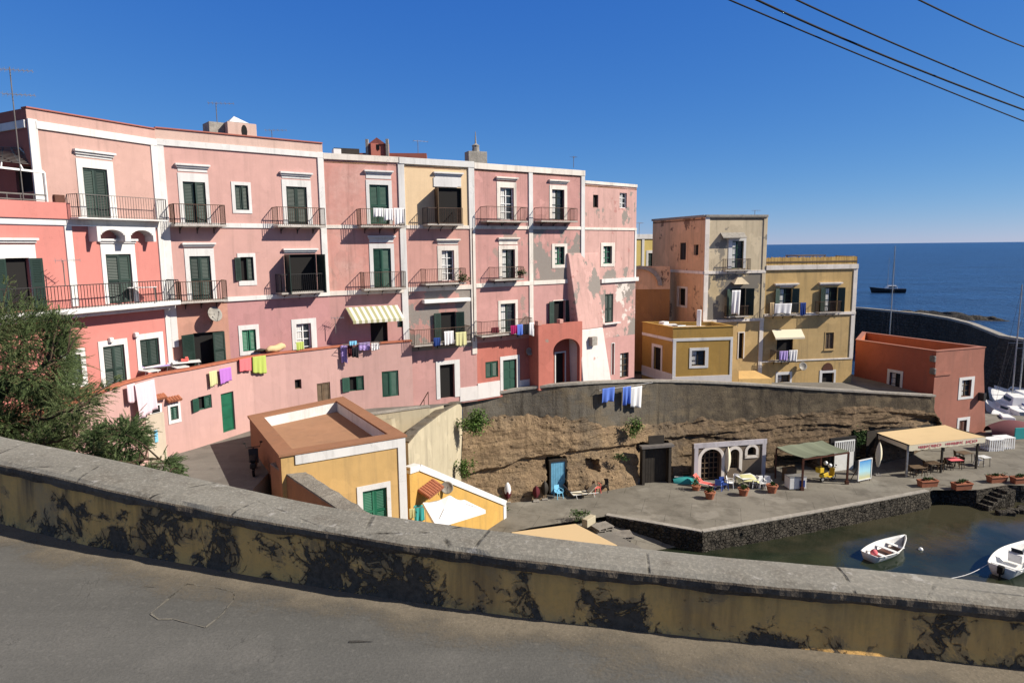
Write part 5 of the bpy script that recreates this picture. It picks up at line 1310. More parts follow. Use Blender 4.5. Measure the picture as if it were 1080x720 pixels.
# lean-to with pale sloping roof to its right
lt = empty('lean_to', jf.pt(jf.L+1, -12, 0), 'low lean-to with a pale yellow sloping roof beside the ochre house', 'shed')
p = [DD(779, 391, 59.4), DD(796, 390.5, 59.9), DD(814, 399, 58.6), DD(779, 399.5, 57.6)]
m = MB(); m.poly(p); m.poly([q-Vector((0, 0, .1)) for q in p][::-1]); [m.quad(p[i], p[(i+1) % 4], p[(i+1) % 4]-Vector((0, 0, .1)), p[i]-Vector((0, 0, .1))) for i in range(4)]; m.build('roof', 'peach', lt)
m = MB(); q = [Vector((a.x, a.y, -12.4)) for a in p]; [m.quad(q[i], q[(i+1) % 4], p[(i+1) % 4]-Vector((0, 0, .1)), p[i]-Vector((0, 0, .1))) for i in range(4)]; m.build('wall', 'yellowI', lt)

# K: red harbour building
c1, c2, c3, c4 = (36.75, 58.4), (42.35, 60.4), (33.6, 66.), (37.3, 72.)
kl, kr = Fr(c3, c1), Fr(c1, c2)
h = House('red_house', 'flat roofed red harbour house with a battered lit-toned front and two small white framed windows', (*c1, QUAY), 'building')
zt = kr.hit(1020, 368)[1]
h.section(kl, 0, kl.L, QUAY-.2, zt, 'red', 'side_wall'); h.section(kr, 0, kr.L, QUAY-.2, zt, 'red_lit')
h.win(kr, (1014, 400.5, 1024, 418), (1011, 397.5, 1027, 420.5), 'glass', col='brownwood'); h.win(kr, (1011, 443, 1019, 461), (1009, 440, 1022, 462), 'shut', col='redwood', door=True)
h.win(kl, (938, 393, 949.5, 411), (935.5, 390, 952, 413), 'glass', col='darkwood')
ring(h, [c1, c2, c4, c3], zt, zt-1.0, .35, 'red_orange', 'red_lit', 'roof_flat')
side(h, c2, c4, QUAY-.2, zt, 'red'); side(h, c4, c3, QUAY-.2, zt, 'red')
m = MB(); o2 = [(kr.L, QUAY-.2), (kr.L+1.0, QUAY-.2), (kr.L, zt-1.6)]
m.add([kr.pt(a, z, 0) for a, z in o2]+[kr.pt(a, z, -4) for a, z in o2], [(0, 1, 2), (3, 5, 4), (1, 4, 5, 2)]); m.build('buttress', 'red_lit', h.o, recalc=False)
m = MB(); q, z = kr.hit(1000, 394); kr.box(m, 0, q+.3, z-.1, z+.1, -.02, .08); m.build('string_course', 'red_lit', h.o)
m = MB(); q, z = kr.hit(1050, 424, .3); kr.box(m, kr.L-.4, kr.L-.1, z+.3, z+1.0, -.02, .55); m.build('wall_lamp', 'iron', h.o)
for k, (x, y) in enumerate(((984, 378), (984, 391))):
    m = MB(); a, z = kl.hit(x, y, .1); kl.box(m, a-.25, a+.25, z-.3, z+.25, -.02, .25); m.build('wall_fitting', 'railgrey', h.o, bevel=.08)
h.finish()
# red arch joining it to the yellow house
af = Fr((31.6, 62.7), (33.6, 66.))
ar = empty('red_arch', af.pt(2, -13, 0), 'dark red archway between the yellow house and the red house', 'arch')
a0 = af.hit(906, 390)[0]; a1 = af.L; zt2 = af.hit(917, 372)[1]; ztp = af.hit(918, 382)[1]; zsp = af.hit(918, 396)[1]
x0, x1 = .3, 3.2; cx = (x0+x1)/2; n = 18; rx = (x1-x0)/2
pr = [(cx-rx*math.cos(math.pi*k/n), zsp+(ztp-zsp)*math.sin(math.pi*k/n)) for k in range(n+1)]
m = MB()
for k in range(n): m.hexa([af.pt(*pr[k], 0), af.pt(*pr[k+1], 0), af.pt(*pr[k+1], -.6), af.pt(*pr[k], -.6), af.pt(pr[k][0], zt2, 0), af.pt(pr[k+1][0], zt2, 0), af.pt(pr[k+1][0], zt2, -.6), af.pt(pr[k][0], zt2, -.6)])
af.box(m, -.4, x0, -14, zt2, -.6, 0); af.box(m, x1, af.L, -14, zt2, -.6, 0)
m.build('arch_wall', 'red_orange', ar)
m = MB()
for k in range(n): a, b = pr[k], pr[k+1]; m.hexa([af.pt(*a, .003), af.pt(*b, .003), af.pt(b[0]+(b[0]-cx)*.09, b[1]+.12, .003), af.pt(a[0]+(a[0]-cx)*.09, a[1]+.12, .003), af.pt(*a, .05), af.pt(*b, .05), af.pt(b[0]+(b[0]-cx)*.09, b[1]+.12, .05), af.pt(a[0]+(a[0]-cx)*.09, a[1]+.12, .05)])
m.build('arch_moulding', 'red_lit', ar)
m = MB(); m.quad(af.pt(-.4, -14, -5), af.pt(af.L, -14, -5), af.pt(af.L, zt2-.3, -5), af.pt(-.4, zt2-.3, -5)); m.build('rear_wall', 'red', ar, recalc=False)

# ---------------------------------------------------------------- house with the clay roof, below the street
b_l, b_r, f_r, f_l = [G(x, y, -8.2) for x, y in ((263, 440), (361, 420), (427, 460.5), (296, 481.5))]
pf2, plf, prf = Fr(f_l, f_r), Fr(b_l, f_l), Fr(f_r, b_r)
h = House('clay_roof_house', 'peach house below the street with a flat clay coloured roof behind a thick parapet', (f_r.x, f_r.y, QUAY), 'house')
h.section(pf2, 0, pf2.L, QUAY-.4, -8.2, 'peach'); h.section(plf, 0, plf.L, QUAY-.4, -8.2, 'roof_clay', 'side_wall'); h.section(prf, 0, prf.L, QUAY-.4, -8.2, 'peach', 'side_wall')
h.win(pf2, (383, 515.5, 408.5, 560), (377, 510, 412.5, 560), 'shut', col='green3', door=True)
zq = pf2.hit(370, 478)[1]
h.strip(pf2, .55, pf2.L, -8.62, -8.22, .05, name='cornice'); h.strip(pf2, pf2.L-.36, pf2.L, QUAY, -8.6, .05, name='pilaster')
ring(h, [vec2(f_l), vec2(f_r), vec2(b_r), vec2(b_l)], -8.2, -8.72, .55, 'trim', 'roof_clay', 'roof_flat', .09, .08)
m = MB(); p = G(332, 437, -8.7); m.box((p.x, p.y, -8.72), .12, .12, .08, 0, True); m.build('vent', 'iron', h.o)
h.finish()
# rubble wall running from its corner towards the road
t = empty('rubble_wall', f_l, 'thick grey topped rubble wall running from the corner of the clay roofed house', 'wall')
a, b = G(285, 488, -8.75), G(362, 540, -9.6); d = (b-a).normalized(); nn = Vector((d.y, -d.x, 0)).normalized()
rows = [[], [], [], [], []]
for i in range(41):
    p = a.lerp(b+(b-a)*.4, i/40); w = .03*noise.fractal(p*2, 1, 2, 3)
    rows[0].append(Vector((p.x, p.y, QUAY))-nn*-.05); rows[1].append(p+nn*(.02+w)+Vector((0, 0, -.06))); rows[2].append(p+nn*w+Vector((0, 0, w))); rows[3].append(p-nn*(.72+w)+Vector((0, 0, w))); rows[4].append(Vector((p.x, p.y, QUAY))-nn*.75)
m = MB(); m.grid(rows[:2]); m.build('side_face', 'roof_clay', t, recalc=False)
M['rubble_top'] = stone('rubble_wall_top', (.27, .245, .21), (.17, .155, .135), 2.2, .8)
m = MB(); m.grid(rows[1:4]); m.build('wall_top', 'rubble_top', t, recalc=False); m = MB(); m.grid(rows[3:]); m.build('side_face', 'stucco_beige', t, recalc=False)

# cream retaining walls and the stairway between them
T0 = wall_top(487); cw = Fr((-5.55, 35.), (T0.x-.02, T0.y))
t = empty('cream_retaining_wall', T0, 'tall cream retaining wall with a sloping top beside the brown rock face', 'wall')
tp = [cw.hit(426, 470), cw.hit(441, 453.5), cw.hit(466, 434.5), (cw.L, T0.z-.15)]
tp[0] = (max(0, tp[0][0]), tp[0][1])
m = MB(); zb = QUAY-.4
for o in (0, -.45): m.poly([cw.pt(tp[0][0], zb, o)]+[cw.pt(cw.L, zb, o)]+[cw.pt(a, z, o) for a, z in reversed(tp)])
for i in range(3): m.quad(cw.pt(*tp[i], 0), cw.pt(*tp[i+1], 0), cw.pt(*tp[i+1], -.45), cw.pt(*tp[i], -.45))
m.quad(cw.pt(cw.L, zb, 0), cw.pt(cw.L, zb, -.45), cw.pt(*tp[3], -.45), cw.pt(*tp[3], 0)); m.quad(cw.pt(tp[0][0], zb, 0), cw.pt(*tp[0], 0), cw.pt(*tp[0], -.45), cw.pt(tp[0][0], zb, -.45))
m.build('wall_face', 'creamwall', t, recalc=False)
m = MB()
for i in range(3): m.bar(cw.pt(tp[i][0], tp[i][1]+.03, -.22), cw.pt(tp[i+1][0], tp[i+1][1]+.03, -.22), .55, .1)
m.build('coping', 'masonry', t)
P, Q = G(388, 438, -9.35), G(453, 429, -9.35); sw = Fr(P, Q)
t = empty('street_parapet', Q, 'low cream parapet wall along the street behind the clay roof', 'wall')
m = MB(); sw.box(m, -3, sw.L, -14.5, -9.35, -.3, 0); m.build('wall_face', 'creamwall', t); m = MB(); sw.box(m, -3, sw.L+.02, -9.348, -9.27, -.34, .05); m.build('coping', 'concrete', t)
t = empty('stone_stairway', sw.pt(sw.L, -9.7, .5), 'stone stairway going down between the two cream walls', 'stairs')
m = MB(); a = sw.pt(sw.L, 0, .0); e_ = (cw.p0-cw.p1).normalized(); pw = Vector((-e_.y, e_.x, 0))*-1
for k in range(16):
    p = cw.pt(cw.L-.3-.42*k, 0, -1.3); m.box((p.x, p.y, -15), .42, 1.75, 15-9.75-.27*k, math.atan2(e_.y, e_.x), True)
m.build('steps', 'concrete', t)
m = MB(); p0, p1 = sw.pt(sw.L-.1, -9.2, .1), cw.pt(cw.L-4.6, -11.6, -2.1)
m.bar(p0+Vector((0, 0, .8)), p1+Vector((0, 0, .8)), .04); [m.bar(p0.lerp(p1, k/5), p0.lerp(p1, k/5)+Vector((0, 0, .8)), .035) for k in range(6)]; m.build('handrail', 'rust', t)

# golden garden wall with white coping
gw = Fr((-5.35, 33.8), (-.3, 42.3))
t = empty('garden_wall', gw.pt(gw.L, QUAY, 0), 'golden yellow garden wall with a descending white coping, beside a white parasol', 'wall')
tp = [gw.hit(428, 496), gw.hit(442, 491), gw.hit(533, 529)]; ze = gw.hit(533, 548)[1]
tp[0] = (max(0.02, tp[0][0]), tp[0][1])
def slab_poly(m, fr, pts, o0, o1):
    n = len(pts); m.add([fr.pt(a, z, o1) for a, z in pts]+[fr.pt(a, z, o0) for a, z in pts], [tuple(range(n)), tuple(range(2*n-1, n-1, -1))]+[(i, (i+1) % n, n+(i+1) % n, n+i) for i in range(n)])
m = MB(); slab_poly(m, gw, [(tp[0][0], QUAY-.4), (tp[2][0]-.02, QUAY-.4)]+tp[::-1], -.3, 0); m.build('wall_face', 'yellow_wall', t)
m = MB()
for i in range(2): m.bar(gw.pt(tp[i][0], tp[i][1]-.08, -.14), gw.pt(tp[i+1][0], tp[i+1][1]-.08, -.14), .42, .34)
gw.box(m, tp[2][0]-.28, tp[2][0]+.05, QUAY-.3, tp[2][1]-.2, -.33, .04); m.build('coping', 'trim', t)
m = MB(); a0, z = gw.hit(447, 526, .4); a1 = gw.hit(463, 522, .4)[0]
for k in range(7):
    u = a0+(a1-a0)*(k+.5)/7; m.tube([gw.pt(u, z+.4+.03*k, .02), gw.pt(u, z+.1+.03*k, .75)], .11, 8)
m.build('tile_hood', 'terracotta', t)
# left-out fill: yard wall closing the gap between the clay house and the garden wall
# ---------------------------------------------------------------- plants
def leaf_mat(name, c1, c2, c3):
    N = NT(name); g = N.n('ShaderNodeNewGeometry'); r = g.outputs['Random Per Island']
    n = N.noise(1.6, 4)
    col = N.mix(N.ramp(r, .1, .9), c1, c2); col = N.mix(N.ramp(n, .5, .7, 0, .7), col, c3)
    m = N.out(col, .75, None, .2)
    N.b.inputs['Transmission Weight'].default_value = 0.
    return m
M['tamarisk'] = leaf_mat('tamarisk_needles', (.070, .108, .040), (.125, .160, .062), (.15, .165, .075))
M['tamarisk_dark'] = leaf_mat('dark_tamarisk_needles', (.060, .100, .038), (.105, .145, .056), (.13, .155, .066))
M['bark'] = stone('tamarisk_bark', (.12, .085, .055), (.07, .05, .035), 6, .8)
M['herb'] = leaf_mat('green_herb_leaves', (.05, .10, .02), (.10, .17, .035), (.13, .17, .06))
M['herb_dark'] = leaf_mat('dark_green_leaves', (.025, .06, .015), (.05, .10, .025), (.08, .11, .04))

def plume(m, p, d, L, rnd, nd=.028, wd=.0055, n=22):
    """a feathery tamarisk spray: a drooping axis clothed in fine needles, with side sprays"""
    d = d.normalized(); side_ = d.cross(Vector((0, 0, 1)))
    side_ = side_.normalized() if side_.length > .05 else Vector((1, 0, 0))
    c = Vector(p); droop = rnd.uniform(.0, .7); bend = rnd.uniform(-.5, .5); pts = []
    for i in range(n):
        u = i/n; pts.append(c.copy()); c += (d+Vector((0, 0, -droop*u))+side_*bend*u).normalized()*L/n
    for i in range(n):
        u = i/n; w = (1-u*.7)*(.6+.4*min(1, u*5))
        for s_ in (1, -1, rnd.choice((1, -1))):
            v = (d*.9+side_*s_*rnd.uniform(.25, .9)+Vector((0, 0, rnd.uniform(-.6, .7)))).normalized()
            l = nd*w*rnd.uniform(.7, 2.2); q = v.cross(Vector((rnd.uniform(-1, 1), rnd.uniform(-1, 1), rnd.uniform(-1, 1)))).normalized()*wd*.5
            a = pts[i]; m.add([a-q, a+q, a+v*l], [(0, 1, 2)])
def tamarisk(name, label, root, limbs, blobs, seed, mat):
    """blobs: (px, py, depth, radius in px, sprays) - tufts of foliage that hang at the ends of the limbs"""
    rnd = random.Random(seed); t = empty(name, root, label, 'tree')
    m = MB(); ends = []
    for pts in limbs:
        P = [Vector(q) for q in pts]; S = []
        for i in range(len(P)-1): S += [P[i].lerp(P[i+1], k/5) for k in range(5)]
        S.append(P[-1]); S = [q+Vector((rnd.uniform(-.03, .03), rnd.uniform(-.03, .03), rnd.uniform(-.03, .03))) if 0 < i < len(S)-1 else q for i, q in enumerate(S)]
        m.tube(S, [.035*(1-.85*i/len(S)) for i in range(len(S))], 7); ends += S[len(S)//3:]
    m.build('trunk', 'bark', t, smooth=True)
    m = MB(); tw = MB()
    for bx, by, bd, br, ns in blobs:
        c = DD(bx, by, bd); R_ = br*bd/F
        near = min(ends, key=lambda e: (e-c).length); main = (c-near)
        if main.length > .02: tw.tube([near, near+main*.5+Vector((0, 0, .04)), c], [.012, .009, .005], 5)
        for k in range(ns):
            a = Vector((rnd.gauss(0, 1), rnd.gauss(0, 1), rnd.gauss(0, .8))); a = a.normalized()*rnd.random()**.6
            p = c+a*R_*.75; d = (a*.9+main.normalized()*.5+Vector((.25, 0, rnd.uniform(-.2, .5)))+Vector((rnd.uniform(-.5, .5), rnd.uniform(-.5, .5), rnd.uniform(-.3, .3)))).normalized()
            L = R_*rnd.uniform(.35, .95)
            if k % 9 == 0: tw.bar(c+a*R_*.1, p, .0045)
            plume(m, p, d, L, rnd)
    m.build('crown', mat, t, recalc=False); tw.build('twigs', 'bark', t)
GP = DD
rb = random.Random(77)
def fill(x0, y0, x1, y1, n, r, d, inside, ns):
    out = []
    while len(out) < n:
        x, y = rb.uniform(x0, x1), rb.uniform(y0, y1)
        if inside(x, y): out.append((x, y, d+rb.uniform(-.9, .9), r*rb.uniform(.7, 1.3), ns))
    return out
tamarisk('tamarisk_tree', 'large feathery dark green tamarisk tree growing behind the parapet at the far left', (-8.6, 10.2, -5.6), [
    [(-8.6, 10.2, -5.6), GP(-40, 520, 10), GP(-20, 440, 9.8), GP(10, 380, 9.6), GP(30, 350, 9.4)],
    [GP(-20, 440, 9.8), GP(15, 410, 9.3), GP(45, 388, 9.0), GP(72, 372, 8.8)],
    [GP(-25, 470, 9.8), GP(15, 455, 9.2), GP(50, 440, 8.9), GP(88, 428, 8.6)],
    [GP(-30, 490, 9.6), GP(10, 485, 9.0), GP(45, 470, 8.7), GP(78, 458, 8.5)],
    [GP(-20, 440, 9.8), GP(-15, 390, 9.9), GP(-8, 350, 9.8), GP(2, 330, 9.6)],
    [GP(-30, 480, 10), GP(20, 490, 9.6), GP(60, 482, 9.3), GP(95, 470, 9.1)]],
    fill(-70, 330, 100, 500, 150, 22, 9.4, lambda x, y: x < 80-.9*max(0, 372-y)-(8 if 385 < y < 415 else 0)-max(0, y-455)*.5+(14 if 415 < y < 445 else 0), 72)
    + [(62, 336, 9.2, 12, 26), (76, 340, 9.1, 9, 18), (86, 346, 9.0, 6, 8), (40, 326, 9.5, 12, 20), (20, 318, 9.6, 12, 14), (96, 424, 9., 14, 26), (112, 412, 8.9, 10, 16), (122, 402, 8.8, 7, 9), (98, 436, 9., 12, 18), (8, 300, 9.7, 10, 10), (70, 380, 9.0, 13, 22), (92, 470, 8.9, 20, 60), (80, 455, 9., 20, 60), (104, 482, 8.8, 18, 50), (66, 352, 9.2, 14, 30), (52, 338, 9.3, 14, 30), (110, 492, 8.8, 16, 40)], 11, 'tamarisk')
tamarisk('tamarisk_bush', 'smaller feathery tamarisk bush sprouting in front of the basement wall', GP(120, 545, 8.6), [
    [GP(120, 545, 8.6), GP(118, 500, 8.5), GP(122, 475, 8.4), GP(126, 452, 8.3)],
    [GP(120, 545, 8.6), GP(135, 500, 8.3), GP(152, 484, 8.2), GP(172, 486, 8.1)],
    [GP(120, 545, 8.6), GP(105, 500, 8.5), GP(98, 485, 8.4), GP(92, 476, 8.3)],
    [GP(122, 530, 8.6), GP(146, 510, 8.2), GP(166, 502, 8.1), GP(184, 500, 8.0)]],
    fill(85, 440, 196, 520, 46, 15, 8.4, lambda x, y: (abs(x-124)/36)**2+(abs(y-478)/34)**2 < 1 or (145 < x < 186 and y > 480+abs(x-160)*.2), 60)
    + [(128, 447, 8.4, 9, 14), (116, 452, 8.4, 8, 10), (150, 470, 8.4, 10, 12), (160, 458, 8.4, 7, 7), (188, 494, 8.2, 8, 10)], 5, 'tamarisk_dark')

def bush(name, label, cat, c, r, n, mat, seed, ls=.09, group=None, parent=None, stem=None):
    rnd = random.Random(seed); m = MB()
    cl = [Vector((rnd.gauss(0, .5)*r[0], rnd.gauss(0, .5)*r[1], rnd.gauss(0, .45)*r[2])) for _ in range(9)]
    for k in range(n):
        q = rnd.choice(cl)+Vector((rnd.gauss(0, .28)*r[0], rnd.gauss(0, .28)*r[1], rnd.gauss(0, .28)*r[2])); p = Vector(c)+q
        a = Vector((rnd.uniform(-1, 1), rnd.uniform(-1, 1), rnd.uniform(-.4, 1))).normalized(); b = a.cross(Vector((rnd.uniform(-1, 1), rnd.uniform(-1, 1), rnd.uniform(-1, 1)))).normalized(); s = ls*rnd.uniform(.5, 1.3)
        m.add([p, p+a*s*.5+b*s*.28, p+a*s, p+a*s*.5-b*s*.28], [(0, 1, 2, 3)])
    if parent: return m.build('foliage', mat, parent, recalc=False)
    t = empty(name, Vector(c)-Vector((0, 0, r[2])), label, cat, group); m.build('foliage', mat, t, recalc=False)
    ms = MB(); [ms.tube([Vector(c)-Vector((0, 0, r[2]*.9)), Vector(c)+q*.8], .012, 5) for q in cl[:6]]; ms.build('stem', 'bark', t); return t
bush('cliff_bush', 'large bright green bush at the corner of rock and cream wall', 'bush', GP(500, 447, 43.3), (1.0, .45, .65), 1800, 'herb', 1, .16)
bush('cliff_bush', 'small green bush low on the corner of rock and cream wall', 'bush', GP(491, 491, 42.6), (.42, .3, .75), 700, 'herb', 2, .15)
bush('cliff_bush', 'round green bush hanging on the rock under the blue laundry', 'bush', GP(668, 449, 48.6), (.5, .4, .75), 900, 'herb', 3, .15)
bush('cliff_bush', 'dark little plant on the rock ledge right of the blue door', 'bush', GP(652, 481, 47.2), (.5, .2, .3), 350, 'herb_dark', 4, .12)
bush('ground_plant', 'small weed at the cliff foot by the garden wall end', 'plant', GP(536, 541, 43.2), (.22, .2, .25), 200, 'herb_dark', 5, .1)
bush('cliff_bush', 'dark bush beside the cave mouth near the restaurant awning', 'bush', GP(905, 462, 51.5), (.6, .3, .6), 600, 'herb_dark', 6, .14)

# ---------------------------------------------------------------- laundry
def hang(name, label, cat, fr, box, off, mat, amp=.03, group=None, over=0., seed=0, folds=3.):
    x0, y0, x1, y1 = box; a0, z1 = fr.hit(x0, y0, off); a1, z1b = fr.hit(x1, y0, off); z0 = fr.hit((x0+x1)/2, y1, off)[1]; z = (z1+z1b)/2
    return cloth(name, label, cat, fr.pt(a0, z, off), fr.pt(a1, z, off), z-z0, mat, fr.n, amp, folds, group, over, seed)
f2 = bfr(148)
hang('bed_sheet', 'pale pink bed sheet hung over the basement wall above the meter cabinet', 'laundry', f2, (141, 402.5, 162, 438), .32, 'c_pink', .05, over=0, seed=1)
hang('bed_sheet', 'folded pink sheet hanging at the left of the pale pink bed sheet', 'laundry', bfr(137), (133, 405, 141.5, 424), .25, 'c_pink', .04, seed=2, folds=2)
TG = 'towels drying on the basement wall'
hang('towel', 'yellow towel drying on the basement wall next to the purple one', 'towel', bfr(224), (219.8, 391, 228, 407), .14, 'c_yel', .015, TG, seed=3)
hang('towel', 'purple towel drying on the basement wall', 'towel', bfr(236), (230.5, 388, 243, 403.5), .14, 'c_purple', .015, TG, seed=4)
hang('towel', 'red towel draped over the terracotta coping of the basement wall', 'towel', bfr(258), (252, 378.5, 264.5, 391.5), .14, 'c_red', .015, TG, over=.02, seed=5)
hang('towel', 'lime green towel draped over the terracotta coping of the basement wall', 'towel', bfr(272), (266, 376, 280, 393.5), .14, 'c_lime', .015, TG, over=.02, seed=6)
hang('towel', 'yellow and green cloth on the wall before the white framed doorway', 'towel', bfr(316), (312, 361, 320, 369), .08, 'c_lime', .015, TG, over=.02, seed=7)
# rolled awning / boat cover lying on the wall top
t = empty('rolled_cover', bfr(300).pt(1, ZT+.2, -.1), 'rolled beige cover lying along the top of the basement wall', 'cover')
m = MB(); a, b = G(281, 369.5, ZT+.3), G(309, 362.5, ZT+.3); m.tube([a.lerp(b, k/8)+Vector((0, .1, .04*math.sin(k*1.9))) for k in range(9)], [.1, .17, .19, .2, .2, .2, .19, .17, .12], 10); m.build('roll', 'c_tan', t, smooth=True)
m = MB(); a2, b2 = G(268, 371, ZT+.2), G(281, 369.5, ZT+.2); m.tube([a2, a2.lerp(b2, .5)+Vector((0, 0, .06)), b2], [.05, .1, .08], 8); m.build('strap_end', 'darkwood', t, smooth=True)
def lay(lb, name, label, cat, x0, y0, x1, y1, mat, seed, amp=.03, group=None, dz=0.):
    fr = lb[0]; d = lb[4]+.02
    return hang(name, label, cat, fr, (x0, y0, x1, y1), d, mat, amp, group, seed=seed)
g = 'white laundry on the green doored balcony'
lay(LB_C, 'white_cloth', 'white cloth on the balcony rail, leftmost of the three below the top green shutters', 'laundry', 393.5, 219.5, 404, 229, 'c_white', 11, group=g)
lay(LB_C, 'white_cloth', 'white shirt on the balcony rail, middle one below the top green shutters', 'laundry', 404.5, 220, 414.5, 233, 'c_white', 12, group=g)
lay(LB_C, 'white_cloth', 'long white cloth at the right end of the balcony rail before the green shutters', 'laundry', 415, 219.5, 425.5, 236.5, 'c_white', 13, group=g)
g = 'laundry under the awning cassette'
lay(LB_D1, 'white_towel', 'white towel drying on the balcony under the white awning cassette', 'towel', 468, 349, 478, 363, 'c_white', 14, group=g)
lay(LB_D1, 'yellow_towel', 'pale yellow towel drying on the balcony under the white awning cassette', 'towel', 480, 350, 491.5, 364, 'c_yel', 15, group=g)
lay(LB_D1, 'blue_cloth', 'blue cloth drying at the left of the white towel on the balcony', 'laundry', 457, 356, 464, 365, 'c_navy', 16, group=g)
g = 'dark laundry on the lower right balcony'
for k, (x0, y0, x1, y1, mt, nm) in enumerate(((518, 345, 526, 351, 'c_maroon', 'dark red cloth bundled at the left of the balcony above the green door'), (538, 343, 545, 352, 'c_mag', 'magenta cloth on the balcony above the green panelled door'), (545, 342, 551, 353, 'c_blue', 'blue cloth on the balcony above the green panelled door'), (551.5, 341.5, 557.5, 352, 'c_black', 'black cloth on the balcony above the green panelled door'), (558, 340, 563, 354, 'c_white', 'white cloth at the end of the balcony above the green panelled door'))):
    lay(LB_E1, 'hung_cloth', nm, 'laundry', x0, y0, x1, y1, mt, 20+k, group=g)
g = 'laundry on the yellow house'
lay(LB_I, 'white_cloth', 'row of white cloth on the upper left balcony of the sandy yellow house', 'laundry', 817, 320, 835, 331, 'c_white', 30, group=g)
lay(LB_I, 'dark_cloth', 'dark blue cloth hanging at the right end of the upper left yellow balcony', 'laundry', 844, 319, 850, 332, 'c_navy', 31, group=g)
lay(LB_I, 'orange_cloth', 'golden cloth hanging left of the white ones on the yellow house balcony', 'laundry', 812, 319, 816.5, 332, 'c_tan', 32, group=g)
lay(LB_I2, 'patterned_cloth', 'dark violet cloth on the small balcony under the cream awning', 'laundry', 822, 370, 831, 380, 'c_lilac', 33, group=g)
lay(LB_I2, 'white_cloth', 'white cloth on the small balcony under the cream awning', 'laundry', 832, 369, 841, 381, 'c_white', 34, group=g)
hang('curtain', 'long white curtain blown out over the middle balcony of the tall house', 'curtain', hf, (772, 306, 781, 332), .62, 'c_white', .06, seed=35, folds=2)
for k, (fr_, b, mt, nm) in enumerate((((0), (635, 408.8, 648, 424), 'c_blue', 'blue sheet hung on the street wall, left one with a dark gap beside it'), ((0), (656.5, 407.6, 665, 427), 'c_blue', 'blue sheet hung on the street wall directly beside the white sheet'), ((0), (665.5, 407.4, 677, 429.5), 'c_white', 'white sheet hung on the grey street wall'))):
    ta, tb = wall_top(b[0]), wall_top(b[2]); fw = Fr(ta, tb); hang('bed_sheet', nm, 'laundry', fw, b, .42, mt, .06, 'sheets hung on the street wall', seed=40+k, folds=2)
t = empty('washing_line', wall_top(655)+Vector((0, -.4, -.2)), 'thin washing line on iron arms along the grey street wall', 'washing line')
ta, tb = wall_top(628), wall_top(684); fw = Fr(ta, tb); m = MB(); p = [fw.pt(fw.L*k/8, fw.hit(655, 408.5, .42)[1]+.02, .42) for k in range(9)]
m.tube(p, .012, 5); m.build('line', 'c_white', t); m = MB(); [m.bar(q-fw.n*.5, q, .025) for q in (p[0], p[8])]; m.build('arm', 'rust', t)
# laundry rack by the striped awning
t = empty('drying_rack', C.pt(1.5, ZT, .4), 'folding drying rack clipped to the wall under the striped awning', 'drying rack')
m = MB(); r0, rz = C.hit(361, 363, .5); r1 = C.hit(399, 359, .5)[0]
for o in (.45, .65, .85, 1.05): m.bar(C.pt(r0, rz, o), C.pt(r1, rz, o), .016)
for q in (r0, r1): m.bar(C.pt(q, rz, .38), C.pt(q, rz, 1.08), .02); m.bar(C.pt(q, rz-.5, .38), C.pt(q, rz, .9), .016)
m.build('frame', 'railgrey', t)
for k, (x0, y0, x1, y1, mt, nm) in enumerate(((359, 364, 366, 383, 'c_lilac', 'faded striped cloth hanging at the left end of the drying rack'), (366, 364, 371.5, 376, 'c_maroon', 'dark maroon cloth on the drying rack'), (368, 359.5, 376, 364, 'c_sky', 'light blue cloth on the drying rack'), (371, 366, 378, 377, 'c_black', 'black cloth on the drying rack'), (378, 361, 390, 369, 'c_lilac', 'violet cloth on the drying rack'), (391, 361, 399.5, 369, 'c_white', 'white cloth at the right end of the drying rack'))):
    hang('hung_cloth', nm, 'laundry', C, (x0, y0, x1, y1), .5+.17*(k % 4), mt, .03, 'clothes on the drying rack', seed=50+k)

# ---------------------------------------------------------------- roof things
def antenna(label, p, h, n, L, ang, tilt=0., two=False):
    t = empty('tv_antenna', p, label, 'antenna'); m = MB(); m.tube([p, Vector(p)+Vector((0, 0, h))], .022, 6); m.build('mast', 'railgrey', t)
    for lv in ([1.0] if not two else [.98, .80]):
        m = MB(); c = Vector(p)+Vector((0, 0, h*lv)); d = Vector((math.cos(ang), math.sin(ang), tilt)); s_ = Vector((-math.sin(ang), math.cos(ang), 0))
        m.bar(c-d*L*.3, c+d*L*.7, .022)
        for k in range(n):
            q = c-d*L*.3+d*L*k/(n-1); w = .28-.10*k/n; m.bar(q-s_*w, q+s_*w, .012); m.bar(q-Vector((0, 0, w*.4)), q+Vector((0, 0, w*.4)), .010)
        m.build('yagi', 'steel', t)
    return t
antenna('tall two tier television antenna standing at the far left house edge', DD(25, 212, 28.8), 5.3, 8, 1.1, .35, two=True)
antenna('television antenna on the grey chimney beside the bell turret', DD(229, 129, 38.6), 1.0, 7, 1.3, .2)
antenna('small antenna on the pink roof right of the bell turret', DD(287, 146, 45), .5, 6, 1.3, .1)
antenna('thin antenna on the roof above the right bay of the stained rose house', DD(605, 177, 53), .8, 3, .5, 1.2)
antenna('bent antenna on the far roof behind the cream topped house', DD(441, 162, 52), .9, 5, 1.1, .5)
antenna('tiny antenna on the flat roof of the tall faded house', DD(796, 228, 63), .5, 4, .7, .2)
antenna('old antenna on the wall between the peeling house and the yellow house', DD(674, 250, 60), 1.2, 5, .8, .9)
antenna('crossed white antenna leaning out over the pink balcony wall', HA.o and A.pt(A.hit(57, 320)[0], -1.45, .9), 1.1, 5, .9, .4)
antenna('small antenna on the balcony below the small dish on the pink house', C.pt(C.hit(352, 352)[0], -4.9, .5), .9, 5, .7, .4)
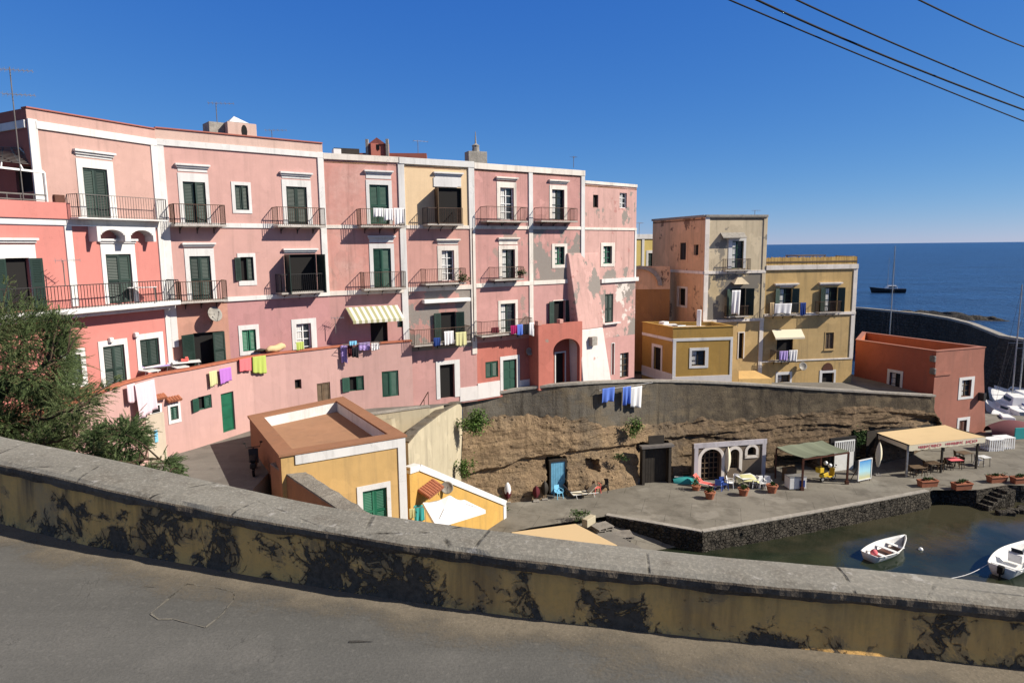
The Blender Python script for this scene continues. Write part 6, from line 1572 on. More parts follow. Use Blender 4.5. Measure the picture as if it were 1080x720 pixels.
def house_bit(x, y, d, w, dp, h, name, label, mat, extra=None):
    p = DD(x, y, d); t = empty(name, p, label, name.replace('_', ' '))
    m = MB(); m.box(p, w, dp, h, .4, True); m.build('body', mat, t, bevel=.02)
    if extra: extra(t, p)
    return t
def gable(t, p):
    m = MB(); w = 1.4; z = p.z+.92
    m.add([(p.x-w/2, p.y-.6, z), (p.x+w/2, p.y-.6, z), (p.x, p.y-.6, z+.5), (p.x-w/2, p.y+.8, z), (p.x+w/2, p.y+.8, z), (p.x, p.y+.8, z+.5)], [(0, 1, 2), (3, 5, 4), (0, 2, 5, 3), (1, 4, 5, 2)]); m.build('gable', 'terra_pink', t)
    for s_ in (-1, 1):
        m = MB(); m.box((p.x+s_*.78, p.y-.5, p.z), .2, .26, 1.3, 0, True); m.build('pier', 'concrete', t)
    m = MB(); m.box((p.x, p.y-.62, z-.42), .4, .12, .38, 0, True); m.build('opening', 'interior', t)
house_bit(399.5, 166, 55, 1.45, 1.2, .95, 'roof_belfry', 'small brick red belfry with a pointed gable on the roofs behind', 'terra_pink', gable)
m = MB(); p = DD(415, 168, 57); m.box((p.x, p.y, p.z-1), 5.4, 2., 1.35, .1, True); tag(m.build('rear_roof', 'brick_red_and_shade'), 'long low brick red roof wall behind the cream topped house', 'roof block')
house_bit(365, 166, 48, 1.7, .8, .55, 'water_tank', 'dark flat water tank beside the white skylight on the roof', 'darkwood')
house_bit(355, 166, 47, .5, .8, .5, 'skylight', 'little white skylight box on the roof beside the dark tank', 'white')
def finial(t, p):
    m = MB(); m.lathe((p.x, p.y, p.z+.8), [(.26, 0), (.22, .3), (.26, .42), (.12, .5), (.06, .55), (.02, 1.3), (0, 1.3)], 10); m.build('chimney_pot', 'concrete', t, smooth=False)
house_bit(502, 173.5, 46.5, 1.3, .8, .8, 'chimney', 'stone chimney with a thin spike on the roof edge of the cream topped house', 'concrete', finial)
def dish(label, p, r, n):
    n = Vector(n).normalized(); t = empty('satellite_dish', p, label, 'satellite dish'); u = n.cross(Vector((0, 0, 1))).normalized(); v = u.cross(n); p = Vector(p)
    m = MB(); K = 20; rows = []
    for j in range(6):
        q = j/5; rows.append([p+(u*math.cos(2*math.pi*k/K)+v*math.sin(2*math.pi*k/K))*r*q-n*(r*.28*(1-q*q)) for k in range(K+1)])
    m.grid(rows); o = m.build('reflector', 'dish', t, smooth=True, recalc=False); o.modifiers.new('s', 'SOLIDIFY').thickness = .02
    m = MB(); m.bar(p-n*r*.3, p-n*r*.3-n*.35-Vector((0, 0, .35)), .05); m.bar(p-v*r, p+n*r*.85, .02); m.build('arm', 'railgrey', t)
    m = MB(); m.bar(p+n*r*.8, p+n*r*.95, .07); m.build('receiver', 'railgrey', t)
dish('grey satellite dish on the orange pink house wall above dark terrace doors', B.pt(*B.hit(227, 331, .55), .55), .40, (.8, -.5, .35))
dish('small white satellite dish on the wall left of the arched porch', E1.pt(*E1.hit(558.5, 370.5, .3), .3), .27, (.5, -.8, .3))
dish('white satellite dish low on the sandy yellow house', If.pt(*If.hit(847, 386, .35), .35), .38, (.1, -.9, .35))
dish('pale satellite dish on a pole above the golden garden wall', gw.pt(*gw.hit(471.5, 514, .3), .3), .34, (.1, -.9, .25))
# plants on balconies
bush('balcony_plant', 'dark potted plants filling the second floor balcony under the cream storey', 'plant', D.pt(*D.hit(484, 294, .7), .7), (.55, .12, .28), 260, 'herb_dark', 31, .12)
bush('balcony_plant', 'dark potted plant on the middle balcony of the stained rose house', 'plant', E1.pt(*E1.hit(548, 288, .65), .65), (.35, .12, .35), 240, 'herb_dark', 32, .12)
# ---------------------------------------------------------------- furniture of the terrace and quay
def plastic_chair(label, loc, rz, mat='white', group=None):
    t = empty('plastic_chair', loc, label, 'chair', group, rz)
    def b(name, f): m = MB(); f(m); return m.build(name, mat, t, local=True, bevel=.01)
    b('seat', lambda m: m.box((0, 0, .42), .46, .44, .04))
    b('backrest', lambda m: m.hexa([(-.22, .19, .44), (.22, .19, .44), (.22, .23, .44), (-.22, .23, .44), (-.2, .27, .86), (.2, .27, .86), (.2, .30, .86), (-.2, .30, .86)]))
    for sx in (-1, 1):
        for sy in (-1, 1): b('leg', lambda m: m.bar((sx*.2, sy*.19, .42), (sx*.24, sy*.24, 0), .045))
        b('armrest', lambda m: (m.bar((sx*.24, -.2, .64), (sx*.22, .24, .66), .05, .03), m.bar((sx*.24, -.2, .42), (sx*.24, -.2, .64), .04)))
    return t
def table(label, loc, rz, w, d, mat='white', leg='railgrey', h=.73, name='table', group=None, cloth_=None):
    t = empty(name, loc, label, 'table', group, rz)
    m = MB(); m.box((0, 0, h), w, d, .035); m.build('table_top', mat, t, local=True, bevel=.008)
    for sx in (-1, 1):
        for sy in (-1, 1):
            m = MB(); m.bar((sx*(w/2-.08), sy*(d/2-.08), h), (sx*(w/2-.05), sy*(d/2-.05), 0), .04); m.build('leg', leg, t, local=True)
    return t
def lounger(label, loc, rz, mat, frame='white', group=None, name='sun_lounger'):
    t = empty(name, loc, label, 'sun lounger', group, rz)
    m = MB(); m.bar((-.3, -.9, .3), (-.3, .95, .3), .04); m.bar((.3, -.9, .3), (.3, .95, .3), .04); m.bar((-.3, -.9, .3), (.3, -.9, .3), .04); m.build('frame', frame, t, local=True)
    for x in (-.3, .3):
        for y in (-.7, .6): m = MB(); m.bar((x, y, .3), (x, y+.08, 0), .035); m.build('leg', frame, t, local=True)
    m = MB(); m.grid([[(x, y, .31-.02*math.sin((x+.3)*5.2)) for x in (-.28, -.1, .1, .28)] for y in (-.9, -.4, .1, .3)]); o = m.build('seat', mat, t, local=True, recalc=False); o.modifiers.new('s', 'SOLIDIFY').thickness = .03
    m = MB(); m.grid([[(x, .3+.55*k, .31+.5*k) for x in (-.28, 0, .28)] for k in (0, .5, 1.)]); o = m.build('backrest', mat, t, local=True, recalc=False); o.modifiers.new('s', 'SOLIDIFY').thickness = .03
    return t
def gq(x, y, z=QUAY): p = G(x, y, z); return Vector((p.x, p.y, z+.002))
zt_ = -6.62
for lab, x, d, rz, mt in (('white sun lounger with a raised back on the terrace beside the white table', 152, 33.2, 1.0, 'offwhite'), ('second white sun lounger near the terrace corner pilaster', 186, 34.3, .8, 'offwhite')):
    p = DD(x, 390, d); lounger(lab, (p.x, p.y, zt_+.55), rz, mt)
p = DD(160, 390, 33.6); tt = lounger('blue grey deck chair on the terrace by the coral house', (p.x, p.y, zt_+.6), 2.2, 'c_lilac', 'railgrey', name='deck_chair')
p = DD(197, 386, 34.6); table('white plastic terrace table with red things on it, before dark doors', (p.x, p.y, zt_+.25), .5, 1.3, .8)
p = DD(195, 381, 34.6); m = MB(); m.box((p.x, p.y, zt_+1.02), .35, .25, .12, .4, True); m.box((p.x+.1, p.y, zt_+1.14), .14, .14, .1, .4, True); tag(m.build('red_bowl', 'c_coral', bevel=.02), 'red plastic container on the white terrace table', 'container')
p = A.pt(A.hit(143, 305)[0], -2.45, .5); table('small white folding table on the long coral balcony', p, .4, 1.2, .5, name='folding_table')

# potted plants
def pot(label, loc, r, h, plant=None, seed=0, group=None, mat='terracotta'):
    t = empty('plant_pot', loc, label, 'plant pot', group); loc = Vector(loc)
    m = MB(); m.lathe(loc, [(0, 0), (r*.7, 0), (r, h*.85), (r*1.1, h*.86), (r*1.1, h), (r*.9, h), (r*.85, h*.9), (0, h*.9)], 14); m.build('pot', mat, t, smooth=False)
    if plant: bush('plant', '', '', loc+Vector((0, 0, h+plant*.6)), (plant*.8, plant*.8, plant*.7), 260, 'herb_dark', seed, .11, parent=t)
    return t
pot('round green shrub in a dark pot left of the pink lounger', gq(734, 516.5), .32, .35, .4, 1)
pot('brown clay pot standing alone in front of the pink lounger', gq(748.5, 525.5), .36, .5, .18, 2)
pot('brown clay pot before the white table on the quay', gq(784, 522), .36, .5, .2, 3)
pot('brown clay pot right of the white chairs on the quay', gq(814, 519), .38, .55, .15, 4)
def planter(label, loc, rz, w=1.35, seed=0, group='terracotta planters along the quay edge', pl=0.):
    t = empty('planter_box', loc, label, 'planter', group, rz)
    m = MB(); h = .48
    a = [(-w/2+.07, -.22, 0), (w/2-.07, -.22, 0), (w/2-.07, .22, 0), (-w/2+.07, .22, 0), (-w/2, -.28, h), (w/2, -.28, h), (w/2, .28, h), (-w/2, .28, h)]
    m.add(a, [(0, 3, 2, 1), (0, 1, 5, 4), (1, 2, 6, 5), (2, 3, 7, 6), (3, 0, 4, 7)])
    i = [(-w/2+.06, -.22, h), (w/2-.06, -.22, h), (w/2-.06, .22, h), (-w/2+.06, .22, h)]; j = [(x, y, h-.1) for x, y, z in i]
    m.add(a[4:]+i+j, [(0, 1, 5, 4), (1, 2, 6, 5), (2, 3, 7, 6), (3, 0, 4, 7), (4, 5, 9, 8), (5, 6, 10, 9), (6, 7, 11, 10), (7, 4, 8, 11), (8, 9, 10, 11)])
    m.build('trough', 'terracotta', t, local=True)
    m = MB(); m.box((0, -.27, h-.06), w+.03, .07, .08); m.box((0, .27, h-.06), w+.03, .07, .08); m.build('rim', 'terracotta', t, local=True, bevel=.015)
    if pl:
        o = bush('plant', '', '', (0, 0, h+pl*.7), (w*.32, .14, pl*.7), 260, 'herb_dark', seed, .11, parent=t); o.location = (0, 0, 0)
    return t
for k, (x, y, lb) in enumerate(((978, 512.5, 'terracotta planter on the quay edge in front of the restaurant awning'), (1014, 515.5, 'terracotta planter on the quay edge above the dark slip'), (1051, 508, 'terracotta planter on the quay edge above the stone steps'), (1076, 509, 'terracotta planter at the right picture edge of the quay'))): planter(lb, gq(x, y), .15, seed=k, pl=.12)
for k, (x, y, lb) in enumerate(((506, 549.5, 'left terracotta planter with a shrub below the golden garden wall'), (515.5, 547, 'middle terracotta planter with a shrub below the golden garden wall'), (525, 544, 'right terracotta planter with a big round shrub below the golden garden wall'))): planter(lb, gq(x, y), .9, .95, 20+k, 'planters below the golden wall', .28+.1*(k == 2))

# parasols
def closed_parasol(label, p, h, mat, top=None):
    t = empty('closed_parasol', p, label, 'parasol'); p = Vector(p); m = MB(); m.tube([p, p+Vector((0, 0, h))], .025, 8); m.build('pole', 'railgrey', t)
    m = MB(); n = 16; rows = []
    for j in range(9):
        u = j/8; r = (.03+.16*math.sin(math.pi*min(1, u*1.05))**.7+.05*u); rows.append([p+Vector(((r*(1+.22*math.cos(k*math.pi/2)))*math.cos(2*math.pi*k/n), (r*(1+.22*math.cos(k*math.pi/2)))*math.sin(2*math.pi*k/n), h-.05-u*(h*.72))) for k in range(n+1)])
    m.grid(rows); m.build('folded_canopy', mat, t, smooth=True, recalc=False)
    m = MB(); m.box(p, .4, .4, .08, 0, True); m.build('base', 'concrete', t)
    if top: m = MB(); m.lathe(p+Vector((0, 0, h*.55)), [(.2, 0), (.24, .2), (.18, .55), (.05, .75), (0, .76)], 12); m.build('cover', top, t, smooth=True)
closed_parasol('dark folded parasol with a white cloth over its top, by the cliff foot', gq(535.5, 530), 1.25, 'c_maroon', 'c_white')
closed_parasol('dark red folded parasol leaning near the blue cliff door', gq(565.5, 528.5), 1.15, 'c_maroon')
closed_parasol('brown and black folded parasol just left of the blue cliff door', gq(574.5, 526.5), 1.35, 'darkwood')
closed_parasol('tall beige folded parasol at the left corner of the restaurant awning', gq(925.5, 501), 2.6, 'c_cream')
closed_parasol('folded white parasol in front of the arched cave facade', gq(766.5, 506), 2.6, 'c_cream')
t = empty('open_parasol', DD(479, 600, 32.), 'large square white parasol open beside the golden garden wall', 'parasol')
ap = DD(474, 522, 32.3)
rim = [DD(446, 530, 31.6), DD(459.5, 553.5, 30.2), DD(512, 537.5, 32.8), DD(490, 527, 33.9)]
m = MB(); cr = []
for i in range(4):
    a, b = rim[i], rim[(i+1) % 4]; rows = [[ap.lerp(a.lerp(b, q/6), r_/6)-Vector((0, 0, .12*math.sin(math.pi*r_/6)*1.0)) for q in range(7)] for r_ in range(7)]
    m.grid(rows); m.quad(a, b, b-Vector((0, 0, .18)), a-Vector((0, 0, .18)))
o = m.build('canopy', 'c_white', t, recalc=False); o.modifiers.new('s', 'SOLIDIFY').thickness = .01
m = MB(); c = sum((Vector(r) for r in rim), Vector())/4; m.tube([(ap.x, ap.y, QUAY-.3), ap], .035, 8); m.build('pole', 'steel', t); m = MB(); [m.bar(ap-Vector((0, 0, .15)), r-Vector((0, 0, .05)), .025) for r in rim]; m.build('rib', 'steel', t)
# bits on the lower yard
t = empty('drying_rack', DD(438, 555, 34.), 'drying rack of teal and red towels at the corner of the peach house', 'drying rack')
p = DD(438, 540, 34.2); m = MB(); [m.bar((p.x-.5, p.y+o, p.z+.35), (p.x+.55, p.y+o, p.z+.35), .02) for o in (-.2, .1, .4)]; [m.bar((p.x+s_*.52, p.y+.1, p.z-1.2), (p.x+s_*.52, p.y+.1, p.z+.36), .025) for s_ in (-1, 1)]; m.build('frame', 'steel', t)
cloth('towel', 'teal towel on the rack beside the peach house corner', 'towel', DD(433, 533, 34), DD(447, 531.5, 34.3), .85, 'c_teal', (.3, -.9, 0), .03, group='towels on the lower rack', seed=70)
cloth('towel', 'orange red towel on the rack beside the peach house corner', 'towel', DD(431.5, 529.5, 34.4), DD(441, 528.5, 34.6), .3, 'c_orange', (.3, -.9, 0), .03, group='towels on the lower rack', seed=71)
cloth('towel', 'yellow towel on the rack beside the peach house corner', 'towel', DD(431.5, 536, 33.8), DD(437.5, 535.5, 33.9), .5, 'c_yel', (.3, -.9, 0), .03, group='towels on the lower rack', seed=72)
t = empty('cabinet', gq(491, 556), 'white grey cabinet standing beside the white parasol and planters', 'cabinet')
p = gq(492.5, 556.5); m = MB(); m.box(p, 1.0, .7, 1.0, .5, True); m.build('body', 'offwhite', t, bevel=.02); m = MB(); m.box(p+Vector((0, 0, 1.0)), 1.08, .76, .05, .5, True); m.build('top', 'steel', t, bevel=.01)
pot('round dark shrub in a pot left of the white grey cabinet', gq(483, 558.5), .32, .45, .38, 9)
# tan shade awning over the near yard
t = empty('shade_awning', G(600, 563, -15.2), 'flat tan shade awning just beyond the parapet, pointing at the quay', 'awning')
P = [G(540, 561.2, -15.3), G(607, 552.3, -15.2), G(651, 575, -15.3), G(600, 590, -15.3), G(530, 580, -15.3)]
m = MB(); m.sheet(P); o = m.build('canopy', 'c_tan', t, recalc=False); o.modifiers.new('s', 'SOLIDIFY').thickness = .02
for q in P[:3]: m = MB(); m.bar((q.x, q.y+.05, QUAY-.5), (q.x, q.y+.05, q.z-.02), .07); m.build('post', 'brownwood', t)
t = empty('block_wall', gq(622, 552), 'short cream block wall beside the tan shade awning', 'wall'); m = MB(); m.box(gq(621, 553), 1.0, .4, .5, .9, True); m.build('masonry', 'creamwall', t, bevel=.03)
bush('yard_shrub', 'round dark shrub beside the tan shade awning', 'bush', gq(611, 550)+Vector((0, 0, .35)), (.6, .4, .32), 500, 'herb_dark', 51, .12)
# pallets
def pallet(label, p, rz, tilt=0.):
    t = empty('wooden_pallet', p, label, 'pallet', 'grey pallets stacked by the slip', rz); t.rotation_euler.x = tilt
    m = MB(); [m.box((0, -.42+.14*k, .13), 1.2, .1, .022) for k in range(7)]; m.build('deck_slat', 'palletwood', t, local=True)
    m = MB(); [m.box((x, 0, .06), .1, .95, .12) for x in (-.5, 0, .5)]; m.build('bearer', 'palletwood', t, local=True)
M['palletwood'] = paint('grey_pallet_wood', (.26, .235, .205), .9, .45)
b0 = G(634, 561, -17.7)
for k, lb in enumerate(('lowest grey pallet of the stack beside the dark quay wall', 'middle grey pallet of the stack beside the dark quay wall', 'topmost grey pallet of the stack beside the dark quay wall')): pallet(lb, b0+Vector((.03*k, .02, .15*k)), .3+.1*k)
b1 = G(656, 568, -18.)
for k, lb in enumerate(('lower grey pallet lying at the slip, next to the taller stack', 'upper grey pallet lying askew on the slip next to the taller stack')): pallet(lb, b1+Vector((.06*k, .05, .17*k)), -.2+.35*k, .06*k)

# ---------------------------------------------------------------- things along the cliff foot
def flat_fr(xa, ya, xb, yb): return Fr(gq(xa, ya), gq(xb, yb))
bd = flat_fr(579.5, 521.5, 598, 519.5)
t = empty('blue_door', bd.pt(.6, QUAY, 0), 'light blue door set into the brown rock face', 'door')
a0, a1, z0, z1 = bd.rect((581.5, 487, 596.5, 519), .1); z0 = QUAY
m = MB(); fr_ = bd
for k in range(6): bd.box(m, a0+(a1-a0)*k/6+.006, a0+(a1-a0)*(k+1)/6-.006, z0+.05, z1, -.05, .0)
m.build('door_leaf', 'bluepaint' if 'bluepaint' in M else 'c_sky', t); m = MB(); bd.box(m, a0-.12, a0, z0, z1+.12, -.4, .06); bd.box(m, a1, a1+.12, z0, z1+.12, -.4, .06); bd.box(m, a0, a1, z1, z1+.12, -.4, .06); m.build('frame', 'darkwood', t)
plastic_chair('blue plastic chair standing in front of the blue cliff door', gq(589, 525), .5, 'c_sky')
def mound_cloth(label, p, w, d, h, mat, seed, name='covered_heap', cat='heap'):
    rnd = random.Random(seed); m = MB(); rows = []
    for j in range(9):
        v = j/8*2-1; rows.append([Vector(p)+Vector((u*w/2, v*d/2, h*max(0, (1-u*u)*(1-v*v))**.6*(.8+.4*noise.noise(Vector((u*2+seed, v*2, 0)))))) for u in [i/10*2-1 for i in range(11)]])
    m.grid(rows); o = m.build(name, mat, None, smooth=True, recalc=False); tag(o, label, cat); return o
lounger('dark folding lounger lying by the rock right of the blue door', gq(607, 523), 1.2, 'c_black', 'darkwood')
lounger('grey white lounger board lying in front of the dark folding lounger', gq(616, 523.5), -1.3, 'c_cream', 'offwhite')
plastic_chair('round backed chair with pink cushions against the rock', gq(629, 519.5), .4, 'c_coral')
plastic_chair('brown wicker chair left of the pink cushioned chair', gq(623, 520.5), -.5, 'brownwood')
plastic_chair('dark metal chair at the right end of the seats against the rock', gq(638, 518), -.3, 'darkwood')
t = empty('stone_bench', gq(662, 513), 'low pale stone bench along the foot of the rock', 'bench'); m = MB(); a, b = gq(652, 513.5), gq(676, 509.5); m.bar(a+Vector((0, .3, .2)), b+Vector((0, .3, .2)), .5, .45); m.build('seat_block', 'concrete', t, bevel=.05)
# big dark cave gate
bg_ = flat_fr(678, 510.5, 707, 508)
t = empty('cave_gate', bg_.pt(1, QUAY, 0), 'big dark timber gate closing a cave mouth in the rock', 'gate')
a0, a1, z0, z1 = bg_.rect((680, 474, 704.5, 507.5), .1); z0 = QUAY
m = MB(); [bg_.box(m, a0+(a1-a0)*k/9+.01, a0+(a1-a0)*(k+1)/9-.01, z0, z1, -.25, -.2) for k in range(9)]; m.build('planks', 'darkwood', t)
m = MB(); bg_.box(m, a0-.22, a0-.02, z0, z1+.1, -.3, .2); m.build('post', 'darkwood', t); m = MB(); bg_.box(m, a1+.02, a1+.22, z0, z1+.15, -.3, .2); m.build('post', 'darkwood', t)
m = MB(); bg_.box(m, a0-.3, a1+.4, z1+.15, z1+.32, -.3, .25); m.build('lintel', 'railgrey', t); m = MB(); bg_.box(m, a0+.4, a1-.2, z1+.33, z1+.95, -.3, -.2); m.build('upper_board', 'darkwood', t)
# arched facade
fa = flat_fr(731, 508.5, 806, 502.5)
t = House('arched_facade', 'brown plastered cave front with three arches outlined in white', fa.pt(2, QUAY, 0), 'facade')
zt2 = fa.hit(768, 466.5, .05)[1]; Lf = fa.L
m = MB()
arches = []
for (x0, x1, yt, yb) in ((739.5, 761, 473.5, 503), (769.5, 779.5, 473.5, 494), (788, 797, 471, 480)):
    a0, a1 = fa.hit(x0, 490, .1)[0], fa.hit(x1, 490, .1)[0]; arches.append((a0, a1, fa.hit((x0+x1)/2, yb, .1)[1] if yb < 500 else QUAY, fa.hit((x0+x1)/2, yt, .1)[1]))
def arch_prof(a0, a1, z0, z1, g=0., n=14):
    cx, rx = (a0+a1)/2, (a1-a0)/2+g; zs = z1-(a1-a0)/2*.9; rz = z1-zs+g
    return [(cx-rx, z0-(g if z0 > QUAY+.1 else 0))]+[(cx-rx*math.cos(math.pi*k/n), zs+rz*math.sin(math.pi*k/n)) for k in range(n+1)]+[(cx+rx, z0-(g if z0 > QUAY+.1 else 0))]
# front slab around the arches, built in vertical strips
N_ = 150
for k in range(N_):
    s0, s1 = Lf*k/N_, Lf*(k+1)/N_; sc_ = (s0+s1)/2; gaps = []
    for a in arches:
        if a[0] < sc_ < a[1]:
            cx, rx = (a[0]+a[1])/2, (a[1]-a[0])/2; zs = a[3]-rx*.9; gaps.append((a[2], zs+rx*.9*math.sqrt(max(0, 1-((sc_-cx)/rx)**2))))
    z = QUAY
    for g0, g1 in gaps:
        if g0 > z+.01: fa.box(m, s0, s1, z, g0, -.35, .05)
        z = g1
    fa.box(m, s0, s1, z, zt2, -.35, .05)
M['facade_brown'] = plaster('brown_facade_plaster', (.20, .155, .115), .75, .4, seed=44)
m.build('wall', 'facade_brown', t.o)
for i, a in enumerate(arches):
    m = MB(); pi, po_ = arch_prof(*a), arch_prof(*a, g=.24 if i < 2 else .2)
    for k in range(len(pi)-1):
        q = [pi[k], pi[k+1], po_[k+1], po_[k]]; m.hexa([fa.pt(*c_, .04) for c_ in q]+[fa.pt(*c_, .11) for c_ in q])
    if i == 2: fa.box(m, a[0]-.2, a[1]+.2, a[2]-.2, a[2], .04, .11)
    m.build('arch_moulding', 'trim_old', t.o)
    m = MB(); fa.box(m, a[0]-.05, a[1]+.05, a[2]-.1, a[3]+.1, -.5, -.36); o = m.build('dark_opening', 'interior', t.o)
    if i < 2:
        m = MB(); c0 = (a[0]+a[1])/2
        for k in range(5): x_ = a[0]+.1+(a[1]-a[0]-.2)*k/4; fa.box(m, x_-.03, x_+.03, a[2], a[3]-.1, -.3, -.24)
        for k in range(6 if i == 0 else 3): z_ = a[2]+.15+(a[3]-a[2]-.5)*k/(5 if i == 0 else 2); fa.box(m, a[0]+.05, a[1]-.05, z_-.03, z_+.03, -.3, -.24)
        m.build('grille', 'brownwood', t.o)
M['mauve_white'] = plaster('lilac_white_border', (.52, .49, .52), .9, .4, seed=45)
m = MB(); fa.box(m, -.05, Lf+.05, zt2-.26, zt2+.1, .045, .12); m.build('top_border', 'mauve_white', t.o)
for s_ in (0, Lf-.3): m = MB(); fa.box(m, s_, s_+.3, QUAY, zt2-.26, .045, .12); m.build('side_border', 'mauve_white', t.o)
# furniture before the arches
t = empty('upturned_dinghy', gq(723, 510), 'small teal upturned dinghy beside the arched cave front', 'boat')
p = gq(724, 508); rows = []
for j in range(9):
    u = j/8; w = .5*math.sin(math.pi*(.12+.8*u))**.6; rows.append([p+Vector(((u-.5)*2.0, w*math.cos(math.pi*k/8), .45*math.sin(math.pi*k/8)*(.5+.5*math.sin(math.pi*u)))) for k in range(9)])
m = MB(); m.grid(rows); m.build('hull', 'c_teal', t, smooth=True, recalc=False); m = MB(); m.bar(p+Vector((-.9, 0, .4)), p+Vector((.9, 0, .42)), .05); m.build('keel', 'offwhite', t)
lounger('coral pink sun lounger with a raised back on the quay', gq(744, 513.5), .9, 'c_coral', 'white')
plastic_chair('blue folding chair beside the coral pink lounger', gq(758, 516.5), 2.6, 'c_blue')
plastic_chair('blue chair back to back with the other blue folding chair', gq(763, 516), .3, 'c_navy')
plastic_chair('white plastic chair left of the yellow clothed table', gq(770, 514.5), 1.2)
plastic_chair('white plastic chair turned away behind the yellow clothed table', gq(777, 510), 2.8)
tb_ = gq(787, 512.5); table('square table under a yellow cloth in front of the arched cave front', tb_, .3, 1.3, 1.0)
m = MB(); rows = []
for j in range(7):
    rows.append([Vector((tb_.x, tb_.y, QUAY+.755))+Vector(((i/6-.5)*1.5, (j/6-.5)*1.2, -.22*(max(0, abs(i/6-.5)-.42)*12+max(0, abs(j/6-.5)-.4)*10)*.9)) for i in range(7)])
m.grid(rows); tag(m.build('tablecloth', 'c_yel', smooth=True, recalc=False), 'yellow tablecloth on the square table before the arches', 'tablecloth')
plastic_chair('white plastic chair right of the yellow clothed table, facing it', gq(795, 514), -1.4)
plastic_chair('white plastic chair nearest the clay pot beside the freezer', gq(803, 515), .1)
plastic_chair('second white plastic chair closest to the dark canopy shade', gq(809.5, 515), -.2)
t = empty('chest_freezer', gq(838, 514), 'white chest freezer in front of the green canopy post', 'freezer')
p = gq(838.5, 514.5); m = MB(); m.box(p+Vector((0, 0, .06)), 1.25, .75, .82, .1, True); m.build('cabinet', 'offwhite', t, bevel=.03); m = MB(); m.box(p+Vector((0, 0, .88)), 1.28, .78, .07, .1, True); m.build('lid', 'steel', t, bevel=.02)
for s_ in (-.3, .3): m = MB(); m.box(p+Vector((s_+.03, -.385, .2)), .4, .02, .5, .1, True); m.build('front_panel', 'c_navy', t)
# green canopy
t = empty('green_canopy', gq(860, 510), 'lean-to canopy with an olive green roof on red brown posts', 'canopy')
gp_ = [gq(846, 517), gq(890.5, 510.5)]
z_ = lambda x, y, p: ray(x, y).z*(p.y/ray(x, y).y)
f0 = Vector((gp_[0].x, gp_[0].y, z_(846, 483, gp_[0]))); f1 = Vector((gp_[1].x+.2, gp_[1].y, z_(891, 476, gp_[1])))
q0 = DD(819, 471.5, gp_[0].y+2.6); q1 = DD(867, 465, gp_[1].y+2.9)
m = MB(); rows = [[q0.lerp(q1, k/10)*(1-r_/6)+f0.lerp(f1, k/10)*(r_/6)-Vector((0, 0, .10*math.sin(math.pi*r_/6)+.03*math.sin(k*1.7))) for k in range(11)] for r_ in range(7)]
m.grid(rows); o = m.build('roof', 'c_olive', t, recalc=False); o.modifiers.new('s', 'SOLIDIFY').thickness = .04
for p, f_ in ((gp_[0], f0), (gp_[1], f1)): m = MB(); m.bar((f_.x, p.y+.05, QUAY), (f_.x, p.y+.05, f_.z-.05), .12); m.box((f_.x, p.y+.05, QUAY), .22, .22, .25, 0, True); m.build('post', 'redwood', t)
for q in (q0, q1): m = MB(); m.bar((q.x, q.y, QUAY), (q.x, q.y, q.z-.06), .1); m.build('post', 'redwood', t)
m = MB(); m.bar(f0-Vector((0, -.05, .1)), f1-Vector((0, -.05, .1)), .1); m.bar(q0-Vector((0, 0, .1)), q1-Vector((0, 0, .1)), .1); m.build('beam', 'redwood', t)
t = empty('storage_crate', gq(833, 507), 'brown wooden board crate leaning in the shade under the green canopy', 'crate'); p = gq(832, 506.5); m = MB(); m.box(p, .9, .5, 1.0, .3, True); m.build('box', 'brownwood', t, bevel=.02)
# scooter
def scooter(label, loc, rz, body, box=None, helmet=False):
    t = empty('motor_scooter', loc, label, 'scooter', None, rz)
    def wheel(x):
        m = MB(); m.tube([(x+.2*math.cos(a), 0, .22+.2*math.sin(a)) for a in [2*math.pi*k/20 for k in range(21)]], .055, 8, False); w = m.build('wheel', 'interior', t, local=True, smooth=True)
        m = MB(); m.tube([(x, -.03, .22), (x, .03, .22)], .14, 16); m.build('rim', 'steel', w, local=True)
    wheel(-.6); wheel(.62)
    m = MB(); m.hexa([(-.85, -.14, .38), (-.1, -.16, .34), (-.1, .16, .34), (-.85, .14, .38), (-.88, -.12, .62), (-.15, -.15, .70), (-.15, .15, .70), (-.88, .12, .62)]); m.hexa([(-.1, -.15, .24), (.4, -.15, .24), (.4, .15, .24), (-.1, .15, .24), (-.1, -.15, .34), (.4, -.15, .34), (.4, .15, .34), (-.1, .15, .34)]); m.build('body', body, t, local=True, bevel=.05)
    m = MB(); m.hexa([(.34, -.2, .26), (.42, -.2, .26), (.42, .2, .26), (.34, .2, .26), (.46, -.22, .92), (.54, -.16, .92), (.54, .16, .92), (.46, .22, .92)]); m.build('leg_shield', body, t, local=True, bevel=.03)
    m = MB(); m.hexa([(-.85, -.13, .66), (-.15, -.15, .74), (-.15, .15, .74), (-.85, .13, .66), (-.85, -.12, .76), (-.15, -.13, .82), (-.15, .13, .82), (-.85, .12, .76)]); m.build('saddle', 'interior', t, local=True, bevel=.04)
    m = MB(); m.bar((.62, 0, .22), (.46, 0, .98), .05); m.bar((.42, -.3, 1.0), (.42, .3, 1.0), .035); m.build('handlebar', 'iron', t, local=True)
    m = MB(); m.lathe((.55, 0, .85), [(0, -.07), (.07, -.05), (.08, .03), (0, .07)], 10); m.build('headlight', 'offwhite', t, local=True)
    for s_ in (-1, 1): m = MB(); m.bar((.42, s_*.28, 1.), (.36, s_*.34, 1.2), .015); m.box((.36, s_*.35, 1.22), .02, .12, .08); m.build('mirror', 'iron', t, local=True)
    if box: m = MB(); m.box((-.95, 0, .78), .45, .42, .4, 0, True); m.build('top_box', box, t, local=True, bevel=.04)
    return t
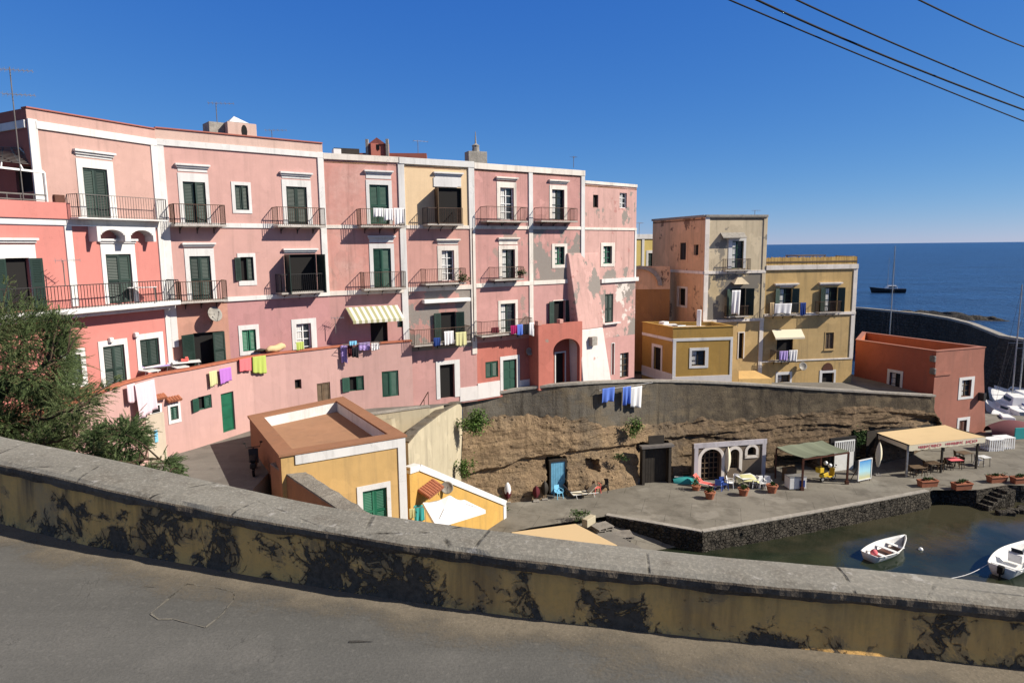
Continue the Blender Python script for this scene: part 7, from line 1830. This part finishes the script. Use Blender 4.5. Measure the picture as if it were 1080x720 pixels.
M['yellowpaint'] = paint('yellow_gloss_paint', (.60, .40, .03), .3, .15, spec=.5); M['bluepaint'] = paint('light_blue_paint', (.16, .42, .62), .6, .3)
bpy.data.objects['blue_door'].children[0].data.materials[0] = M['bluepaint']
sc_ = scooter('yellow scooter with a yellow top box under the green canopy', gq(873, 506.5), .5, 'yellowpaint', 'yellowpaint')
for k, (dx, lb) in enumerate(((.15, 'white helmet on the seat of the yellow scooter'), (-.3, 'white helmet on the top box of the yellow scooter'))):
    p = sc_.location+Vector((dx*.9, dx*.4, 1.0+.25*(k == 1))); t = empty('helmet', p, lb, 'helmet'); m = MB(); m.lathe(p, [(.0, .0), (.12, 0), (.15, .08), (.14, .18), (.08, .25), (0, .27)], 12); m.build('shell', 'white', t, smooth=True); m = MB(); m.box(p+Vector((.09, -.08, .1)), .12, .08, .08, -.7); m.build('visor', 'interior', t)
scooter('dark scooter parked in the shade beside the clay roofed house', G(268, 497, STREET+.02), 1.9, 'iron')
# white garage gate
gg = flat_fr(880, 497, 903, 494)
t = empty('white_gate', gg.pt(1, QUAY, 0), 'white garage gate with a barred upper part in the rock', 'gate')
a0, a1, z0, z1 = gg.rect((881, 466, 901, 494), 0.); z0 = QUAY
m = MB(); gg.box(m, a0, a1, z0, z0+(z1-z0)*.62, -.12, -.05); m.build('lower_panel', 'offwhite', t)
m = MB(); [gg.box(m, a0+(a1-a0)*k/9-.04, a0+(a1-a0)*k/9+.04, z0+(z1-z0)*.62, z1, -.12, -.05) for k in range(10)]; gg.box(m, a0-.04, a1+.04, z1, z1+.1, -.12, -.04); m.build('bars', 'offwhite', t); m = MB(); gg.box(m, a0-.3, a1+.3, z0, z1+.3, -.4, -.2); m.build('dark_opening', 'interior', t)
# poster board
pb_ = flat_fr(905, 509, 918.5, 506)
t = empty('poster_board', pb_.pt(.5, QUAY, 0), 'standing poster board showing a blue sky and a pale shore', 'sign')
a0, a1, z0, z1 = pb_.rect((906, 485, 918.5, 504.5), 0)
def poster_mat():
    N = NT('poster_print'); sx = N.n('ShaderNodeSeparateXYZ'); N.l(N.pos, sx.inputs[0]); n = N.noise(3, 4)
    z = N.math('ADD', sx.outputs[2], N.math('MULTIPLY', n, .3)); col = N.mix(N.ramp(z, z0+.3, z0+.75), (.50, .50, .30), (.35, .62, .72)); col = N.mix(N.ramp(z, z0+.8, z1+.1), col, (.07, .28, .62)); return N.out(col, .5)
M['poster'] = poster_mat()
m = MB(); pb_.box(m, a0, a1, z0, z1, -.03, .0); m.build('picture', 'poster', t)
m = MB(); 
for q in ((a0-.07, a0, z0-.07, z1+.07), (a1, a1+.07, z0-.07, z1+.07), (a0, a1, z1, z1+.07), (a0, a1, z0-.07, z0)): pb_.box(m, *q, -.05, .03)
m.build('frame', 'offwhite', t); m = MB(); [m.bar(pb_.pt(q, QUAY, .05), pb_.pt(q, z0, -.03), .05) for q in (a0+.1, a1-.1)]; [m.bar(pb_.pt(q, QUAY, -.7), pb_.pt(q, z1-.3, -.05), .04) for q in (a0+.1, a1-.1)]; m.build('easel_leg', 'brownwood', t)

# restaurant awning
pA, pB_, pC = gq(955.5, 502.5), gq(992, 498), gq(1029, 494)
t = empty('restaurant_awning', pB_, 'beige restaurant awning with a red lettered valance over dark tables', 'awning')
rA = DD(959, 469.5, pA.y-.1); rC = DD(1039.5, 460.5, pC.y-.1); rD = DD(996.5, 448.2, pC.y+4.6); rB = DD(925, 456.3, pA.y+3.6)
def stripes_mat():
    N = NT('awning_canvas'); f = N.noise(30, 3); w = N.n('ShaderNodeTexWave'); w.bands_direction = 'X'; w.inputs['Scale'].default_value = 2.2; N.l(N.mapv((1, 0, 0)), w.inputs['Vector'])
    col = N.mix(N.ramp(w.outputs['Fac'], .85, .97, 0, .35), (.60, .45, .26), (.5, .36, .2)); col = N.mix(N.ramp(N.noise(.8, 5), .5, .7, 0, .35), col, (.5, .38, .22)); return N.out(col, .95, N.bump(f, .1, .01), .05)
M['canvas'] = stripes_mat()
m = MB(); rows = [[(rB.lerp(rD, k/12)).lerp(rA.lerp(rC, k/12), r_/6)-Vector((0, 0, .05*math.sin(math.pi*r_/6))) for k in range(13)] for r_ in range(7)]
m.grid(rows); o = m.build('canopy', 'canvas', t, recalc=False); o.modifiers.new('s', 'SOLIDIFY').thickness = .02
m = MB(); V = [rA.lerp(rC, k/24) for k in range(25)]
dn = lambda k: Vector((0, -.02, -.42-.04*abs(math.sin(k*math.pi/2))))
for k in range(24): m.quad(V[k]+Vector((0, -.02, 0)), V[k+1]+Vector((0, -.02, 0)), V[k+1]+dn(k+1), V[k]+dn(k))
m.quad(rA, rB, rB-Vector((0, 0, .38)), rA-Vector((0, 0, .42))); va = m.build('valance', 'c_cream', t, recalc=False)
rnd = random.Random(9); e_ = (rC-rA).normalized(); LV = (rC-rA).length
for w0, w1 in ((.12, .40), (.47, .70), (.74, .90)):
    s_ = LV*w0; m = MB()
    while s_ < LV*w1:
        b_ = rnd.uniform(.09, .15); p = rA+e_*s_+Vector((0, -.035, -.12)); hgt = rnd.choice((.18, .18, .22)); k = rnd.random()
        q = lambda x, z: p+e_*x+Vector((0, 0, -z))
        m.bar(q(0, 0), q(0, hgt), .03, .012, (0, 1, 0))
        if k < .4: m.bar(q(b_, 0), q(b_, hgt), .03, .012, (0, 1, 0)); m.bar(q(0, hgt*.5), q(b_, hgt*.5), .03, .012, (0, 1, 0))
        elif k < .7: m.bar(q(0, 0), q(b_, 0), .03, .012, (0, 1, 0)); m.bar(q(0, hgt), q(b_, hgt), .03, .012, (0, 1, 0))
        else: m.bar(q(0, 0), q(b_, hgt*.5), .03, .012, (0, 1, 0)); m.bar(q(b_, hgt*.5), q(0, hgt), .03, .012, (0, 1, 0))
        s_ += b_+.07
    m.build('lettering', 'c_red', va)
for p, zz in ((pA, rA), (pB_, rA.lerp(rC, .45)), (pC, rA.lerp(rC, .88))): m = MB(); m.bar((p.x, p.y, QUAY), (p.x, p.y, zz.z-.05), .12); m.build('post', 'steel' if p is pA else 'darkwood', t)
for q in (rB, rD): m = MB(); m.bar((q.x, q.y-.1, QUAY), (q.x, q.y-.1, q.z-.02), .11); m.build('post', 'darkwood', t)
m = MB(); m.bar(rA-Vector((0, -.05, .06)), rC-Vector((0, -.05, .06)), .1); m.bar(rB-Vector((0, .05, .06)), rD-Vector((0, .05, .06)), .1); m.bar(rA, rB-Vector((0, 0, .06)), .08); m.bar(rC, rD-Vector((0, 0, .06)), .08); m.build('beam', 'darkwood', t)
m = MB(); a, b = rB+Vector((-.3, .9, 0)), rD+Vector((-.4, .9, 0)); m.quad((a.x, a.y, QUAY), (b.x, b.y, QUAY), (b.x, b.y, b.z-.1), (a.x, a.y, a.z-.1)); m.build('rear_screen', 'darkwood', t, recalc=False)
# tables and chairs beneath and beside it
proto_t = table('low wooden table in the shade under the left half of the awning', gq(966, 502), .1, 1.0, .8, 'brownwood', 'darkwood', name='dining_table')
spots = [(983, 497.5, 'wooden table in the shade behind the middle awning post', .2), (1005, 494, 'red topped wooden table under the right half of the awning', .1), (1016, 486.5, 'rear wooden table under the awning nearest the red house wall', .3)]
for x, y, lb, rz in spots: copy_tree(proto_t, gq(x, y), rz, lb)
table('small pale round looking table out in the sun right of the awning', gq(1037, 491), .2, .7, .7, 'offwhite', name='dining_table')
pc0 = plastic_chair('dark chair left of the table by the pale awning post', gq(961, 501.5), 1.6, 'brownwood', 'chairs under the restaurant awning')
for x, y, rz, lb in ((972.5, 500.5, -1.4, 'dark chair right of the table by the pale awning post'), (978, 497, 1.5, 'dark chair left of the table behind the middle post'), (989.5, 496, -1.5, 'dark chair right of the table behind the middle post'), (1000, 494.5, 1.5, 'chair left of the red topped table under the awning'), (1011.5, 493, -1.3, 'chair right of the red topped table under the awning'), (1010, 486, 1.4, 'chair at the rear table nearest the red house wall, left of it')): copy_tree(pc0, gq(x, y), rz, lb)
plastic_chair('white chair beside the pale sunlit table right of the awning', gq(1032, 490), 1.7)
m = MB(); p = gq(1005, 494); m.box(p+Vector((0, 0, .752)), 1.05, .85, .012, .1, True); tag(m.build('tablecloth', 'c_red', bevel=.004), 'red cloth on the table under the right half of the awning', 'tablecloth')
# white slatted crates by the red house wall
def crate(label, p, rz):
    t = empty('slatted_crate', p, label, 'crate', 'white slatted crates by the salmon wall', rz)
    m = MB(); m.box((0, 0, .95), 1.4, .95, .08); m.build('top', 'white', t, local=True, bevel=.02)
    m = MB(); [m.box((-.63+.21*k, -.44, .46), .09, .05, .92) for k in range(7)]; [m.box((s_*.66, -.4+.2*k, .46), .05, .09, .92) for s_ in (-1, 1) for k in range(5)]; m.build('slats', 'white', t, local=True)
    m = MB(); m.box((0, 0, .06), 1.3, .85, .06); m.build('base', 'white', t, local=True)
crate('left white slatted crate nearer the awning', gq(1046, 474), .15); crate('right white slatted crate farther along the red house wall', gq(1057.5, 472), .15)
t = empty('board_stand', gq(1075, 467), 'green and teal upright board at the right picture edge of the quay', 'sign')
p = gq(1076, 467); m = MB(); m.box(p+Vector((0, 0, .35)), 1.2, .08, 1.0, .1, True); m.build('panel', 'c_teal', t, bevel=.02); m = MB(); [m.box(p+Vector((s_, 0, 0)), .06, .06, .4, 0, True) for s_ in (-.5, .5)]; m.build('leg', 'railgrey', t)
t = empty('covered_dinghy', gq(1067, 459), 'dinghy under a maroon cover ashore at the right edge', 'boat'); p = gq(1066, 459); rows = []
for j in range(11):
    u = j/10; w = 1.1*math.sin(math.pi*(.1+.85*u))**.6; rows.append([p+Vector(((u-.5)*4.2, w*math.cos(math.pi*k/10), .25+1.15*math.sin(math.pi*k/10)*(.55+.45*math.sin(math.pi*u)))) for k in range(11)])
m = MB(); m.grid(rows); M['maroon_cover'] = cloth_mat('maroon_cover', (.16, .07, .075)); m.build('cover', 'maroon_cover', t, smooth=True, recalc=False); m = MB(); [m.box(p+Vector((x_, 0, 0)), .15, 1.5, .3, 0, True) for x_ in (-1, 1)]; m.build('cradle', 'brownwood', t)

# ---------------------------------------------------------------- boats
def hull_rows(L, B, sheer, depth, n=17, nz=8, tr=.72):
    out = []
    for i in range(n):
        u = i/(n-1); x = (u-.45)*L
        w = B/2*((tr+(1-tr)*math.sin(min(1, u/.45)*math.pi/2)) if u < .45 else max(0.02, math.cos((u-.45)/.55*math.pi/2)**.75)); zt = depth+sheer*(max(0, u-.35)/.65)**2
        row = []
        for k in range(nz+1):
            a = k/nz; s_ = 1 if True else 0
            row.append((x+(.22*L*.3*(a)*(max(0, u-.8)/.2)), w*min(1, (.30+.7*a**.55)) if a > 0 else 0., -.12+(zt+.12)*a**1.1))
        out.append(row)
    return out
def boat(label, loc, rz, L=3.6, B=1.5, kind='row'):
    t = empty('rowing_boat' if kind == 'row' else 'motor_boat', loc, label, 'boat', None, rz)
    R_ = hull_rows(L, B, .28, .42 if kind == 'row' else .6); m = MB(); m.grid(R_); m.grid([[(p[0], -p[1], p[2]) for p in r] for r in R_])
    m.poly([R_[0][k] for k in range(len(R_[0]))]+[(p[0], -p[1], p[2]) for p in R_[0][::-1]]); o = m.build('hull', 'white', t, local=True, smooth=True); so_ = o.modifiers.new('s', 'SOLIDIFY'); so_.thickness = .035
    m = MB(); 
    for s_ in (1, -1): m.tube([(r[-1][0], s_*r[-1][1], r[-1][2]+.01) for r in R_], .035, 6)
    m.build('gunwale', 'offwhite', t, local=True, smooth=True)
    m = MB(); fl = [(r[3][0], r[3][1]*.92, .10) for r in R_[1:-2]]; m.poly(fl+[(a, -b_, c_) for a, b_, c_ in fl[::-1]]); m.build('floor', 'offwhite' if kind != 'row' else 'redwood', t, local=True)
    for i in ((3, 8, 12) if kind == 'row' else (2, 11)):
        r = R_[i][-1]; m = MB(); m.box((r[0], 0, .32 if kind == 'row' else .45), .26, 2*r[1]-.06, .05); m.build('thwart', 'white', t, local=True, bevel=.01)
    return t
bl = G(933, 584.5, SEA); b_ = boat('small white rowing boat with a dark red floor moored near the quay', bl+Vector((0, 0, .0)), .55, 3.5, 1.5)
bq = bl+Vector((-1.15*math.cos(.55), -1.15*math.sin(.55), .52)); t = empty('buoy', bq, 'red round buoy lying in the stern of the white rowing boat', 'buoy'); m = MB(); m.lathe(bq-Vector((0, 0, .1)), [(0, -.2), (.14, -.15), (.22, 0), (.14, .15), (.04, .2), (0, .2)], 14); m.build('ball', 'c_red', t, smooth=True); m = MB(); m.tube([bq+Vector((0, 0, .1)), bq+Vector((0, 0, .16))], .04, 8); m.build('eye', 'offwhite', t)
b2 = G(1071, 597, SEA); bb = boat('white motor boat with black outboard at the right edge of the harbour', b2, .62, 4.6, 1.9, 'motor')
m = MB(); m.box((-2.2, 0, .45), .32, .3, .45); m.box((-2.3, 0, .1), .12, .1, .6); m.build('outboard_motor', 'interior', bb, local=True, bevel=.05)
m = MB(); m.box((.0, 0, .55), .5, .7, .5); m.build('console', 'white', bb, local=True, bevel=.05); m = MB(); m.hexa([(.1, -.3, .8), (.14, -.3, .8), (.14, .3, .8), (.1, .3, .8), (-.05, -.28, 1.05), (-.01, -.28, 1.05), (-.01, .28, 1.05), (-.05, .28, 1.05)]); m.build('windscreen', 'glass', bb, local=True)
t = empty('mooring_rope', G(1020, 602, SEA), 'thin pale mooring rope running from the motor boat into the water', 'rope'); a = G(1046, 592, SEA+.5); b = G(1000, 610, SEA+.02); m = MB(); m.tube([a.lerp(b, k/10)-Vector((0, 0, .2*math.sin(math.pi*k/10))) for k in range(11)], .018, 5); m.build('rope', 'c_white', t)
p = G(971, 579.5, SEA); m = MB(); m.lathe(p, [(0, -.1), (.1, -.06), (.14, .02), (.1, .12), (.02, .16), (0, .16)], 12); tag(m.build('mooring_buoy', 'white', smooth=True), 'tiny white mooring buoy floating right of the rowing boat', 'buoy')
# marina behind the red house
def yacht(label, loc, rz, L, mast=0., mast_lean=0., cabin=True, mat='white', name='yacht', group=None):
    t = empty(name, loc, label, 'boat', group, rz); R_ = hull_rows(L, L*.32, L*.05, L*.13, tr=.8); m = MB(); m.grid(R_); m.grid([[(q[0], -q[1], q[2]) for q in r] for r in R_]); d_ = [(r[-1][0], r[-1][1], r[-1][2]) for r in R_]; m.poly(d_+[(x_, -y_, z_2) for x_, y_, z_2 in d_[::-1]]); m.build('hull', mat, t, local=True)
    if cabin:
        h = L*.13; m = MB(); m.hexa([(-L*.2, -L*.10, h), (L*.18, -L*.08, h), (L*.18, L*.08, h), (-L*.2, L*.10, h), (-L*.17, -L*.085, h+L*.1), (L*.08, -L*.06, h+L*.1), (L*.08, L*.06, h+L*.1), (-L*.17, L*.085, h+L*.1)]); c_ = m.build('cabin', 'white', t, local=True, bevel=.04); m = MB(); [m.box((-L*.04, s_*L*.088, h+L*.055), L*.2, .02, L*.04) for s_ in (-1, 1)]; m.build('cabin_window', 'glass', c_, local=True)
    if mast:
        m = MB(); m.tube([(L*.08, 0, .3), (L*.08+mast_lean, 0, mast)], [.09, .06], 8); ms = m.build('mast', 'steel', t, local=True); m = MB(); m.bar((L*.08, -.8, mast*.55), (L*.08, .8, mast*.55), .04); m.build('spreader', 'steel', ms, local=True); m = MB(); m.tube([(L*.06, 0, 1.6), (-L*.35, 0, 1.5)], .09, 8); m.build('boom', 'c_navy', t, local=True)
        m = MB(); m.bar((L*.08+mast_lean, 0, mast*.97), (L*.5, 0, L*.16), .02); m.bar((L*.08+mast_lean, 0, mast*.97), (-L*.43, 0, L*.14), .02); [m.bar((L*.08+mast_lean, s_*.75, mast*.55), (L*.08, s_*L*.15, L*.13), .02) for s_ in (-1, 1)]; m.build('rigging', 'railgrey', t, local=True)
    return t
MG = 'boats in the marina behind the red house'
yacht('sailing yacht with the tall grey mast at the right edge of the marina', DD(1069, 437, 71.), 1.3, 9.5, 13.8, group=MG)
yacht('second sailing yacht with a thinner mast at the right edge of the marina', DD(1078, 432, 73.), 1.45, 9., 12.2, group=MG)
yacht('sailing yacht whose lone mast rises behind the red house roof', DD(936, 405, 92.), 1.2, 10., 18.8, .3, group=MG)
mot = [(1060, 444, 66, 6.2, 'white motor cruiser moored nearest the quay in the marina'), (1069, 447, 65, 5.2, 'little white motor boat by the maroon covered dinghy'), (1063, 436, 70, 6.5, 'white cabin boat in the second row of the marina'), (1074, 440, 69, 6., 'white cabin boat below the thinner marina mast'), (1060, 428, 76, 7., 'white cabin boat in the rear row of the marina'), (1072, 425, 78, 7., 'rearmost white motor cruiser before the dark mole')]
for k, (x, y, d, L, lb) in enumerate(mot): p = DD(x, y, d); yacht(lb, (p.x, p.y, SEA), 1.2+.15*(k % 3), L, name='motor_cruiser', group=MG)
ss = G(938.5, 308.5, SEA); yacht('dark hulled sailing boat with bare mast out on the open sea', ss, 2.9, 11.5, 13., mat='iron', name='sailing_boat')

# ---------------------------------------------------------------- overhead wires
WG = 'overhead wires at the upper right'
for k, (pa, pm, pc_, w, lb) in enumerate((((769, 0), (948, 75), (1080, 128), .013, 'lowest and thinnest of the parallel wires at upper right'), ((798, 0), (940, 62), (1080, 116), .018, 'thick dark wire second from below at upper right'), ((840, 0), (952, 50), (1080, 103), .015, 'third wire from below at upper right'), ((969, 0), (1035, 31), (1080, 49.5), .014, 'uppermost short wire in the top right corner'))):
    A_, Bm, C_ = DD(*pa, 12.), DD(*pm, 14.), DD(*pc_, 16.5)
    P = []
    for j in range(-12, 37):
        u = j/12-1; P.append(Bm+(C_-A_)*.5*u+(C_+A_-Bm*2)*.5*u*u)
    t = empty('overhead_wire', P[24], lb, 'wire', WG); m = MB(); m.tube(P, w, 6); m.build('cable', 'interior', t, smooth=True)

# ---------------------------------------------------------------- camera, sun, sky
cam = bpy.data.cameras.new('camera'); co = bpy.data.objects.new('camera', cam); COL.objects.link(co); SC.camera = co
cam.sensor_width = 36; cam.lens = 36*F/W; cam.clip_start = .05; cam.clip_end = 200000
cp, sp = math.cos(PITCH), math.sin(PITCH)
f = Vector((0, cp, -sp)); up0 = Vector((0, sp, cp)); r0 = Vector((1, 0, 0)); c, s = math.cos(ROLL), math.sin(ROLL)
right = r0*c-up0*s; up = up0*c+r0*s
mw = Matrix((right, up, -f)).transposed().to_4x4(); co.matrix_world = mw
AZ, EL = R(-11.), R(36.)
S_ = Vector((math.cos(EL)*math.cos(AZ), math.cos(EL)*math.sin(AZ), math.sin(EL)))
sun = bpy.data.lights.new('sun', 'SUN'); sun.energy = 4.8; sun.angle = R(.53); sun.color = (1, .92, .79)
so = bpy.data.objects.new('sun', sun); COL.objects.link(so); so.rotation_euler = S_.to_track_quat('Z', 'Y').to_euler(); so.location = (0, 0, 60)
w = bpy.data.worlds.new('World'); SC.world = w; w.use_nodes = True; nt = w.node_tree
sky = nt.nodes.new('ShaderNodeTexSky'); sky.sky_type = 'NISHITA'; sky.sun_disc = False; sky.sun_elevation = EL; sky.sun_rotation = R(90)-AZ
sky.altitude = 3000; sky.air_density = 1.0; sky.dust_density = .5; sky.ozone_density = 6.0
bg = nt.nodes['Background']; bg.inputs['Strength'].default_value = .10
EXPO = .62
# camera-like rendering of the sky colour: one power curve per channel on the Sky Texture
sep = nt.nodes.new('ShaderNodeSeparateColor'); cmb = nt.nodes.new('ShaderNodeCombineColor'); nt.links.new(sky.outputs[0], sep.inputs[0])
for i_, (k_, g_) in enumerate(((.93, 1.25), (.71, .80), (.78, .34))):
    a_ = nt.nodes.new('ShaderNodeMath'); a_.operation = 'MULTIPLY'; a_.inputs[1].default_value = .1; nt.links.new(sep.outputs[i_], a_.inputs[0])
    b_ = nt.nodes.new('ShaderNodeMath'); b_.operation = 'POWER'; b_.inputs[1].default_value = g_; nt.links.new(a_.outputs[0], b_.inputs[0])
    c_ = nt.nodes.new('ShaderNodeMath'); c_.operation = 'MULTIPLY'; c_.inputs[1].default_value = k_*10/2**EXPO; nt.links.new(b_.outputs[0], c_.inputs[0]); nt.links.new(c_.outputs[0], cmb.inputs[i_])
# unseen sky overhead is greyed and dimmed so that shade turns less blue
des = nt.nodes.new('ShaderNodeHueSaturation'); des.inputs['Saturation'].default_value = .30; des.inputs['Value'].default_value = .62; nt.links.new(cmb.outputs[0], des.inputs['Color'])
tc = nt.nodes.new('ShaderNodeTexCoord'); sx_ = nt.nodes.new('ShaderNodeSeparateXYZ'); nt.links.new(tc.outputs['Generated'], sx_.inputs[0])
mr = nt.nodes.new('ShaderNodeMapRange'); mr.interpolation_type = 'SMOOTHSTEP'; mr.inputs['From Min'].default_value = .36; mr.inputs['From Max'].default_value = .72; nt.links.new(sx_.outputs[2], mr.inputs['Value'])
mx = nt.nodes.new('ShaderNodeMix'); mx.data_type = 'RGBA'; nt.links.new(mr.outputs[0], mx.inputs[0]); nt.links.new(cmb.outputs[0], mx.inputs[6]); nt.links.new(des.outputs[0], mx.inputs[7])
nt.links.new(mx.outputs[2], bg.inputs['Color'])
SC.view_settings.view_transform = 'Standard'; SC.view_settings.look = 'None'; SC.view_settings.gamma = 1; SC.view_settings.use_curve_mapping = False
SC.view_settings.exposure = EXPO
SC.render.engine = 'CYCLES'
SC.cycles.use_denoising = True
SC.cycles.max_bounces = 5; SC.cycles.diffuse_bounces = 3; SC.cycles.glossy_bounces = 3; SC.cycles.transmission_bounces = 2
SC.cycles.caustics_reflective = False; SC.cycles.caustics_refractive = False
